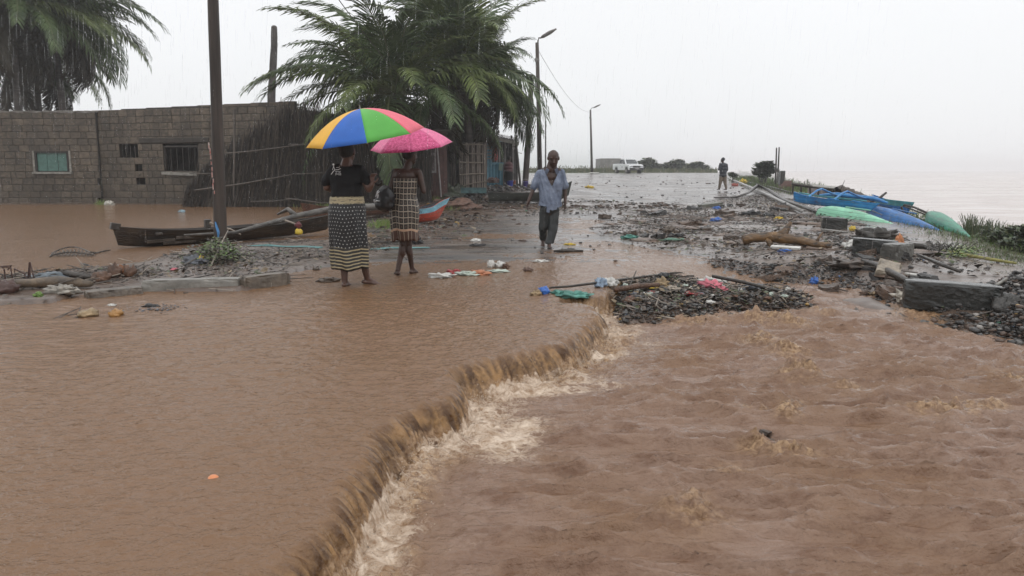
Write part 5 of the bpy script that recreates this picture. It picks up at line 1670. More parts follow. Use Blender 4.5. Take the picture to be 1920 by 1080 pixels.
def foot(b, ankle, d, s=1.0, lift=0):
    a, d = Vector(ankle), Vector(d).normalized(); lat = Vector((d.y, -d.x, 0)).normalized()
    f = Vector((d.x * math.cos(lift), d.y * math.cos(lift), -math.sin(lift))).normalized()
    dn = f.cross(lat).normalized()
    if dn.z > 0: dn = -dn
    heel = a - f * .035 * s + dn * .045 * s
    tcap(b, heel, a + f * .10 * s + dn * .045 * s, .034 * s, .034 * s, flat=.85)
    tcap(b, a, a + f * .12 * s + dn * .05 * s, .038 * s, .022 * s)
    tcap(b, a + f * .08 * s + dn * .055 * s, a + f * .15 * s + dn * .062 * s, .040 * s, .030 * s, flat=.5)
    for i, k in enumerate((-1.7, -.8, 0, .8, 1.6)):
        q = a + f * (.155 - .006 * i) * s + lat * .019 * k * s + dn * .062 * s
        tcap(b, q, q + f * (.034 - .004 * i) * s, .0125 * s if i else .015 * s, .011 * s, n_=6)
def head(b, c, face, r=.105, tilt=0.0, s=1.0):
    """c centre, face = horizontal facing direction"""
    f = Vector(face).normalized(); lat = Vector((f.y, -f.x, 0)); up = Vector((0, 0, 1))
    f2 = (f * math.cos(tilt) - up * math.sin(tilt)); u2 = (up * math.cos(tilt) + f * math.sin(tilt))
    c = Vector(c)
    az = math.atan2(f.y, f.x) - math.pi / 2
    b.ball(c + u2 * .02 * s, (.076 * s, .095 * s, .098 * s), 16, 12, rot=(-tilt, 0, az))
    b.ball(c - u2 * .035 * s + f2 * .02 * s, (.068 * s, .078 * s, .085 * s), 14, 10, rot=(-tilt, 0, az))
    b.ball(c - u2 * .100 * s + f2 * .055 * s, (.040 * s, .030 * s, .026 * s), 8, 6)       # chin
    tcap(b, c + f2 * .088 * s + u2 * .012 * s, c + f2 * .108 * s - u2 * .032 * s, .010 * s, .018 * s, n_=8)   # nose
    tcap(b, c + f2 * .102 * s - u2 * .034 * s - lat * .012, c + f2 * .102 * s - u2 * .034 * s + lat * .012, .010 * s, .010 * s, n_=6)
    for k in (-1, 1):
        b.ball(c + lat * k * .079 * s - u2 * .005 * s, (.014 * s, .02 * s, .032 * s), 8, 6, rot=(0, 0, az))
        b.ball(c + f2 * .082 * s + lat * k * .033 * s + u2 * .028 * s, (.026 * s, .012 * s, .010 * s), 8, 6, rot=(0, 0, az))
    b.ball(c + f2 * .087 * s - u2 * .062 * s, (.026 * s, .012 * s, .007 * s), 8, 6, rot=(0, 0, az))
    b.ball(c + f2 * .087 * s - u2 * .074 * s, (.024 * s, .012 * s, .008 * s), 8, 6, rot=(0, 0, az))
def loft_cloth(name, rings, m_, parent, n_=72, folds=0.0, fk=9, seed=0, thick=.004):
    """rings: (cx, cy, z, rx, ry); a tube of cloth with hanging folds"""
    vs_, fs, uv = [], [], []
    R_ = []
    steps = 5
    for i in range(len(rings) - 1):
        for k in range(steps):
            t = k / steps; R_.append([rings[i][j] * (1 - t) + rings[i + 1][j] * t for j in range(5)])
    R_.append(list(rings[-1]))
    tot = len(R_)
    for i, (cx, cy_, z, rx, ry) in enumerate(R_):
        g = i / (tot - 1)
        for k in range(n_):
            a = 2 * math.pi * k / n_
            f = folds * (0.25 + g) * (math.sin(a * fk + 3 * math.sin(a * 2 + seed) + 1.6 * g) * .6 + mnoise.noise(Vector((math.cos(a) * 2.5, math.sin(a) * 2.5, g * 2.5 + seed))) * 1.3)
            vs_.append((cx + (rx + f) * math.cos(a), cy_ + (ry + f) * math.sin(a), z + (.012 * math.sin(a * 2 + seed) + .01 * math.sin(5 * a)) * g))
    for i in range(tot - 1):
        for k in range(n_): fs.append((i * n_ + k, i * n_ + (k + 1) % n_, (i + 1) * n_ + (k + 1) % n_, (i + 1) * n_ + k))
    b = MB(); b.v = vs_; b.f = fs; b.m = [0] * len(fs)
    o = b.build(name, m_, parent, smooth_=True)
    uvl = o.data.uv_layers.new(name="UVMap")
    arr = np.zeros((len(fs) * 4, 2), np.float32)
    q = 0
    for i in range(tot - 1):
        for k in range(n_):
            for (a, c) in ((k, i), (k + 1, i), (k + 1, i + 1), (k, i + 1)): arr[q] = (a / n_, R_[c][2]); q += 1
    uvl.data.foreach_set("uv", arr.ravel())
    sm = o.modifiers.new("s", 'SOLIDIFY'); sm.thickness = thick
    return o

# ---------- umbrellas
def umbrella(name, tip, axis, R_, depth, colors, mats, az0, label, shaft_len, hook_dir, panel_labels=None):
    r = empty(name, (0, 0, 0), 0, label, "umbrella")
    ax = Vector(axis).normalized()
    q_ = Vector((0, 0, 1)).rotation_difference(ax)
    r.rotation_mode = 'QUATERNION'; r.rotation_quaternion = q_
    r.location = tip
    def P(rho, az, sag=0):
        z = -depth * (rho ** 2.0)
        return Vector((R_ * rho * math.cos(az), R_ * rho * math.sin(az), z))
    nr, na = 10, 8
    for k in range(8):
        a0 = az0 + k * math.pi / 4; a1 = a0 + math.pi / 4
        b = MB()
        for i in range(nr + 1):
            rho = 0.02 + .98 * i / nr
            for j in range(na + 1):
                t = j / na
                p = P(rho, a0) .lerp(P(rho, a1), t)
                bow = math.sin(math.pi * t)
                # cloth between the ribs sags inwards a little and its hem is scalloped
                u = Vector((math.cos((a0 + a1) / 2), math.sin((a0 + a1) / 2), 0))
                p = p + u * R_ * rho * .022 * bow - Vector((0, 0, 1)) * (.012 * bow * rho)
                if i == nr: p = p - u * R_ * .035 * bow + Vector((0, 0, .010 * bow))
                b.v.append(tuple(p))
        for i in range(nr):
            for j in range(na):
                q = i * (na + 1) + j; b.f.append((q, q + na + 1, q + na + 2, q + 1)); b.m.append(0)
        o = b.build("canopy_panel", mats[colors[k]], r, smooth_=True)
        if panel_labels: o["label"] = panel_labels[colors[k]]
        sd_ = o.modifiers.new("s", 'SOLIDIFY'); sd_.thickness = .0015
    for k in range(8):
        a0 = az0 + k * math.pi / 4
        b = MB(); b.tube([P(t, a0) - Vector((0, 0, .006)) for t in np.linspace(.02, 1.0, 8)], .0028, 5); rb = b.build("rib", m_dark, r)
        b = MB(); b.tube([P(.5, a0) - Vector((0, 0, .008)), Vector((0, 0, -.42))], .0022, 4); b.build("stretcher", m_chr, rb)
        b = MB(); b.ball(P(1.005, a0), .006, 6, 4); b.build("rib_tip", m_pale, rb)
    b = MB(); b.tube([(0, 0, -shaft_len), (0, 0, 0)], .006, 8); b.build("shaft", m_rub, r)
    b = MB(); b.tube([(0, 0, -.01), (0, 0, .012), (0, 0, .05)], [.013, .009, .003], 8); b.build("ferrule", m_pale, r)
    H = Vector((0, 0, -shaft_len)); hd = Vector(hook_dir).normalized()
    pts = [H + Vector((0, 0, .10)), H + Vector((0, 0, .02)), H]
    for t in np.linspace(0, math.pi * 1.0, 9)[1:]: pts.append(H + hd * (.045 - .045 * math.cos(t)) - Vector((0, 0, .055 * math.sin(t))))
    b = MB(); b.tube(pts, .013, 8); b.build("handle", m_rub, r, smooth_=True)
    return r
def fabric(name, c, rough=.45, var=.08, wet=.3):
    m = mat(name, c, rough, var=var, scale=3)
    m.node_tree.nodes["Principled BSDF"].inputs["Specular IOR Level"].default_value = 0.2
    return m
mu = [fabric("umbrella_yellow", (0.78, 0.42, 0.035)), fabric("umbrella_blue", (0.035, 0.13, 0.46)), fabric("umbrella_green", (0.10, 0.38, 0.07)), fabric("umbrella_pink_red", (0.70, 0.12, 0.17))]
# azimuths: camera side is -y (270 deg); blue centred at 258, green right of it
az_blue0 = math.radians(270 - 12 - 22.5)
tip1 = A(675, 204, 9.35)
umbrella("rainbow_umbrella", tip1, (-.15, -.15, .975), .69, .33, [1, 2, 3, 0, 1, 2, 3, 0], mu, az_blue0,
         "open umbrella with yellow, blue, green and red panels held by the woman in black", .84, (1, -.25, 0),
         ["yellow panel", "blue panel", "green panel", "red panel"])
m_pk = mat("pink_umbrella_cloth", (0.50, 0.035, 0.16), .4)
n = N(m_pk); P_ = n.n("ShaderNodeTexCoord").outputs["Object"]
n.l(n.mix(n.rng(n.noise(P_, 34, 5, .75), .40, .60), (0.40, 0.012, 0.10), (0.66, 0.09, 0.26)), n.b.inputs["Base Color"])
m_pk2 = mat("pink_umbrella_cloth_pale", (0.66, 0.11, 0.26), .4, var=.2, scale=30)
tip2 = A(767, 238, 10.55)
umbrella("pink_umbrella", tip2, (-.09, -.17, .97), .54, .25, [0, 0, 1, 1, 0, 0, 0, 1], [m_pk, m_pk2], math.radians(270 - 40), "open pink patterned umbrella held by the woman in the checked wrap", .74, (1, 0, 0))

# ---------- woman in black T-shirt (seen from behind), Y = 9.4
S1 = 9.4 / F
g1 = on(660, 533); X1 = lambda px: (px - 660) * S1
Z1 = lambda py: (536 - py) * S1
w1 = empty("person", (A(660, 533, 9.4).x, 9.4, 0), 0, "person from behind in a black T-shirt and dotted black wrap under the rainbow umbrella", "person")
b = MB()
hc = Vector((X1(657), .03, Z1(286)))
head(b, hc, (.25, 1, 0), s=1.12)
tcap(b, (X1(657), .02, Z1(303)), (X1(655), .0, Z1(316)), .062, .072)
sh_z = Z1(319)
tcap(b, (X1(635), 0, sh_z), (X1(678), 0, sh_z), .062, .062)
for z_, rx in ((Z1(330), .16), (Z1(345), .155), (Z1(358), .145), (Z1(370), .15), (Z1(385), .17), (Z1(400), .175)):
    b.ball((X1(655), 0, z_), (rx, .115, .11), 14, 8)
# left arm bent forward, right arm raised to the handle
tcap(b, (X1(630), 0, sh_z - .01), (X1(617), .04, Z1(352)), .05, .042); tcap(b, (X1(617), .04, Z1(352)), (X1(628), .24, Z1(362)), .040, .03)
hand(b, (X1(628), .25, Z1(362)), (.3, 1, .1), (0, 0, 1), .95, .6)
hk = Vector((A(697, 334, 9.3).x - w1.location.x, -.05, Z1(338)))
tcap(b, (X1(682), 0, sh_z - .01), (X1(697), -.02, Z1(354)), .052, .044); tcap(b, (X1(697), -.02, Z1(354)), hk + Vector((-.01, .0, -.05)), .043, .032)
hand(b, hk + Vector((-.012, .0, -.045)), (.12, -.1, 1), (-.5, -.9, .1), 1.0, .9, grip=True)
# legs
zl, zr = Z1(540), Z1(531)
al = Vector((X1(647), -.02, .06)); ar = Vector((X1(686), .10, .075))
tcap(b, (X1(643), 0, Z1(405)), (X1(646), .0, Z1(470)), .085, .062); tcap(b, (X1(646), 0, Z1(470)), al, .06, .036)
tcap(b, (X1(669), 0, Z1(405)), (X1(679), .02, Z1(470)), .085, .062); tcap(b, (X1(679), .02, Z1(470)), ar, .06, .036)
b.ball((X1(646), -.025, Z1(492)), (.052, .058, .10), 10, 8); b.ball((X1(681), .03, Z1(488)), (.052, .058, .10), 10, 8)
foot(b, al, (.1, 1, 0), .95); foot(b, ar, (1, .35, 0), .95, .12)
solidify(b, "body", m_skin2, w1, .0065)
b = MB(); b.ball(hc + Vector((-.005, -.018, .028)), (.098, .108, .105), 16, 12); b.ball(hc + Vector((0, -.085, .0)), (.05, .04, .045), 10, 8)
solidify(b, "hair", m_hair, w1, .008, 2)
m_tee = mat("wet_black_cotton", (0.006, 0.006, 0.007), .7, spec=.25, var=.3, scale=5, bump=.3, bscale=60)
b = MB()
tcap(b, (X1(633), 0, sh_z - .004), (X1(680), 0, sh_z - .004), .074, .074)
torso(b, [(X1(655), 0, Z1(376), .19, .135), (X1(655), 0, Z1(366), .185, .13), (X1(655), 0, Z1(355), .18, .13), (X1(655), 0, Z1(340), .185, .138), (X1(655), 0, Z1(328), .19, .135), (X1(656), 0, Z1(318), .17, .11), (X1(656), 0, Z1(311), .10, .08)])
tcap(b, (X1(632), 0, sh_z - .01), (X1(617), .025, Z1(340)), .066, .068)
tcap(b, (X1(681), 0, sh_z - .01), (X1(695), -.012, Z1(340)), .066, .066)
solidify(b, "tshirt", m_tee, w1, .010, 5, cut=lambda c: c.z < Z1(370) + .01 * math.sin(c.x * 30) or (c.z > Z1(312) and abs(c.x - X1(656)) < .075),
         push=lambda c, n_: .010 * mnoise.noise(Vector((c.x * 7, c.y * 7, c.z * 16))) + .006 * mnoise.noise(Vector((c.x * 20, c.y * 20, c.z * 10))))
# white print on the back: a leaping stroke figure with a block of small text below
b = MB(); yb = -.158
def stroke(pts, r_): b.tube([(X1(px), yb - (0.004 if abs(px - 650) < 9 else 0.0), Z1(py)) for px, py in pts], r_, 6, flat=.35)
stroke([(633, 327), (637, 322), (640, 319), (646, 318.5), (651, 316.5)], .0095)
stroke([(638, 310), (638.5, 315), (640, 319)], .008); stroke([(636, 319), (637, 315), (638, 312)], .006)
stroke([(643, 315), (649, 314), (649, 312.5)], .006)
b.ball((X1(638), yb - .006, Z1(309.3)), .012, 8, 5)
for i in range(5):
    for k in range(7):
        if rnd.random() < .8: b.box((X1(641.5 + k * 1.5), yb - .004, Z1(321.5 + i * 1.7)), (.0062, .003, .0045))
b.build("shirt_print", mat("white_print", (.8, .8, .8), .5), w1)
m_wrap = mat("dotted_black_wrap", (0.012, 0.012, 0.014), .5)
def uvn(m_):
    n = N(m_); uv = n.n("ShaderNodeTexCoord").outputs["UV"]
    s_ = n.t.nodes.new("ShaderNodeSeparateXYZ"); n.l(uv, s_.inputs[0]); return n, s_.outputs[0], s_.outputs[1], uv
n, U, Vv, uv = uvn(m_wrap)
u4 = n.math('MULTIPLY', U, 34.0); v4 = n.math('MULTIPLY', Vv, 24.0)
row = n.math('FLOOR', v4); odd = n.math('MODULO', row, 2.0)
uu = n.math('FRACT', n.math('ADD', u4, n.math('MULTIPLY', odd, .5))); vv = n.math('FRACT', v4)
dx = n.math('MULTIPLY', n.math('SUBTRACT', uu, .5), 1.0); dz = n.math('MULTIPLY', n.math('SUBTRACT', vv, .5), 1.0)
dd = n.math('SQRT', n.math('ADD', n.math('MULTIPLY', dx, dx), n.math('MULTIPLY', dz, dz)))
dot = n.math('LESS_THAN', dd, n.math('MULTIPLY', n.noise(uv, 40, 2), .32))
stripe_z = n.math('LESS_THAN', n.math('FRACT', n.math('ADD', n.math('MULTIPLY', Vv, 25.0), n.math('MULTIPLY', n.noise(uv, 5, 2), .5))), .38)
lowb = n.math('LESS_THAN', Vv, Z1(461)); topb = n.math('GREATER_THAN', Vv, Z1(381))
band = n.math('MAXIMUM', lowb, topb)
creamt = (0.36, 0.30, 0.18)
c1 = n.mix(dot, (0.007, 0.007, 0.008), (0.36, 0.36, 0.35))
c2 = n.mix(n.math('MAXIMUM', stripe_z, n.math('MULTIPLY', topb, n.rng(n.noise(n.mapping(uv, (8, 60, 1)), 3), .42, .5))), (0.02, 0.018, 0.016), creamt)
n.l(n.mix(band, c1, c2), n.b.inputs["Base Color"])
n.l(n.bump(n.noise(n.mapping(uv, (40, 6, 1)), 2, 3), .35, .01), n.b.inputs["Normal"])
loft_cloth("wrap_skirt", [(X1(655), 0, Z1(368), .192, .135), (X1(655), 0, Z1(382), .200, .145), (X1(655), 0, Z1(400), .215, .165), (X1(656), 0, Z1(425), .222, .165), (X1(658), 0, Z1(455), .218, .155), (X1(660), 0, Z1(480), .212, .150), (X1(661), 0, Z1(503), .205, .15)], m_wrap, w1, folds=.026, fk=5, seed=2)

# ---------- woman in the checked wrap, Y = 10.4
S2 = 10.4 / F
X2 = lambda px: (px - 764) * S2
Z2 = lambda py: (517 - py) * S2
w2 = empty("person", (A(764, 515, 10.4).x, 10.4, 0), 0, "person from behind with bare shoulders in a checked brown wrap, carrying a black bag", "person")
b = MB()
hc = Vector((X2(772), .03, Z2(292)))
head(b, hc, (.75, .65, 0), s=.98, tilt=.1)
tcap(b, (X2(770), .02, Z2(308)), (X2(767), .0, Z2(319)), .048, .055)
sh_z = Z2(325)
tcap(b, (X2(746), 0, sh_z), (X2(787), 0, sh_z), .05, .05)
for z_, rx in ((Z2(332), .155), (Z2(342), .15), (Z2(355), .14), (Z2(370), .135), (Z2(388), .16), (Z2(400), .165)):
    b.ball((X2(762), 0, z_), (rx, .10, .10), 14, 8)
tcap(b, (X2(789), 0, sh_z - .005), (X2(797), -.01, Z2(360)), .042, .036); tcap(b, (X2(797), -.01, Z2(360)), (X2(789), .22, Z2(352)), .034, .026)
tcap(b, (X2(789), .22, Z2(352)), (X2(783), .22, Z2(342)), .026, .024)
hand(b, (X2(783), .21, Z2(341)), (0, .1, 1), (0, 1, 0), .9, .9, grip=True)
tcap(b, (X2(744), 0, sh_z - .005), (X2(736), -.03, Z2(358)), .042, .036); tcap(b, (X2(736), -.03, Z2(358)), (X2(738), .2, Z2(366)), .034, .026)
hand(b, (X2(738), .21, Z2(366)), (.2, 1, 0), (0, 0, 1), .9, .6)
al = Vector((X2(747), -.04, .07)); ar = Vector((X2(770), .16, .06))
tcap(b, (X2(752), 0, Z2(408)), (X2(757), .03, Z2(455)), .08, .052); tcap(b, (X2(757), .03, Z2(455)), al, .05, .031)
tcap(b, (X2(768), 0, Z2(408)), (X2(765), .05, Z2(455)), .08, .052); tcap(b, (X2(765), .05, Z2(455)), ar, .05, .031)
b.ball((X2(755.5), -.01, Z2(472)), (.045, .052, .09), 10, 8); b.ball((X2(766), .06, Z2(470)), (.045, .052, .09), 10, 8)
foot(b, al, (-.25, 1, 0), .92); foot(b, ar, (.3, 1, 0), .92)
solidify(b, "body", m_skin, w2, .0065)
b = MB(); b.ball(hc + Vector((-.015, -.02, .026)), (.088, .098, .096), 16, 12); b.ball(hc + Vector((-.055, -.05, -.015)), (.04, .04, .05), 10, 8)
solidify(b, "hair", m_hair, w2, .008, 2)
m_chk = mat("checked_brown_wrap", (0.05, 0.03, 0.022), .5)
n, U, Vv, uv = uvn(m_chk)
u4 = n.math('FRACT', n.math('MULTIPLY', U, 20.0)); v4 = n.math('FRACT', n.math('ADD', n.math('MULTIPLY', Vv, 13.0), n.math('MULTIPLY', n.noise(uv, 4), .5)))
ln = n.math('MAXIMUM', n.math('LESS_THAN', u4, .15), n.math('LESS_THAN', v4, .16))
ce = n.math('MULTIPLY', n.math('LESS_THAN', n.math('ABSOLUTE', n.math('SUBTRACT', u4, .57)), .17), n.math('LESS_THAN', n.math('ABSOLUTE', n.math('SUBTRACT', v4, .58)), .17))
c = n.mix(ce, (0.012, 0.008, 0.006), (0.075, 0.048, 0.034)); c = n.mix(ln, c, (0.33, 0.28, 0.22))
lowb = n.math('LESS_THAN', Vv, Z2(430)); bnd = n.math('MULTIPLY', lowb, n.math('GREATER_THAN', Vv, Z2(434)))
c = n.mix(lowb, c, n.mix(n.math('LESS_THAN', u4, .13), (0.06, 0.024, 0.014), (0.33, 0.28, 0.22)))
c = n.mix(bnd, c, (0.42, 0.27, 0.18))
n.l(c, n.b.inputs["Base Color"])
loft_cloth("wrap_dress", [(X2(763), 0, Z2(336), .158, .115), (X2(762), 0, Z2(352), .155, .12), (X2(761), 0, Z2(370), .152, .125), (X2(761), 0, Z2(392), .182, .15), (X2(761), 0, Z2(412), .180, .15), (X2(761), 0, Z2(432), .165, .14), (X2(762), 0, Z2(452), .155, .13)], m_chk, w2, folds=.016, fk=5, seed=5)
bg = empty("shoulder_bag", (w2.location.x + X2(729), 10.28, Z2(372)), 0, "black shoulder bag with a white flame print hanging behind the checked-wrap person", "bag")
b = MB(); b.ball((0, 0, 0), (.125, .09, .16), 16, 10, rot=(0, .25, 0), jit=.10, seed=4); b.ball((-.02, 0, -.08), (.13, .09, .10), 14, 8, jit=.1, seed=2)
solidify(b, "body", mat("black_nylon", (.012, .012, .014), .35, bump=.4, bscale=20, var=.2), bg, .009)
b = MB(); b.tube([(.03, 0, .13), (.07, -.01, .25), (.10, .02, .36)], .014, 6, flat=.4); b.tube([(-.02, -.01, .12), (.03, -.02, .24), (.10, .01, .37)], .012, 6, flat=.4); b.build("strap", m_rub, bg)
b = MB()
for (x0, z0, x1, z1, r_) in ((-.115, .02, -.06, .085, .018), (-.10, .05, -.07, .10, .012), (-.135, -.05, -.06, -.035, .016), (-.09, .0, -.075, .05, .012), (-.14, -.04, -.12, -.02, .012)):
    b.tube([(x0, -.085, z0), ((x0 + x1) / 2, -.108, (z0 + z1) / 2 + .01), (x1, -.112, z1)], [r_ * .5, r_, r_ * .4], 6, flat=.5)
b.build("white_print", mat("white_bag_print", (.62, .64, .66), .5), bg)

# ---------- man walking towards the camera, Y = 14.1
S3 = 14.1 / F
g3 = wz(A(1028, 462, 14.1).x, 14.1)
X3 = lambda px: (px - 1030) * S3
zb3 = A(1030, 462, 14.1).z
Z3 = lambda py: (462 - py) * S3
w3 = empty("person", (A(1030, 462, 14.1).x, 14.1, zb3), 0, "barefoot person in an open wet blue shirt and dark trousers walking towards the camera", "person")
b = MB()
hc = Vector((X3(1036), -.07, Z3(298)))
head(b, hc, (.05, -1, 0), s=1.2, tilt=.35)
tcap(b, (X3(1035), -.0, Z3(305)), (X3(1033), .0, Z3(318)), .082, .10)
tcap(b, (X3(1020), 0, Z3(321)), (X3(1046), 0, Z3(321)), .055, .055)
sh_z = Z3(325)
tcap(b, (X3(1014), 0, sh_z), (X3(1050), 0, sh_z), .045, .045)
for z_, rx in ((Z3(333), .17), (Z3(345), .165), (Z3(358), .155), (Z3(372), .155), (Z3(386), .16), (Z3(396), .15)):
    b.ball((X3(1031), 0, z_), (rx, .11, .10), 14, 8)
# arm on the picture's left swings out, other hangs down
e1 = Vector((X3(1000), .0, Z3(354))); h1_ = Vector((X3(991), -.08, Z3(376)))
tcap(b, (X3(1011), 0, sh_z - .02), e1, .042, .038); tcap(b, e1, h1_, .040, .028)
hand(b, h1_, (-.35, -.15, -1), (-.8, .4, .1), 1.0, .35, side=1)
e2 = Vector((X3(1059), .04, Z3(358))); h2_ = Vector((X3(1059), -.02, Z3(380)))
tcap(b, (X3(1053), 0, sh_z - .02), e2, .042, .038); tcap(b, e2, h2_, .040, .028)
hand(b, h2_, (.0, -.1, -1), (.9, .2, 0), 1.0, .7, side=-1)
al = Vector((X3(1019), .18, .10)); ar = Vector((X3(1029), -.10, .06))
tcap(b, (X3(1021), 0, Z3(398)), (X3(1018), .0, Z3(428)), .08, .06); tcap(b, (X3(1018), .0, Z3(428)), al, .055, .036)
tcap(b, (X3(1038), 0, Z3(398)), (X3(1035), -.05, Z3(430)), .08, .06); tcap(b, (X3(1035), -.05, Z3(430)), ar, .055, .036)
foot(b, al, (-.1, -1, 0), 1.0, .2); foot(b, ar, (.05, -1, 0), 1.0)
body3 = solidify(b, "body", m_skin, w3, .0065)
b = MB(); b.ball(hc + Vector((0, .026, .040)), (.098, .114, .094), 16, 10, rot=(.30, 0, 0)); solidify(b, "hair", mat("grey_stubble_hair", (.010, .009, .009), .8, var=.3, scale=80), w3, .008, 2)
for k in (-1, 1):
    b = MB(); b.ball(hc + Vector((k * .04 - .0, -.102, -.006)), (.012, .008, .007), 8, 6); b.build("eye", mat("eye_white", (.35, .33, .3), .3), w3)
m_shirt = mat("wet_blue_grey_shirt", (0.085, 0.11, 0.17), .5, var=.25, scale=5, bump=.6, bscale=22, color2=(0.175, 0.21, 0.285))
b = MB()
tcap(b, (X3(1012), 0, sh_z), (X3(1052), 0, sh_z), .066, .066)
torso(b, [(X3(1031), -.01, Z3(397), .205, .15), (X3(1031), -.01, Z3(386), .205, .15), (X3(1031), -.01, Z3(372), .20, .148), (X3(1031), -.005, Z3(358), .205, .15), (X3(1031), -.005, Z3(342), .21, .15), (X3(1031), 0, Z3(330), .205, .135), (X3(1032), 0, Z3(321), .17, .11), (X3(1033), 0, Z3(314), .11, .09)])
tcap(b, (X3(1011), 0, sh_z - .01), (X3(1003), .0, Z3(344)), .064, .072); tcap(b, (X3(1003), 0, Z3(343)), (X3(1001), 0, Z3(350)), .071, .068)
tcap(b, (X3(1053), 0, sh_z - .01), (X3(1057), .03, Z3(350)), .064, .068)
def cutm(c):
    x, y, z = c.x - X3(1033), c.y, c.z
    if y < 0 and z > Z3(348) and abs(x) < (z - Z3(348)) * .46 + .004: return True
    if z > Z3(315) and abs(x) < .085: return True
    if z < Z3(388) - .018 * math.sin(x * 14 + 1) - (0.04 if y < 0 and abs(x) < .035 else 0): return abs(x) < .26 and True
    return False
solidify(b, "shirt", m_shirt, w3, .010, 4, cut=cutm, push=lambda c, n_: .022 * mnoise.noise(Vector((c.x * 9, c.y * 9, c.z * 4))) + .014 * mnoise.noise(Vector((c.x * 24 + c.z * 6, c.y * 20, c.z * 9))))
for k in (-1, 1):
    b = MB(); b.box((X3(1033) + k * .088, -.112, Z3(322)), (.06, .012, .10), rot=(.45, k * -.55, k * .3)); b.build("collar", m_shirt, w3)
b = MB(); b.box((X3(1047), -.155, Z3(350)), (.10, .008, .11), rot=(0.05, 0, .15)); b.build("pocket", m_shirt, w3)
b = MB(); b.box((X3(1027), -.165, Z3(389)), (.05, .012, .16), rot=(.03, .12, 0), jit=.006); b.box((X3(1037), -.165, Z3(387)), (.10, .012, .10), rot=(.03, -.1, 0), jit=.006); b.build("shirt_tail", m_shirt, w3)
m_trs = mat("wet_dark_trousers", (0.016, 0.019, 0.019), .4, var=.2, scale=5, bump=.5, bscale=18)
b = MB()
b.ball((X3(1030), 0, Z3(393)), (.18, .13, .12), 16, 8)
tcap(b, (X3(1021), 0, Z3(398)), (X3(1018), .0, Z3(428)), .098, .080); tcap(b, (X3(1018), .0, Z3(428)), al + Vector((0, 0, .03)), .080, .066)
tcap(b, (X3(1038), 0, Z3(398)), (X3(1036), -.05, Z3(430)), .102, .088); tcap(b, (X3(1036), -.05, Z3(430)), ar + Vector((0, 0, .0)), .088, .075)
solidify(b, "trousers", m_trs, w3, .010, 3, cut=lambda c: c.z < .055, push=lambda c, n_: .010 * mnoise.noise(Vector((c.x * 16, c.y * 16, c.z * 7))))

# ---------- far standing person, Y = 44
S4 = 44.0 / F
zb4 = A(1354, 356, 44).z
X4 = lambda px: (px - 1354) * S4
Z4 = lambda py: (356 - py) * S4
w4 = empty("person", (A(1354, 356, 44).x, 44, zb4), 0, "distant person in a dark jacket and khaki trousers standing alone on the wet road", "person")
b = MB()
hc = Vector((X4(1353), 0, Z4(301)))
head(b, hc, (-.8, .5, 0), s=1.05)
tcap(b, (X4(1353.5), 0, Z4(305)), (X4(1354), 0, Z4(309)), .055, .07)
for z_, rx in ((Z4(312), .19), (Z4(318), .18), (Z4(324), .17), (Z4(329), .18)): b.ball((X4(1354.5), 0, z_), (rx, .13, .14), 12, 8)
tcap(b, (X4(1349), 0, Z4(310)), (X4(1346.8), -.05, Z4(318)), .06, .05); tcap(b, (X4(1346.8), -.05, Z4(318)), (X4(1349.5), .22, Z4(309)), .045, .035)
tcap(b, (X4(1360), 0, Z4(310)), (X4(1362), .05, Z4(319)), .06, .05); tcap(b, (X4(1362), .05, Z4(319)), (X4(1359), .2, Z4(326)), .045, .035)
hand(b, (X4(1349.5), .22, Z4(309)), (.4, .2, 1), (0, 1, 0), 1.0, .8); hand(b, (X4(1359), .2, Z4(326)), (-.5, .6, -.4), (0, 1, 0), 1.0, .6)
for (hx, kx, fx, fy) in ((1352, 1350, 1349, .05), (1357.5, 1359, 1360.5, -.1)):
    tcap(b, (X4(hx), 0, Z4(330)), (X4(kx), 0, Z4(343)), .10, .07); tcap(b, (X4(kx), 0, Z4(343)), (X4(fx), fy, .08), .065, .045); foot(b, (X4(fx), fy, .08), (-.4, .9, 0), 1.1)
solidify(b, "body", m_skin, w4, .02, 2)
b = MB(); m_jk = mat("dark_navy_jacket", (.014, .017, .026), .5, var=.3)
for z_, rx in ((Z4(311), .22), (Z4(317), .225), (Z4(323), .215), (Z4(329), .215)): b.ball((X4(1354.5), 0, z_), (rx, .17, .15), 14, 8)
tcap(b, (X4(1349), 0, Z4(310)), (X4(1346.8), -.05, Z4(318)), .085, .075); tcap(b, (X4(1346.8), -.05, Z4(318)), (X4(1349), .17, Z4(311)), .07, .055)
tcap(b, (X4(1360), 0, Z4(310)), (X4(1362), .05, Z4(319)), .085, .075); tcap(b, (X4(1362), .05, Z4(319)), (X4(1359.5), .17, Z4(325)), .07, .055)
solidify(b, "jacket", m_jk, w4, .022, 2)
b = MB(); b.ball((X4(1354.5), 0, Z4(330)), (.19, .14, .14), 12, 8)
for (hx, kx, fx, fy) in ((1352, 1350, 1349, .05), (1357.5, 1359, 1360.5, -.1)):
    tcap(b, (X4(hx), 0, Z4(331)), (X4(kx), 0, Z4(343)), .125, .095); tcap(b, (X4(kx), 0, Z4(343)), (X4(fx), fy, .12), .09, .07)
solidify(b, "trousers", mat("khaki_trousers", (.13, .10, .07), .5, var=.3), w4, .022, 2)
b = MB(); b.ball(hc + Vector((.02, -.02, .04)), (.10, .115, .10), 12, 8); b.build("cap", m_jk, w4, smooth_=True)

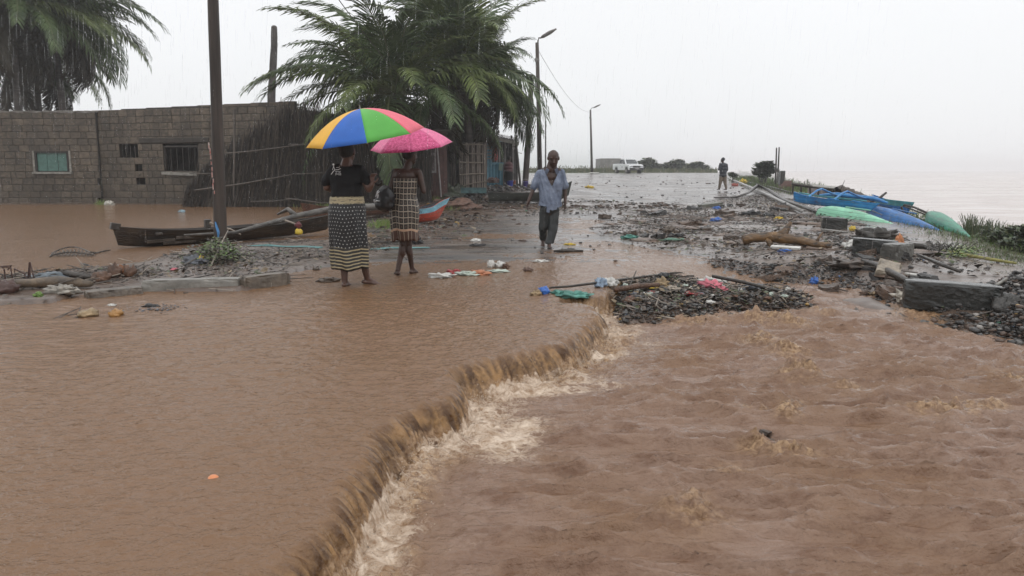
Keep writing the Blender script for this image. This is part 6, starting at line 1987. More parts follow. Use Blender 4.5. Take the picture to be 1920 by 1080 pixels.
# ---------- person stooping at the shack
S5 = 38.3 / F
zb5 = A(952, 349, 38.3).z
X5 = lambda px: (px - 953) * S5
Z5 = lambda py: (349 - py) * S5
w5 = empty("person", (A(953, 349, 38.3).x, 38.3, zb5), 0, "person in a dark red top and black skirt standing at the blue shack", "person")
b = MB(); hc = Vector((X5(955), .1, Z5(298)))
head(b, hc, (.6, .8, 0), s=1.0, tilt=.3)
tcap(b, (X5(955), .05, Z5(303)), (X5(954), .0, Z5(307)), .05, .06)
for z_ in (Z5(310), Z5(316), Z5(322)): b.ball((X5(954), 0, z_), (.16, .11, .12), 12, 8)
tcap(b, (X5(949), 0, Z5(309)), (X5(947), .1, Z5(318)), .045, .035); tcap(b, (X5(947), .1, Z5(318)), (X5(950), .25, Z5(322)), .033, .025); hand(b, (X5(950), .25, Z5(322)), (.4, 1, 0), (0, 0, 1), .9, .5)
tcap(b, (X5(959), 0, Z5(309)), (X5(960), .1, Z5(318)), .045, .035); tcap(b, (X5(960), .1, Z5(318)), (X5(958), .25, Z5(322)), .033, .025); hand(b, (X5(958), .25, Z5(322)), (-.4, 1, 0), (0, 0, 1), .9, .5)
for k in (-1, 1): tcap(b, (X5(953 + k * 2.5), 0, Z5(328)), (X5(953 + k * 2.5), .02, .06), .075, .04); foot(b, (X5(953 + k * 2.5), .02, .06), (.2, 1, 0), .9)
solidify(b, "body", m_skin, w5, .02, 2)
b = MB()
for z_ in (Z5(309), Z5(315), Z5(321)): b.ball((X5(954), 0, z_), (.19, .14, .13), 14, 8)
tcap(b, (X5(949), 0, Z5(309)), (X5(947), .08, Z5(316)), .07, .06); tcap(b, (X5(959), 0, Z5(309)), (X5(960), .08, Z5(316)), .07, .06)
solidify(b, "top", mat("dark_red_top", (.09, .035, .04), .6, var=.2), w5, .022, 2)
loft_cloth("skirt", [(X5(953.5), 0, Z5(321), .17, .13), (X5(953), 0, Z5(330), .21, .16), (X5(953), 0, Z5(340), .20, .16)], m_tee, w5, n_=24, folds=.012)
b = MB(); b.ball(hc + Vector((-.02, -.02, .03)), (.09, .10, .10), 12, 8); b.build("hair", m_hair, w5, smooth_=True)
# ------------------------------------------------------------------ rubble and litter nobody could count
m_r = [mat("stone_dark", (0.035, 0.033, 0.032), .3, var=.4, scale=12), mat("stone_grey", (0.10, 0.095, 0.09), .35, var=.3, scale=12), mat("stone_brown", (0.085, 0.055, 0.04), .4, var=.4, scale=10),
       mat("stone_pale", (0.25, 0.23, 0.21), .4, var=.3), mat("litter_blue", (.05, .13, .32), .4), mat("litter_green", (.06, .16, .10), .4), mat("litter_ochre", (.32, .2, .06), .5)]
MR_P = np.array([.50, .18, .27, .035, .004, .004, .005]); MR_P /= MR_P.sum()
def world_poly_points(poly, dens, clump=0.0, seed=0, edge=0.5):
    xs = [p[0] for p in poly]; ys = [p[1] for p in poly]
    A_ = (max(xs) - min(xs)) * (max(ys) - min(ys))
    k = int(A_ * dens)
    x = rg.uniform(min(xs), max(xs), k); y = rg.uniform(min(ys), max(ys), k)
    s_ = sd(x, y, poly)
    keep = s_ < edge * (rg.uniform(-1, .6, k))
    if clump: keep &= fbm(x * .55 + seed, y * .9 + seed, 4, 90 + seed) > rg.uniform(-.35, .25, k) * (1 - clump) + .045 * clump
    return x[keep], y[keep]
def rubble(name, poly, dens, smin, smax, label, clump=.6, probs=MR_P, seed=0, zoff=.0, edge=.4, heap=0):
    x, y = world_poly_points(poly, dens, clump, seed, edge)
    s_ = smin + (smax - smin) * rg.uniform(0, 1, len(x)) ** 4.5
    z = np.array([max(gz(a, b), (wz(a, b) - .03) if b < 27 else -9) for a, b in zip(x, y)]) + s_ * .12 + zoff
    if heap: z = z + rg.uniform(0, heap, len(x)) * (1 - smooth(-.25, .05, sd(x, y, poly)))
    sc = np.stack([s_ * rg.uniform(.8, 1.25, len(x)), s_ * rg.uniform(.7, 1.1, len(x)), s_ * rg.uniform(.5, 1.0, len(x))], -1)
    o = scatter(name, ROCKS, np.stack([x, y, z], -1), sc, m_r, rg.choice(len(m_r), len(x), p=probs))
    tag(o, label, "rubble", kind="stuff"); return o
rubble("rubble", DRY_RUBBLE, 62, .012, .10, "broken dark asphalt and stones strewn over the right side of the road", 1.0, seed=1, edge=.8)
rubble("rubble", P0([(1100, 425), (1300, 388), (1420, 376), (1480, 392), (1520, 440), (1400, 452), (1250, 462), (1130, 448)]), 300, .012, .07, "dense field of black rubble beyond the log", 1.0, seed=2)
rubble("rubble", P0([(1330, 484), (1420, 488), (1560, 492), (1680, 520), (1700, 548), (1640, 530), (1560, 506), (1440, 502), (1330, 492)]), 1100, .010, .08, "ridge of dark rubble along the broken road edge at the right", 0, seed=3, edge=.12, heap=.07)
rubble("rubble", DRY_PILE, 4600, .007, .075, "gravel of the rubble islands standing in the brown water", .25, probs=np.array([.42, .14, .36, .065, .005, .004, .006]), seed=4, edge=.10, heap=.03)
rubble("rubble", P0([(1560, 440), (1700, 480), (1900, 530), (2000, 600), (1930, 606), (1740, 582), (1690, 545), (1640, 505), (1560, 470)]), 700, .014, .11, "dark rubble slope round the tumbled concrete blocks", .55, seed=5, edge=.25, heap=.05)
rubble("rubble", [G(a, b, -.1) for a, b in [(1855, 548), (1900, 540), (2000, 545), (2000, 640), (1930, 612), (1865, 598)]], 2600, .02, .10, "dark gravel bank sliding into the water at the right edge", 0, seed=6, edge=.08, heap=.22)
rubble("rubble", DRY_STRIP, 520, .010, .05, "grey gravel strip between the kerb and the canoe", .75, seed=7, edge=.3)
rubble("rubble", DRY_MID, 55, .03, .16, "stones and clods scattered on the mud before the fence", .8, seed=8, edge=.7)
rubble("rubble", P0([(640, 455), (900, 400), (1110, 400), (1300, 480), (1200, 500), (900, 500), (640, 500)]), 16, .012, .09, "scattered small stones on the wet asphalt", .5, seed=9, edge=.5)
rubble("rubble", P0([(1020, 345), (1400, 345), (1500, 380), (1150, 382), (900, 382)]), 1.5, .05, .22, "sparse clods on the far wet road", .4, seed=10, edge=1)
rubble("rubble", P0([(1560, 395), (1700, 435), (1900, 480), (1960, 540), (1750, 500), (1600, 430)]), 30, .015, .08, "small stones on the wet slope below the boats", .6, seed=11, edge=.3)
# the earth bank at the foot of the fence and shacks
rubble("rubble", P0([(800, 392), (870, 376), (960, 366), (1010, 372), (900, 388), (860, 400)]), 60, .04, .3, "rubble and rubbish at the foot of the reed fence", .4, seed=12, edge=.6, heap=.12)

# rotten plant litter and mud clumps mixed into the rubble
m_lit = [mat("rotten_leaf", (.06, .04, .025), .4, var=.4), mat("black_leaf", (.02, .017, .014), .4), mat("mud_clump", (.10, .062, .042), .45, var=.4, scale=9), mat("green_litter", (.06, .08, .03), .5), mat("straw_litter", (.20, .15, .09), .5)]
def litter(poly, dens, smin, smax, label, seed, edge=.2, clump=.4, probs=(.3, .25, .27, .08, .10), heap=.05):
    x, y = world_poly_points(poly, dens, clump, seed, edge)
    z = np.array([max(gz(a, b), (wz(a, b) - .02) if b < 27 else -9) for a, b in zip(x, y)]) + rg.uniform(0, heap, len(x))
    mi_ = rg.choice(5, len(x), p=probs)
    s_ = rg.uniform(smin, smax, len(x)) * np.where(mi_ == 2, .6, 1)
    o = scatter("plant_litter", [leaf_t, leaf_t2, ([ROCKS[0][0][i] for i in range(12)], ROCKS[0][1][:20]) if False else leaf_t], np.stack([x, y, z], -1), s_, m_lit, mi_); tag(o, label, "litter", kind="stuff")
litter(DRY_PILE, 1500, .03, .12, "rotten leaves and straw on the rubble islands", 21, .15, .1, heap=.07)
litter(DRY_RUBBLE, 110, .03, .14, "rotten leaves over the rubble field", 22, .6, .6)
litter(DRY_STRIP, 130, .03, .12, "leaves washed up on the gravel strip", 23, .2, .6)
litter(DRY_MID, 30, .04, .2, "leaves and rubbish on the mud before the fence", 24, .6, .6, heap=.08)

# twigs and straw
def twigs(poly, dens, lmin, lmax, mats, label, seed=0, rise_=.05, clump=.5):
    x, y = world_poly_points(poly, dens, clump, seed, .3)
    tv = np.array(stalk_t[0]); tf = np.array(stalk_t[1])
    V, Fc = [], []
    for i, (a, b) in enumerate(zip(x, y)):
        L_ = rnd.uniform(lmin, lmax); th_ = rnd.uniform(0, math.pi); w = rnd.uniform(.004, .012); e = rnd.gauss(0, .15)
        d = Vector((math.cos(th_) * math.cos(e), math.sin(th_) * math.cos(e), abs(math.sin(e)))); sd_ = Vector((-math.sin(th_), math.cos(th_), 0))
        z = max(gz(a, b), wz(a, b) if b < 27 else -9) + rnd.uniform(.0, rise_)
        p = Vector((a, b, z)); u = Vector((0, 0, 1))
        for q in ((p - sd_ * w), (p + sd_ * w), (p + u * w * 1.4), (p + d * L_ - sd_ * w * .5), (p + d * L_ + sd_ * w * .5), (p + d * L_ + u * w)): V.append(tuple(q))
        Fc.append(tf + i * 6)
    if not V: return
    o = np_mesh("twigs", V, np.concatenate(Fc), mats, np.repeat(rg.randint(0, len(mats), len(x)), 6), False)
    tag(o, label, "twigs", kind="stuff")
twigs(DRY_PILE, 90, .04, .20, [m_woodd, m_woodl, m_wood, m_reed1], "twigs and straw sticking out of the rubble islands", 1, .10, 0)
twigs(DRY_RUBBLE, 7, .1, .7, [m_woodd, m_wood, m_reed1], "loose sticks over the rubble on the right", 2, .03)
twigs(DRY_STRIP, 40, .05, .4, [m_woodd, m_woodl, m_wood], "twigs washed up on the gravel strip", 3, .03)
twigs(DRY_MID, 6, .1, .6, [m_woodd, m_wood], "sticks on the mud before the fence", 4, .03)

# ------------------------------------------------------------------ things that can be told apart
def crumple(name, px, py, w_px, h_px, m_, label, cat, seed=1, flat=.45, rz=0.0, freq=2.6, jit=.35, dz=0.0, drop=0.0):
    p = on(px, py)
    k = math.hypot(p.y, CAMZ) / F
    a = w_px / 2 * k; h = h_px * k * .75
    b = MB(); b.ball((0, 0, h * .35 - drop), (a, a * flat + .02, h * .6), 26, 16, rot=(0, 0, rz), jit=jit, seed=seed, freq=freq)
    b2 = []; cr_ = jit > .3
    for v in b.v:
        d = Vector(v); kk = 1 + .35 * mnoise.noise(Vector((v[0] / a * 3 + seed, v[1] / a * 3, v[2] / h * 3)))
        wr = .30 * h * abs(mnoise.noise(Vector((v[0] / a * 5 + seed, v[1] / a * 7, 1)))) if cr_ else 0
        b2.append((v[0] * kk, v[1] * kk, max(v[2] * kk - wr, -.02 - drop)))
    b.v = b2
    o = b.build(name, m_, smooth_=True); o.location = p + Vector((0, 0, dz)); tag(o, label, cat); return o
def M(name, c, rough=.4, var=.2, **kw): return mat(name, c, rough, var=var, **kw)
m_whitec = M("dirty_white_plastic", (.55, .54, .51), .35, .15); m_redc = M("dark_red_cloth", (.30, .03, .03)); m_orc = M("orange_cloth", (.45, .18, .09))
m_mint = M("pale_green_cloth", (.42, .48, .42)); m_teal = M("teal_netting", (.07, .22, .18), .5, .4); m_bluep = M("bright_blue_plastic", (.03, .12, .42), .3)
m_yel = M("yellow_plastic", (.55, .38, .03)); m_pink = M("pink_cloth", (.52, .14, .18), .55, .35); m_grc = M("grey_cloth", (.12, .13, .15), .5, .4)
m_coco = M("coconut_husk", (.10, .05, .028), .5, .5, scale=8, bump=.8, bscale=40); m_cocor = M("rusty_coconut_husk", (.20, .075, .025), .5, .5, scale=8, bump=.8, bscale=40); m_tan = M("tan_husk", (.28, .20, .11), .5, .4)
m_stone = M("wet_stone", (.10, .075, .055), .35, .4, scale=6, bump=.6); m_black = M("black_wet_scrap", (.012, .012, .013), .3)

C = crumple
C("cloth", 828, 520, 46, 11, m_whitec, "white crumpled cloth in the shallow water, left of the red one", "cloth", 1)
C("cloth", 851, 514, 26, 12, m_redc, "dark red crumpled cloth among the white and orange ones", "cloth", 2)
C("cloth", 875, 516, 36, 10, m_mint, "pale green cloth between the red and the orange cloth", "cloth", 3)
C("cloth", 899, 515, 34, 12, m_orc, "orange-brown cloth at the right end of the row of cloths", "cloth", 4)
C("plastic_cup", 921, 501, 14, 17, m_whitec, "left of two white lumps of plastic above the orange cloth", "plastic", 5, .8, jit=.15)
C("plastic_cup", 938, 501, 19, 15, m_whitec, "right and wider of two white lumps of plastic", "plastic", 6, .8, jit=.15)
C("rag", 948, 503, 12, 12, m_coco, "small brown rag touching the right white lump", "rag", 7, .8)
C("rag", 934, 510, 36, 7, m_mint, "flat grey-green rag just below the two white lumps", "rag", 8)
C("paper_scrap", 893, 453, 16, 8, m_whitec, "white paper scrap on the wet asphalt left of the walking man", "litter", 9)
C("paper_scrap", 1013, 491, 26, 6, m_whitec, "torn white scrap lying below the walking man's feet", "litter", 10)
C("shoe", 990, 508, 16, 9, M("brown_shoe", (.12, .07, .05)), "brown and white scrap like a shoe, right of the cloths", "litter", 11)
C("peel", 1068, 459, 20, 4, m_yel, "thin yellow strip on the road right of the man's feet", "litter", 12)
C("yellow_bag", 1105, 353, 17, 6, m_yel, "yellow bag lying on the wet road beyond the walking man", "bag", 13)
C("blue_ball", 1020, 551, 21, 19, m_bluep, "bright blue plastic ball caught at the lip of the waterfall", "ball", 14, .9, jit=.08)
C("rag", 1005, 553, 20, 12, m_tan, "tan rag just left of the blue plastic ball", "rag", 15)
C("netting", 1078, 556, 62, 14, m_teal, "teal green netting trailing over the lip beside the blue ball", "netting", 16, .5, rz=-.12)
C("netting", 1046, 551, 24, 10, m_teal, "small knot of green netting touching the blue ball", "netting", 17)
C("foam_lump", 1076, 566, 20, 9, m_orc, "small orange lump of rubbish below the teal netting", "litter", 18)
C("plastic_bag", 1144, 536, 26, 20, m_whitec, "white knotted plastic bag at the left end of the rubble island", "bag", 19, .8)
C("plastic_bag", 1126, 537, 24, 22, M("translucent_blue_bag", (.22, .29, .38), .25), "grey-blue translucent bag touching the white knotted bag", "bag", 20, .8)
C("rag", 1162, 534, 20, 8, m_tan, "small cream rag right of the white knotted bag", "rag", 21)
# on the rubble island
def C2(*a, **k): k.setdefault('dz', .05); return C(*a, **k)
C2("cloth", 1335, 537, 46, 14, m_whitec, "white part of the garment heap on the rubble island", "cloth", 22)
C2("cloth", 1330, 545, 38, 20, m_pink, "pink and red garment slumped on the rubble island", "cloth", 23, .5, rz=-.3)
C2("cloth", 1352, 552, 22, 12, m_pink, "trailing pink sleeve at the right of the garment heap", "cloth", 24, .4, rz=-.5)
C2("stone", 1245, 527, 20, 12, m_black, "smooth black stone on top of the rubble island", "stone", 25, .8, jit=.1)
C2("cloth", 1240, 545, 28, 22, m_tan, "beige crumpled rag in the middle of the rubble island", "rag", 26)
C2("yellow_scrap", 1222, 548, 16, 8, m_yel, "yellow plastic scrap on the rubble island", "litter", 27)
C2("cloth", 1262, 552, 24, 12, M("cream_cloth", (.36, .31, .25)), "cream rag right of the beige rag on the island", "rag", 28)
C2("red_scrap", 1290, 560, 12, 8, m_redc, "small red scrap in the dark face of the island", "litter", 29)
C2("stone", 1180, 575, 24, 14, m_coco, "round brown lump at the island's left foot", "stone", 30, .8, jit=.12)
C2("blue_bag", 1525, 546, 14, 14, m_bluep, "small blue bag at the right end of the second rubble island", "bag", 31, .8, dz=.12)
C2("cloth", 1415, 548, 34, 12, m_grc, "grey-blue rag on the second rubble island", "rag", 32)
C("white_bag", 1598, 466, 30, 22, m_whitec, "dirty white bag left of the paired concrete blocks", "bag", 33, .7)
C("yellow_ball", 1598, 432, 11, 11, m_yel, "small yellow lump beside the far concrete block", "litter", 34, .9, jit=.1)
C("orange_rag", 1686, 462, 16, 26, M("orange_rag_cloth", (.5, .2, .08)), "orange rag standing up behind the paired concrete blocks", "rag", 35, .6)
C("orange_rag", 1636, 488, 12, 10, m_orc, "small orange lump in the rubble below the dark block", "litter", 36)
C("plastic_sheet", 1698, 563, 40, 26, M("muddy_white_sheet", (.42, .38, .32)), "muddy white plastic sheet bunched at the left end of the long block", "sheet", 37, .7)
C("stone", 1640, 552, 20, 8, m_tan, "tan stone in the shallow water left of the long block", "stone", 38)
C("paper_scrap", 1342, 462, 11, 6, m_whitec, "small white scrap below the rubble field, left of the log", "litter", 39)
C("netting", 1180, 447, 28, 9, m_teal, "green netting scrap at the left edge of the rubble field", "netting", 40)
C("netting", 1262, 452, 40, 7, M("dull_green_net", (.07, .16, .11)), "long dull green netting scrap below the rubble field", "netting", 41)
C("blue_scrap", 1345, 392, 14, 7, m_bluep, "blue plastic scrap just below the grey slab", "litter", 42)
C("blue_scrap", 1342, 415, 20, 8, m_bluep, "larger blue plastic scrap in the far rubble", "litter", 43)
C("yellow_scrap", 1460, 412, 16, 8, m_yel, "yellow scrap near the fallen pole's near end", "litter", 44)
C("yellow_scrap", 1394, 346, 14, 9, m_yel, "yellow and red bundle at the standing person's right", "bundle", 45, dz=.1)
C("red_scrap", 1378, 349, 12, 7, M("rust_red_scrap", (.3, .06, .04)), "rust red scrap between the standing person and the yellow bundle", "litter", 46)
C("grey_rag", 1255, 438, 24, 20, m_stone, "brownish boulder in the middle of the rubble field", "stone", 47, .8)
C("dark_rock", 1268, 447, 30, 14, m_black, "black rock leaning on the brownish boulder", "stone", 48)
C("dark_rock", 1408, 404, 30, 12, m_black, "long black lump at the top of the rubble field", "stone", 49)
C("dark_rock", 1440, 406, 22, 9, m_black, "second black lump right of the long one", "stone", 50)
for k_ in range(34):
    px = rnd.uniform(1170, 1480); C2('scrap', px, np.interp(px, [1150, 1500], [556, 556]) + rnd.gauss(0, 7), rnd.uniform(7, 17), rnd.uniform(4, 9), rnd.choice((m_tan, m_whitec, m_grc, m_coco, m_stone, m_redc, m_mint)), 'small scrap of rubbish embedded in the rubble islands', 'litter', 200 + k_)['group'] = 'scraps in the rubble islands'
# left strip
C("coconut", 190, 528, 34, 24, m_coco, "dark brown coconut next to the log's end on the strip", "coconut", 51, .9, jit=.06, rz=0)
C("coconut", 216, 520, 26, 32, m_coco, "upright brown husk leaning on the rusty ones", "coconut", 52, .8, jit=.12)
C("coconut", 231, 518, 22, 28, m_cocor, "rusty orange half husk between two dark ones", "coconut", 53, .8, jit=.12)
C("coconut", 244, 519, 22, 28, m_coco, "rightmost dark husk of the coconut cluster", "coconut", 54, .8, jit=.08)
C("coconut", 166, 593, 34, 18, m_tan, "tan coconut half sunk in the brown water, with twigs round it", "coconut", 55, .8, jit=.12)
C("coconut", 218, 592, 24, 16, M("ochre_husk", (.33, .17, .05)), "ochre coconut afloat just right of the tan one", "coconut", 56, .8, jit=.08)
C("stone", 12, 549, 44, 32, M("dark_red_stone", (.06, .028, .022)), "smooth dark red stone under the log at the left edge", "stone", 57, .8, jit=.05)
C("stone", 118, 549, 56, 20, M("pale_lumpy_stone", (.24, .22, .19), .5, .5, scale=14), "pale lumpy piece of concrete below the log", "stone", 58)
C("leaf_scrap", 72, 556, 14, 12, m_lb[0], "bright green leaf scrap below the log", "leaf", 59)
C("grey_cloth", 92, 524, 78, 16, M("slate_blue_cloth", (.10, .125, .145), .3), "slate blue tarpaulin roll lying behind the log", "tarpaulin", 60, .35)
C("white_scrap", 210, 573, 14, 4, m_whitec, "small white scrap afloat below the coconut cluster", "litter", 61)
C("white_scrap", 205, 386, 17, 13, M("white_stone", (.42, .40, .35)), "white stone standing at the foot of the block house wall", "stone", 62, .9, jit=.1)
C("blue_scrap", 341, 398, 11, 6, M("pale_blue_plastic", (.25, .36, .42)), "pale blue plastic floating in front of the block house", "litter", 63)
C("grey_cloth", 366, 494, 42, 18, m_grc, "grey rag in the leaf heap left of the pole", "rag", 64)
C("yellow_scrap", 377, 494, 9, 10, m_yel, "yellow cup in the leaf heap by the pole", "litter", 65, .8, dz=.05)
C("pink_scrap", 327, 507, 12, 6, m_pink, "small pink scrap on the gravel left of the leaf heap", "litter", 66)
C("stone", 616, 528, 38, 12, m_stone, "flat brown stone just left of the barefoot woman in black", "stone", 67)
C("stone", 593, 506, 12, 7, m_stone, "small brown stone behind the flat brown one", "stone", 68)
C("rag", 782, 457, 16, 22, m_black, "black sodden bundle behind the second woman's legs", "bundle", 69, .8)
C("dark_scrap", 284, 575, 26, 7, m_black, "black scrap of bark afloat below the kerb", "litter", 70)
C("dark_scrap", 895, 461, 26, 6, m_black, "flat black scrap under the white paper scrap", "litter", 71)
C("mound", 846, 372, 44, 40, M("mossy_tarp", (.075, .085, .06), .5, .5, scale=4), "grey-green tarpaulin mound below the narrow reed panel", "tarpaulin", 72, .8)
C("mound", 850, 392, 74, 28, M("red_brown_earth", (.12, .065, .045), .6, .4, bump=.7, bscale=9), "heap of red-brown earth right of the orange boat", "earth heap", 73, .7)
C("grey_umbrella", 822, 349, 30, 34, M("smoke_grey_sheet", (.13, .145, .15), .4), "smoke grey plastic sheet bulging under the pale window", "sheet", 74, .8, jit=.15, dz=.3)
C("stone", 918, 372, 20, 8, M("pale_boulder", (.25, .23, .21)), "pale boulder at the left end of the dark canoe", "stone", 75)
C("rust_bag", 925, 352, 22, 12, M("pinkish_rubbish", (.14, .09, .08)), "pinkish rubbish heap under the shack's counter", "rubbish", 76, dz=.25)
C("white_sheet", 1113, 327, 26, 4, m_whitec, "white sheet on the ground at the far lamp's foot", "sheet", 77)
C("blue_tarp", 1289, 323, 14, 8, M("pale_blue_tarp", (.12, .30, .42)), "pale blue tarpaulin among far bits under the bushes", "tarpaulin", 78)
C("red_tarp", 1272, 325, 18, 5, M("dull_red_tarp", (.30, .10, .08)), "dull red heap left of the far blue tarpaulin", "heap", 79)
C("red_tarp", 1304, 325, 16, 5, M("dull_orange_tarp", (.36, .15, .09)), "dull orange heap right of the far blue tarpaulin", "heap", 80)
C("white_scrap", 1248, 323, 10, 6, m_whitec, "far white bundle right of the pickup", "bundle", 81)
C("dark_bundle", 1256, 323, 7, 12, m_black, "far small dark bundle standing by the white one", "bundle", 82, .8)
# floating fruit
p = on(400, 898); b = MB(); b.ball((0, 0, 0), (.026, .023, .020), 16, 10, jit=.03)
fru = b.build("orange_fruit", mat("orange_fruit_skin", (.66, .24, .10), .3, var=.1), smooth_=True); fru.location = p + Vector((0, 0, .0)); tag(fru, "single orange fruit floating in the brown water in the foreground", "fruit")
b = MB(); b0 = A(560, 440, 14.0)
b.ball((0, 0, .05), (.07, .03, .05), 10, 7, jit=.3, seed=3); o = b.build("yellow_rag", m_yel, smooth_=True); o.location = b0; tag(o, "yellow rag hanging on the canoe's side at the forked branch", "rag")
b = MB(); b.ball((0, 0, .03), (.06, .03, .06), 10, 7, jit=.3, seed=5); o = b.build("maroon_rag", M("maroon_rag_cloth", (.12, .025, .03)), smooth_=True); o.location = A(559, 425, 14.05); tag(o, "maroon rag just above the yellow rag on the canoe", "rag")
b = MB(); b0 = on(590, 388)

# mud clods in lines across the road
GR = "dark mud clods in a line across the road"
clods = []
for i in range(6):
    b = MB(); b.ball((0, 0, 0), (.5, .32, .26), 10, 7, jit=.45, seed=i * 3.1, freq=2.2)
    o = b.build("mud_clod", M("mud_clod_earth", (.075, .045, .032), .5, .5, scale=4, bump=.9, bscale=8), smooth_=True, link=False); clods.append(o.data)
def clod(px, py, w_px, i):
    p = on(px, py); k = math.hypot(p.y, CAMZ) / F
    o = bpy.data.objects.new("mud_clod", clods[i % 6]); col.objects.link(o)
    s_ = w_px * k; o.scale = (s_, s_ * .9, s_ * rnd.uniform(.45, .8)); o.location = p + Vector((0, 0, s_ * .04)); o.rotation_euler = (0, 0, rnd.uniform(-.6, .6))
    tag(o, "dark brown mud clod in the line of clods across the far road", "clod", GR)
i = 0
for px in list(range(868, 1010, 9)) + list(range(1056, 1300, 9)):
    py = np.interp(px, [868, 1000, 1060, 1300], [391, 391, 388, 386]) + rnd.gauss(0, 2.5)
    clod(px + rnd.uniform(-3, 3), py, rnd.uniform(6, 17), i); i += 1
for (px, py, w_) in ((958, 405, 13), (972, 421, 11), (987, 421, 8), (963, 412, 8), (921, 405, 16), (1200, 396, 17), (1225, 398, 16), (915, 415, 14), (980, 452, 16), (1325, 408, 10), (1345, 404, 10), (885, 421, 12), (1130, 405, 8), (940, 398, 12)):
    clod(px, py, w_, i); i += 1

# ---------- concrete blocks and kerbs
def rough_block(name, size, m_, seed=0, centred=False, chip=.05):
    import bmesh
    bm = bmesh.new(); bmesh.ops.create_cube(bm, size=1.0)
    bmesh.ops.subdivide_edges(bm, edges=bm.edges[:], cuts=9, use_grid_fill=True)
    for v in bm.verts:
        q = [abs(c) * 2 for c in v.co]
        ed = sorted(q)[1]                      # 1 on an edge, less inside a face
        p = Vector([v.co[i] * size[i] for i in range(3)])
        nz = mnoise.noise(p * 9 + Vector((seed, 0, 0))); n2 = mnoise.noise(p * 28 + Vector((0, seed, 0)))
        k = max(0, ed - .78) / .22
        inw = k * (max(0, nz) * chip * 1.6 + .008) + .004 * n2
        d = Vector([math.copysign(1, c) if abs(c) > .499 else 0 for c in v.co])
        p -= d.normalized() * inw if d.length else d
        v.co = p + Vector((0, 0, 0 if centred else size[2] / 2))
    me = bpy.data.meshes.new(name); bm.to_mesh(me); bm.free(); me.materials.append(m_)
    o = bpy.data.objects.new(name, me); col.objects.link(o); return o
m_conc2 = mat('mid_grey_concrete', (0.085, 0.082, 0.072), .3, var=.35, scale=4, bump=.5, bscale=25)
def cblock(px, py, w_px, h_m, d_m, yaw, label, m_=m_concd, name="concrete_block", roll=0.0, pitch=0.0, dz=0.0, ch=.018, top=True, cat="concrete block"):
    p = on(px, py); k = math.hypot(p.y, CAMZ) / F
    L_ = w_px * k / max(.35, math.cos(yaw))
    o = rough_block(name, (L_, d_m, h_m), m_, seed=int(px)); o.location = p + Vector((0, d_m / 2, dz)); o.rotation_euler = (pitch, roll, yaw); tag(o, label, cat); return o
cblock(1794, 580, 152, .34, .30, math.radians(-22), "long dark concrete block lying at the water's edge, largest of the tumbled blocks", dz=-.06, roll=.03)
cblock(1645, 480, 72, .30, .26, math.radians(-24), "dark concrete block with a pale top edge, left of the pair", dz=-.05, roll=.06)
cblock(1690, 488, 44, .28, .3, math.radians(28), "lighter concrete block turned towards the dark one, right of the pair", m_conc2, dz=-.04, roll=-.03)
cblock(1567, 430, 44, .30, .24, math.radians(-12), "smaller dark concrete block, furthest of the tumbled blocks", dz=-.04, roll=.05)
cblock(1570, 437, 44, .05, .35, math.radians(-14), "thin pale slab lying below the furthest concrete block", m_conc, name="concrete_slab", roll=.1, cat="slab")
cblock(1674, 520, 38, .12, .34, math.radians(-25), "tan broken slab tilted between the long block and the pair", M("tan_broken_slab", (.26, .22, .17), .4, .4, scale=8, bump=.8), name="concrete_slab", roll=.25, pitch=.5, cat="slab", dz=.03)
cblock(1335, 389, 40, .14, .5, math.radians(6), "grey-green slab lying alone on the far wet road", M("grey_green_slab", (.10, .10, .08), .4, .3), name="concrete_slab", roll=-.12, cat="slab", dz=.0)
def kerb(pa_px, pb_px, h_, d_, label, m_, dz=0.0, name="kerb_stone"):
    a, b_ = on(*pa_px), on(*pb_px)
    L_ = (b_ - a).length
    o = rough_block(name, (L_ - .012, d_, h_ + .2), m_, seed=int(pa_px[0]), centred=True); c_ = (a + b_) / 2
    o.location = Vector((c_.x, c_.y + d_ / 2, (h_ - .2) / 2 + dz)); o.rotation_euler = (0, 0, math.atan2(b_.y - a.y, b_.x - a.x)); tag(o, label, "kerb stone"); return o
m_kerb = mat("kerb_concrete", (0.20, 0.19, 0.17), .35, var=.3, scale=5, bump=.4, bscale=30)
kerb((262, 548), (446, 541), .135, .17, "long grey kerb stone with a wet shining top in the middle of the strip", m_kerb)
kerb((449, 540), (536, 533), .145, .16, "shorter kerb stone with a broken right end", mat("brown_kerb_concrete", (0.15, 0.125, 0.10), .4, var=.35, scale=6, bump=.5))
kerb((150, 561), (258, 551), .075, .2, "low kerb stone almost buried in gravel left of the long one", mat("muddy_kerb", (0.13, 0.11, 0.09), .4, var=.4, scale=9, bump=.7))

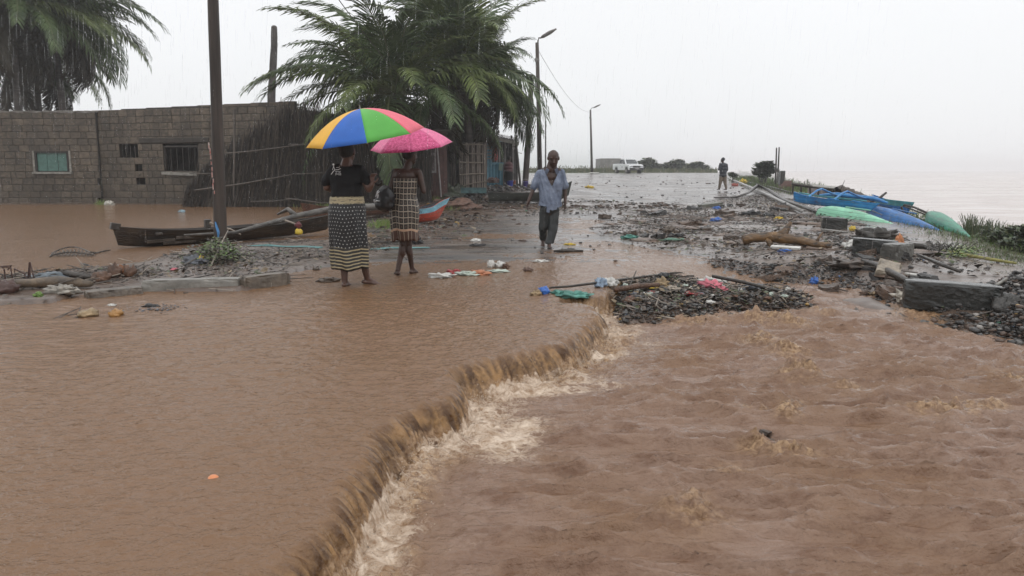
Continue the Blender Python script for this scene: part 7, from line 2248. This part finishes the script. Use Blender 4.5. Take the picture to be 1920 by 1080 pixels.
# larger lumps of broken road lying in the rubble, each one a thing
m_asp = [mat("broken_asphalt", (.028, .026, .025), .3, var=.5, scale=9, bump=1, bscale=22), mat("muddy_asphalt", (.075, .052, .038), .4, var=.5, scale=6, bump=1, bscale=16), mat("muddy_earth_lump", (.11, .070, .048), .45, var=.4, scale=5, bump=1, bscale=12)]
ch_ = []
for i in range(6):
    o = rough_block("asphalt_chunk", (1, .75, .34), m_asp[i % 3], seed=i * 7 + 3, centred=True, chip=.22)
    for v in o.data.vertices:
        k = 1 + .35 * mnoise.noise(v.co * 1.6 + Vector((i * 5, 0, 0))); v.co = Vector((v.co.x * k + .18 * v.co.y * (i % 3 - 1), v.co.y * k, v.co.z * (1 + .8 * mnoise.noise(v.co * 2.2 + Vector((0, i, 0))))))
    ch_.append(o.data); bpy.data.objects.remove(o)
for (poly, k_, lab, gr) in ((P0([(1130, 402), (1300, 392), (1480, 385), (1560, 440), (1480, 470), (1300, 465), (1150, 445)]), 34, "muddy lump of broken asphalt lying in the far rubble field", "asphalt lumps in the far rubble field"),
                        (P0([(1400, 488), (1560, 488), (1700, 515), (1700, 548), (1600, 520), (1430, 500)]), 16, "lump of broken asphalt in the dark ridge left of the long block", "asphalt lumps in the dark ridge"),
                        (P0([(1560, 445), (1700, 492), (1880, 560), (1720, 540), (1600, 490)]), 14, "lump of broken asphalt between the tumbled concrete blocks", "asphalt lumps between the concrete blocks")):
    xs = [p[0] for p in poly]; ys = [p[1] for p in poly]; n_ = 0
    while n_ < k_:
        x, y = rnd.uniform(min(xs), max(xs)), rnd.uniform(min(ys), max(ys))
        if not inside(np.array([x]), np.array([y]), poly)[0]: continue
        s_ = rnd.uniform(.12, .34) * (1.5 if y > 18 else 1)
        o = bpy.data.objects.new("asphalt_chunk", rnd.choice(ch_)); col.objects.link(o)
        o.location = (x, y, sz(x, y) + s_ * .06); o.scale = (s_, s_, s_); o.rotation_euler = (rnd.gauss(0, .2), rnd.gauss(0, .2), rnd.uniform(0, 6.3)); tag(o, lab, "asphalt lump", gr); n_ += 1
# low mud fans between the stones
mf = MB()
for i in range(70):
    x, y = rnd.uniform(2.2, 9.5), rnd.uniform(10.5, 24)
    if dryness(np.array([x]), np.array([y]))[0] < .02: continue
    r_ = rnd.uniform(.2, .8); mf.ball((x, y, sz(x, y) - .01), (r_, r_ * .6, rnd.uniform(.02, .05)), 14, 6, rot=(0, 0, rnd.uniform(0, 3)), jit=.5, seed=i, freq=3)
o = mf.build("mud_patches", m_asp[2], smooth_=True); tag(o, "low fans of brown mud among the rubble", "mud", kind="stuff")

x, y = G(1446, 806, LOW)
for (dx, dy, s_, rz, lab) in ((-.02, .02, .17, .9, "dark broken road edge poking out of the current at right, upper piece"), (-.05, -.13, .13, 1.3, "dark broken road edge poking out of the current at right, lower piece")):
    o = rough_block("broken_road_edge", (s_, s_ * .4, s_ * .6), m_asp[1], seed=int(s_ * 100), centred=True, chip=.05)
    o.location = (x + dx, y + dy, LOW - .055); o.rotation_euler = (.2, .15, rz); tag(o, lab, "road edge")

# ---------- logs, sticks, poles
def path(pts, lift=0.0):
    return [on(a, b) + Vector((0, 0, c if c is not None else lift)) for a, b, c in pts]
m_drift = mat("ochre_driftwood", (0.020, 0.012, 0.008), .4, var=.5, scale=7, bump=1, bscale=14, stretch=(.5, 1.4, 1.4), color2=(0.20, 0.11, 0.042))
lg = path([(1392, 462, .10), (1410, 462, .15), (1436, 462, .17), (1462, 463, .16), (1500, 464, .12), (1530, 466, .07), (1558, 468, .06)])
b0 = lg[0].copy(); b = MB(); D_ = [p - b0 for p in lg]
fine_ = [D_[i].lerp(D_[i + 1], t) for i in range(len(D_) - 1) for t in (0, .33, .66)] + [D_[-1]]
b.tube(fine_, list(np.interp(np.linspace(0, 1, len(fine_)), [0, .06, .12, .3, .5, .8, 1], [.07, .10, .085, .085, .10, .065, .05])), 12, jit=.10)
b.tube([D_[2] + Vector((0, 0, 0)), D_[2] + Vector((.03, -.12, -.10)), D_[2] + Vector((.04, -.18, -.22))], [.06, .05, .05], 9, jit=.1)
b.tube([D_[3] + Vector((0, 0, .02)), D_[3] + Vector((.12, .1, .12)), D_[3] + Vector((.22, .12, .26))], [.09, .07, .03], 9, jit=.15)
b.tube([D_[5], D_[5] + Vector((.05, .03, .12)), D_[5] + Vector((.12, .05, .20))], [.03, .02, .015], 6, jit=.1)
lo_ = b.build("driftwood_log", m_drift, smooth_=True); lo_.location = b0; tag(lo_, "thick ochre forked driftwood log lying across the rubble", "log")
b = MB(); a, c_ = on(1446, 467), on(1500, 470); b.box(((0, 0, .04)), ((c_ - a).length, .1, .035), rot=(.2, 0, math.atan2(c_.y - a.y, c_.x - a.x)))
o = b.build("white_plank", m_whitec); o.location = (a + c_) / 2; tag(o, "white board lying under the driftwood log", "board")
C("blue_scrap", 1471, 472, 26, 7, m_bluep, "blue plastic scrap under the white board by the log", "litter", 83, .4)

fp = path([(1365, 337, .12), (1385, 345, .12), (1415, 359, .12), (1440, 371, .12), (1470, 386, .11), (1503, 402, .10)])
stick(fp, [.07, .07, .068, .065, .06, .055], "long pale fallen pole lying up the right side of the road", mat("pale_fallen_pole", (.27, .26, .25), .35, var=.35, scale=3), "fallen pole", "fallen_pole", 10, .03)
stick(path([(1338, 372, .04), (1380, 372, .05), (1402, 368, .15), (1420, 361, .35), (1440, 366, .25), (1470, 380, .1), (1510, 392, .05), (1540, 404, .03)]), [.02, .04, .06, .09, .08, .06, .05, .03], "dark crooked branch lying across the fallen pole", name="crooked_branch", cat="branch")
stick(path([(1395, 343, .1), (1425, 349, .1), (1460, 357, .08), (1490, 366, .05)]), [.06, .06, .05, .04], "thin dark timber beside the far part of the fallen pole", name="timber", cat="timber")
stick(path([(1335, 541, .16), (1390, 548, .13), (1440, 556, .10), (1500, 563, .05)]), [.022, .022, .02, .015], "long dark pole linking the two rubble islands", name="long_stick")
stick(path([(1030, 546, .04), (1070, 543, .04), (1120, 538, .05), (1180, 531, .06), (1262, 523, .07)]), [.012, .014, .016, .018, .016], "long thin stick reaching from the blue ball to the rubble island", name="long_stick")
stick(path([(1152, 560, .10), (1195, 556, .13), (1235, 552, .12)]), [.03, .034, .025], "short brown beam at the left of the rubble island", m_coco, name="short_beam", cat="beam")
stick(path([(1170, 566, .05), (1183, 552, .14), (1192, 545, .24)]), [.012, .011, .006], "stick standing up from the island's left end", name="upright_stick")
stick(path([(1215, 572, .08), (1235, 582, .03), (1252, 590, .01)]), [.006, .006, .004], "thin pale straw hanging down the island's face", m_woodl, name="straw", cat="straw")
stick(path([(1212, 566, .1), (1240, 575, .05), (1262, 578, .03)]), [.006, .006, .004], "second pale straw crossing the first on the island's face", m_woodl, name="straw", cat="straw")
stick(path([(1038, 473, .02), (1060, 473, .03), (1093, 472, .015)]), [.02, .035, .02], "flat black driftwood right of the walking man's feet", name="flat_driftwood", cat="driftwood")
C("dark_lump", 1066, 472, 24, 9, m_black, "black knot in the middle of the flat driftwood", "driftwood", 84)
stick(path([(640, 457, .02), (690, 456, .02), (740, 455, .02), (792, 453, .02)]), [.015, .02, .018, .02], "long black stick on the mud behind the two women", name="long_stick")
stick(path([(1738, 470, .03), (1775, 476, .05), (1820, 486, .06), (1860, 492, .05), (1905, 498, .04)]), [.02, .028, .03, .028, .02], "yellow-green bamboo pole on the slope at the far right", M("bamboo", (.24, .22, .06)), "bamboo", "bamboo_pole")
stick(path([(1700, 465, .05), (1730, 470, .08), (1762, 478, .05)]), [.04, .05, .03], "dark root piece behind the paired concrete blocks", name="root", cat="root")
stick(path([(1595, 490, .05), (1640, 508, .08), (1690, 530, .06), (1720, 545, .04)]), [.03, .05, .045, .03], "thick dark root running down the rubble slope to the long block", name="root", cat="root")
stick(path([(1720, 490, .10), (1760, 505, .08), (1800, 516, .05)]), [.02, .03, .02], "dark stick behind the long concrete block", name="dark_stick")
stick(path([(1698, 519, .04), (1724, 524, .05)]), [.02, .02], "short white pipe touching the long block's left end", m_whitec, "pipe", "white_pipe", 8, 0)
stick(path([(1858, 560, .12), (1885, 548, .16)]), [.018, .018], "pale pipe at the long block's right end", m_pale, "pipe", "pale_pipe", 8, 0)
# left strip
stick(path([(-60, 547, .06), (0, 545, .07), (60, 543, .07), (110, 540, .07), (150, 540, .06), (172, 541, .05)]), [.05, .055, .055, .07, .05, .035], "brown and grey broken log along the left strip, cut by the picture edge", mat("broken_log", (.05, .038, .028), .4, var=.5, scale=5, bump=1, bscale=14, color2=(.17, .12, .075)), "log", "broken_log", 10, .16)
stick(path([(95, 525, .04), (125, 522, .06), (170, 528, .05)]), [.03, .045, .03], "short dark root stump behind the broken log", name="root_stump", cat="root")
def rods(pxs, label, r_=.009):
    b = MB(); b0 = on(*pxs[0][0][:2])
    for seg in pxs: b.tube([on(a, 528) * 1 - b0 + Vector((0, 0, 0)) if False else (A(a, c, b0.y) - b0) for a, c in seg], r_, 5)
    o = b.build("bent_rods", mat("rusty_iron", (.06, .03, .024), .5, var=.4)); o.location = b0; tag(o, label, "iron rods")
rods([[(10, 530), (8, 505), (2, 500), (20, 502), (24, 528)], [(0, 500), (22, 498), (14, 506)]], "bent rusty iron rods at the picture's left edge")
rods([[(30, 530), (27, 503), (45, 512), (52, 530)], [(27, 504), (48, 514)]], "rusty iron frame right of the leftmost rods")
rods([[(52, 528), (55, 493), (56, 491), (64, 522)], [(55, 492), (57, 526)]], "upright rusty iron spike, tallest of the rods")
# woven wicker frame in the yard water
b = MB(); b0 = on(150, 480)
def Lw(px, py, dz=0): return on(px, py) - b0 + Vector((0, 0, dz))
for (y0, dz) in ((483, .02), (472, .04)): b.tube([Lw(93, 482, .0)] + [Lw(93 + 85 * t, 482 - math.sin(math.pi * t) * (9 if y0 < 480 else 1) + 0, dz + .05 * math.sin(math.pi * t)) for t in np.linspace(.1, .9, 8)] + [Lw(180, 476, .02)], .010, 5)
for k in range(11):
    t = .08 + .84 * k / 10; b.tube([Lw(93 + 85 * t, 482, .02), Lw(93 + 85 * t + 5, 482 - 5 * math.sin(math.pi * t), .06), Lw(93 + 85 * min(1, t + .08), 482 - 9 * math.sin(math.pi * t), .05)], .007, 4)
    b.tube([Lw(93 + 85 * t + 8, 482, .02), Lw(93 + 85 * t - 4, 482 - 8 * math.sin(math.pi * t), .06)], .006, 4)
b.tube([Lw(178, 477, .02), Lw(195, 474, .03), Lw(208, 471, .02)], [.012, .015, .006], 5)
o = b.build("wicker_frame", m_woodd); o.location = b0; tag(o, "dark woven wicker frame half sunk in the yard water left of the canoe", "wicker frame")
stick([on(269, 515), A(270, 492, on(269, 515).y), A(272, 490, on(269, 515).y)], [.006, .004, .003], "single upright twig standing left of the leaf heap")
# twigs round the tan coconut, bark in the water
b = MB(); b0 = on(150, 596)
for (a, c, d, e) in ((98, 599, 140, 588), (110, 597, 150, 583), (145, 598, 152, 580), (140, 596, 185, 590), (120, 592, 160, 594)): b.tube([on(a, c) - b0, on((a + d) / 2, (c + e) / 2) - b0 + Vector((0, 0, .02)), on(d, e) - b0 + Vector((0, 0, .03))], .004, 4)
o = b.build("twig_bundle", m_woodd); o.location = b0; tag(o, "tangle of dark twigs round the tan coconut", "twigs")
x = []; 
for i in range(240):
    p = on(rnd.gauss(285, 26), rnd.gauss(577, 3)); x.append((p.x, p.y, p.z))
o = scatter("floating_bark", ROCKS, np.array(x), rg.uniform(.01, .035, len(x)), [m_black, m_grc, m_r[2]], rg.randint(0, 3, len(x))); tag(o, "fine black bark litter afloat below the kerb", "litter", kind="stuff")

# teal ropes
for (pts, lab) in (([(470, 463), (500, 461), (540, 464), (570, 463), (600, 466)], "tangled teal rope on the gravel in front of the canoe"), ([(700, 468), (735, 466), (770, 466), (800, 465)], "teal rope lying on the gravel behind the two women")):
    b = MB(); b0 = on(*pts[0])
    for k in range(5): b.tube([on(a + rnd.uniform(-6, 6), c + rnd.uniform(-1.2, 1.2)) - b0 + Vector((0, 0, .012)) for a, c in pts], .008, 4)
    o = b.build("rope", mat("teal_rope", (.11, .25, .25), .5)); o.location = b0; tag(o, lab, "rope")

# heap of leaves and branches against the foot of the pole
hb = on(405, 486)
lh = empty("leaf_heap", hb, 0, "heap of green leaves and branches caught round the foot of the utility pole", "leaf heap")
pos = []
for i in range(1700):
    px = rnd.gauss(412, 22) if rnd.random() < .75 else rnd.uniform(345, 480)
    env = max(0.05, 1 - ((px - 412) / 48) ** 2)
    p = on(px, rnd.gauss(484, 6)); pos.append((p.x, p.y - .05, p.z + rnd.random() * .26 * env))
foliage("leaves", pos, .06, m_lb[:1] + [m_lf[1], m_lf[2], m_reed1, m_reedd], lh)["kind"] = "stuff"
for (pp__, r_) in (([(395, 500, .0), (412, 485, .16), (430, 470, .34)], .013), ([(420, 488, .1), (450, 486, .08), (485, 484, .02)], .012), ([(345, 500, .02), (380, 492, .10), (410, 486, .14)], .012), ([(415, 480, .2), (440, 476, .22), (470, 482, .10)], .009), ([(400, 490, .05), (398, 478, .22)], .014)):
    b = MB(); b.tube([p - hb for p in path(pp__)], [r_, r_, r_ * .5], 5, jit=.1); b.build("branch", m_wood if r_ < .0125 else m_woodl, lh)
# fresh leaves on the right slope, roots
hb = on(1805, 480); lh = empty("leafy_branch", hb, 0, "fresh green leafy branch lying on the slope above the long block", "branch")
foliage("leaves", [tuple(on(rnd.gauss(1803, 16), rnd.gauss(477, 4)) + Vector((0, 0, rnd.random() * .10))) for _ in range(700)], .06, m_lb, lh)["kind"] = "stuff"
b = MB(); b.tube([on(1780, 478) - hb + Vector((0, 0, .02)), on(1830, 484) - hb + Vector((0, 0, .04))], .012, 5); b.build("twig", m_wood, lh)
hb = on(1765, 472); lh = empty("root_tangle", hb, 0, "black tangle of roots on the slope left of the green leafy branch", "roots")
for i in range(46):
    b = MB() if i == 0 else b
    a = rnd.uniform(0, 6.3); p = on(rnd.gauss(1765, 16), rnd.gauss(474, 3)) - hb
    b.tube([p, p + Vector((math.cos(a) * .12, math.sin(a) * .1, rnd.uniform(.03, .18))), p + Vector((math.cos(a) * .25, math.sin(a) * .2, rnd.uniform(0, .22)))], [.012, .009, .004], 4)
b.build("root_strands", m_woodd, lh)["kind"] = "stuff"
# earth mounds beside the blocks
C("earth_mound", 1645, 447, 74, 26, M("dark_soil", (.035, .03, .024), .5, .5, scale=5, bump=1, bscale=14), "mound of dark soil behind the paired concrete blocks", "earth heap", 85, .6)
C("earth_mound", 1725, 467, 60, 16, M("grey_soil", (.06, .052, .045), .5, .5, scale=5, bump=1, bscale=14), "low grey soil hump right of the paired concrete blocks", "earth heap", 86, .6)
C("earth_mound", 1600, 500, 80, 20, M("muddy_clay", (.07, .05, .038), .4, .5, scale=5, bump=1, bscale=12), "muddy clay hump left of the tan broken slab", "earth heap", 87, .6)
C("boulder", 1898, 590, 80, 52, M("dark_gravelly_boulder", (.045, .042, .038), .35, .6, scale=22, bump=1.0, bscale=30), "dark gravelly boulder at the right edge beside the long block", "boulder", 88, .8, jit=.14)
# masonry stump and wall by the thin poles
for (px, py0, py1, w_, lab, m_) in ((1466, 337, 321, 9, "short dark brick pillar right of the two thin poles", m_concd), (1472, 350, 339, 22, "low rust-brown wall stub below the brick pillar", M("rusty_wall", (.12, .06, .045)))):
    a, c_ = A(px, py0, 46), A(px, py1, 46); q = MB(); q.cbox((0, 0, (c_.z - a.z) / 2 - .15), (w_ / F * 46, .4, c_.z - a.z + .3), ch=.03, jit=.03)
    o = q.build("wall_stub", m_); o.location = a; tag(o, lab, "wall")

# ------------------------------------------------------------------ rain
k = 6500
Yr = 6 + 27 * rg.uniform(0, 1, k) ** .8
Xr = Yr * rg.uniform(-.72, .72, k)
Zr = rg.uniform(-.1, 1, k)
Zr = CAMZ - .12 * Yr + Zr * (.42 * Yr)
Zr = np.maximum(Zr, .3)
L_ = rg.uniform(.10, .26, k); w_ = rg.uniform(.0005, .0011, k) * (0.5 + Yr * .045)
tv = np.array([(1, 0, 0), (-.5, .87, 0), (-.5, -.87, 0), (1, 0, 1), (-.5, .87, 1), (-.5, -.87, 1)], float)
tf = np.array([(0, 1, 4), (0, 4, 3), (1, 2, 5), (1, 5, 4), (2, 0, 3), (2, 3, 5)])
V = np.stack([tv[None, :, 0] * w_[:, None] + tv[None, :, 2] * (L_ * .06)[:, None] + Xr[:, None], tv[None, :, 1] * w_[:, None] + Yr[:, None], tv[None, :, 2] * L_[:, None] + Zr[:, None]], -1)
Fc = tf[None] + (np.arange(k) * 6)[:, None, None]
m_rain = mat("rain_water", (1, 1, 1), .05)
m_rain.node_tree.nodes["Principled BSDF"].inputs["Alpha"].default_value = .36
m_rain.node_tree.nodes["Principled BSDF"].inputs["Transmission Weight"].default_value = 1.0
m_rain.node_tree.nodes["Principled BSDF"].inputs["IOR"].default_value = 1.33
ro = np_mesh("rain", V.reshape(-1, 3), Fc.reshape(-1, 3), m_rain, None, False)
tag(ro, kind="stuff")
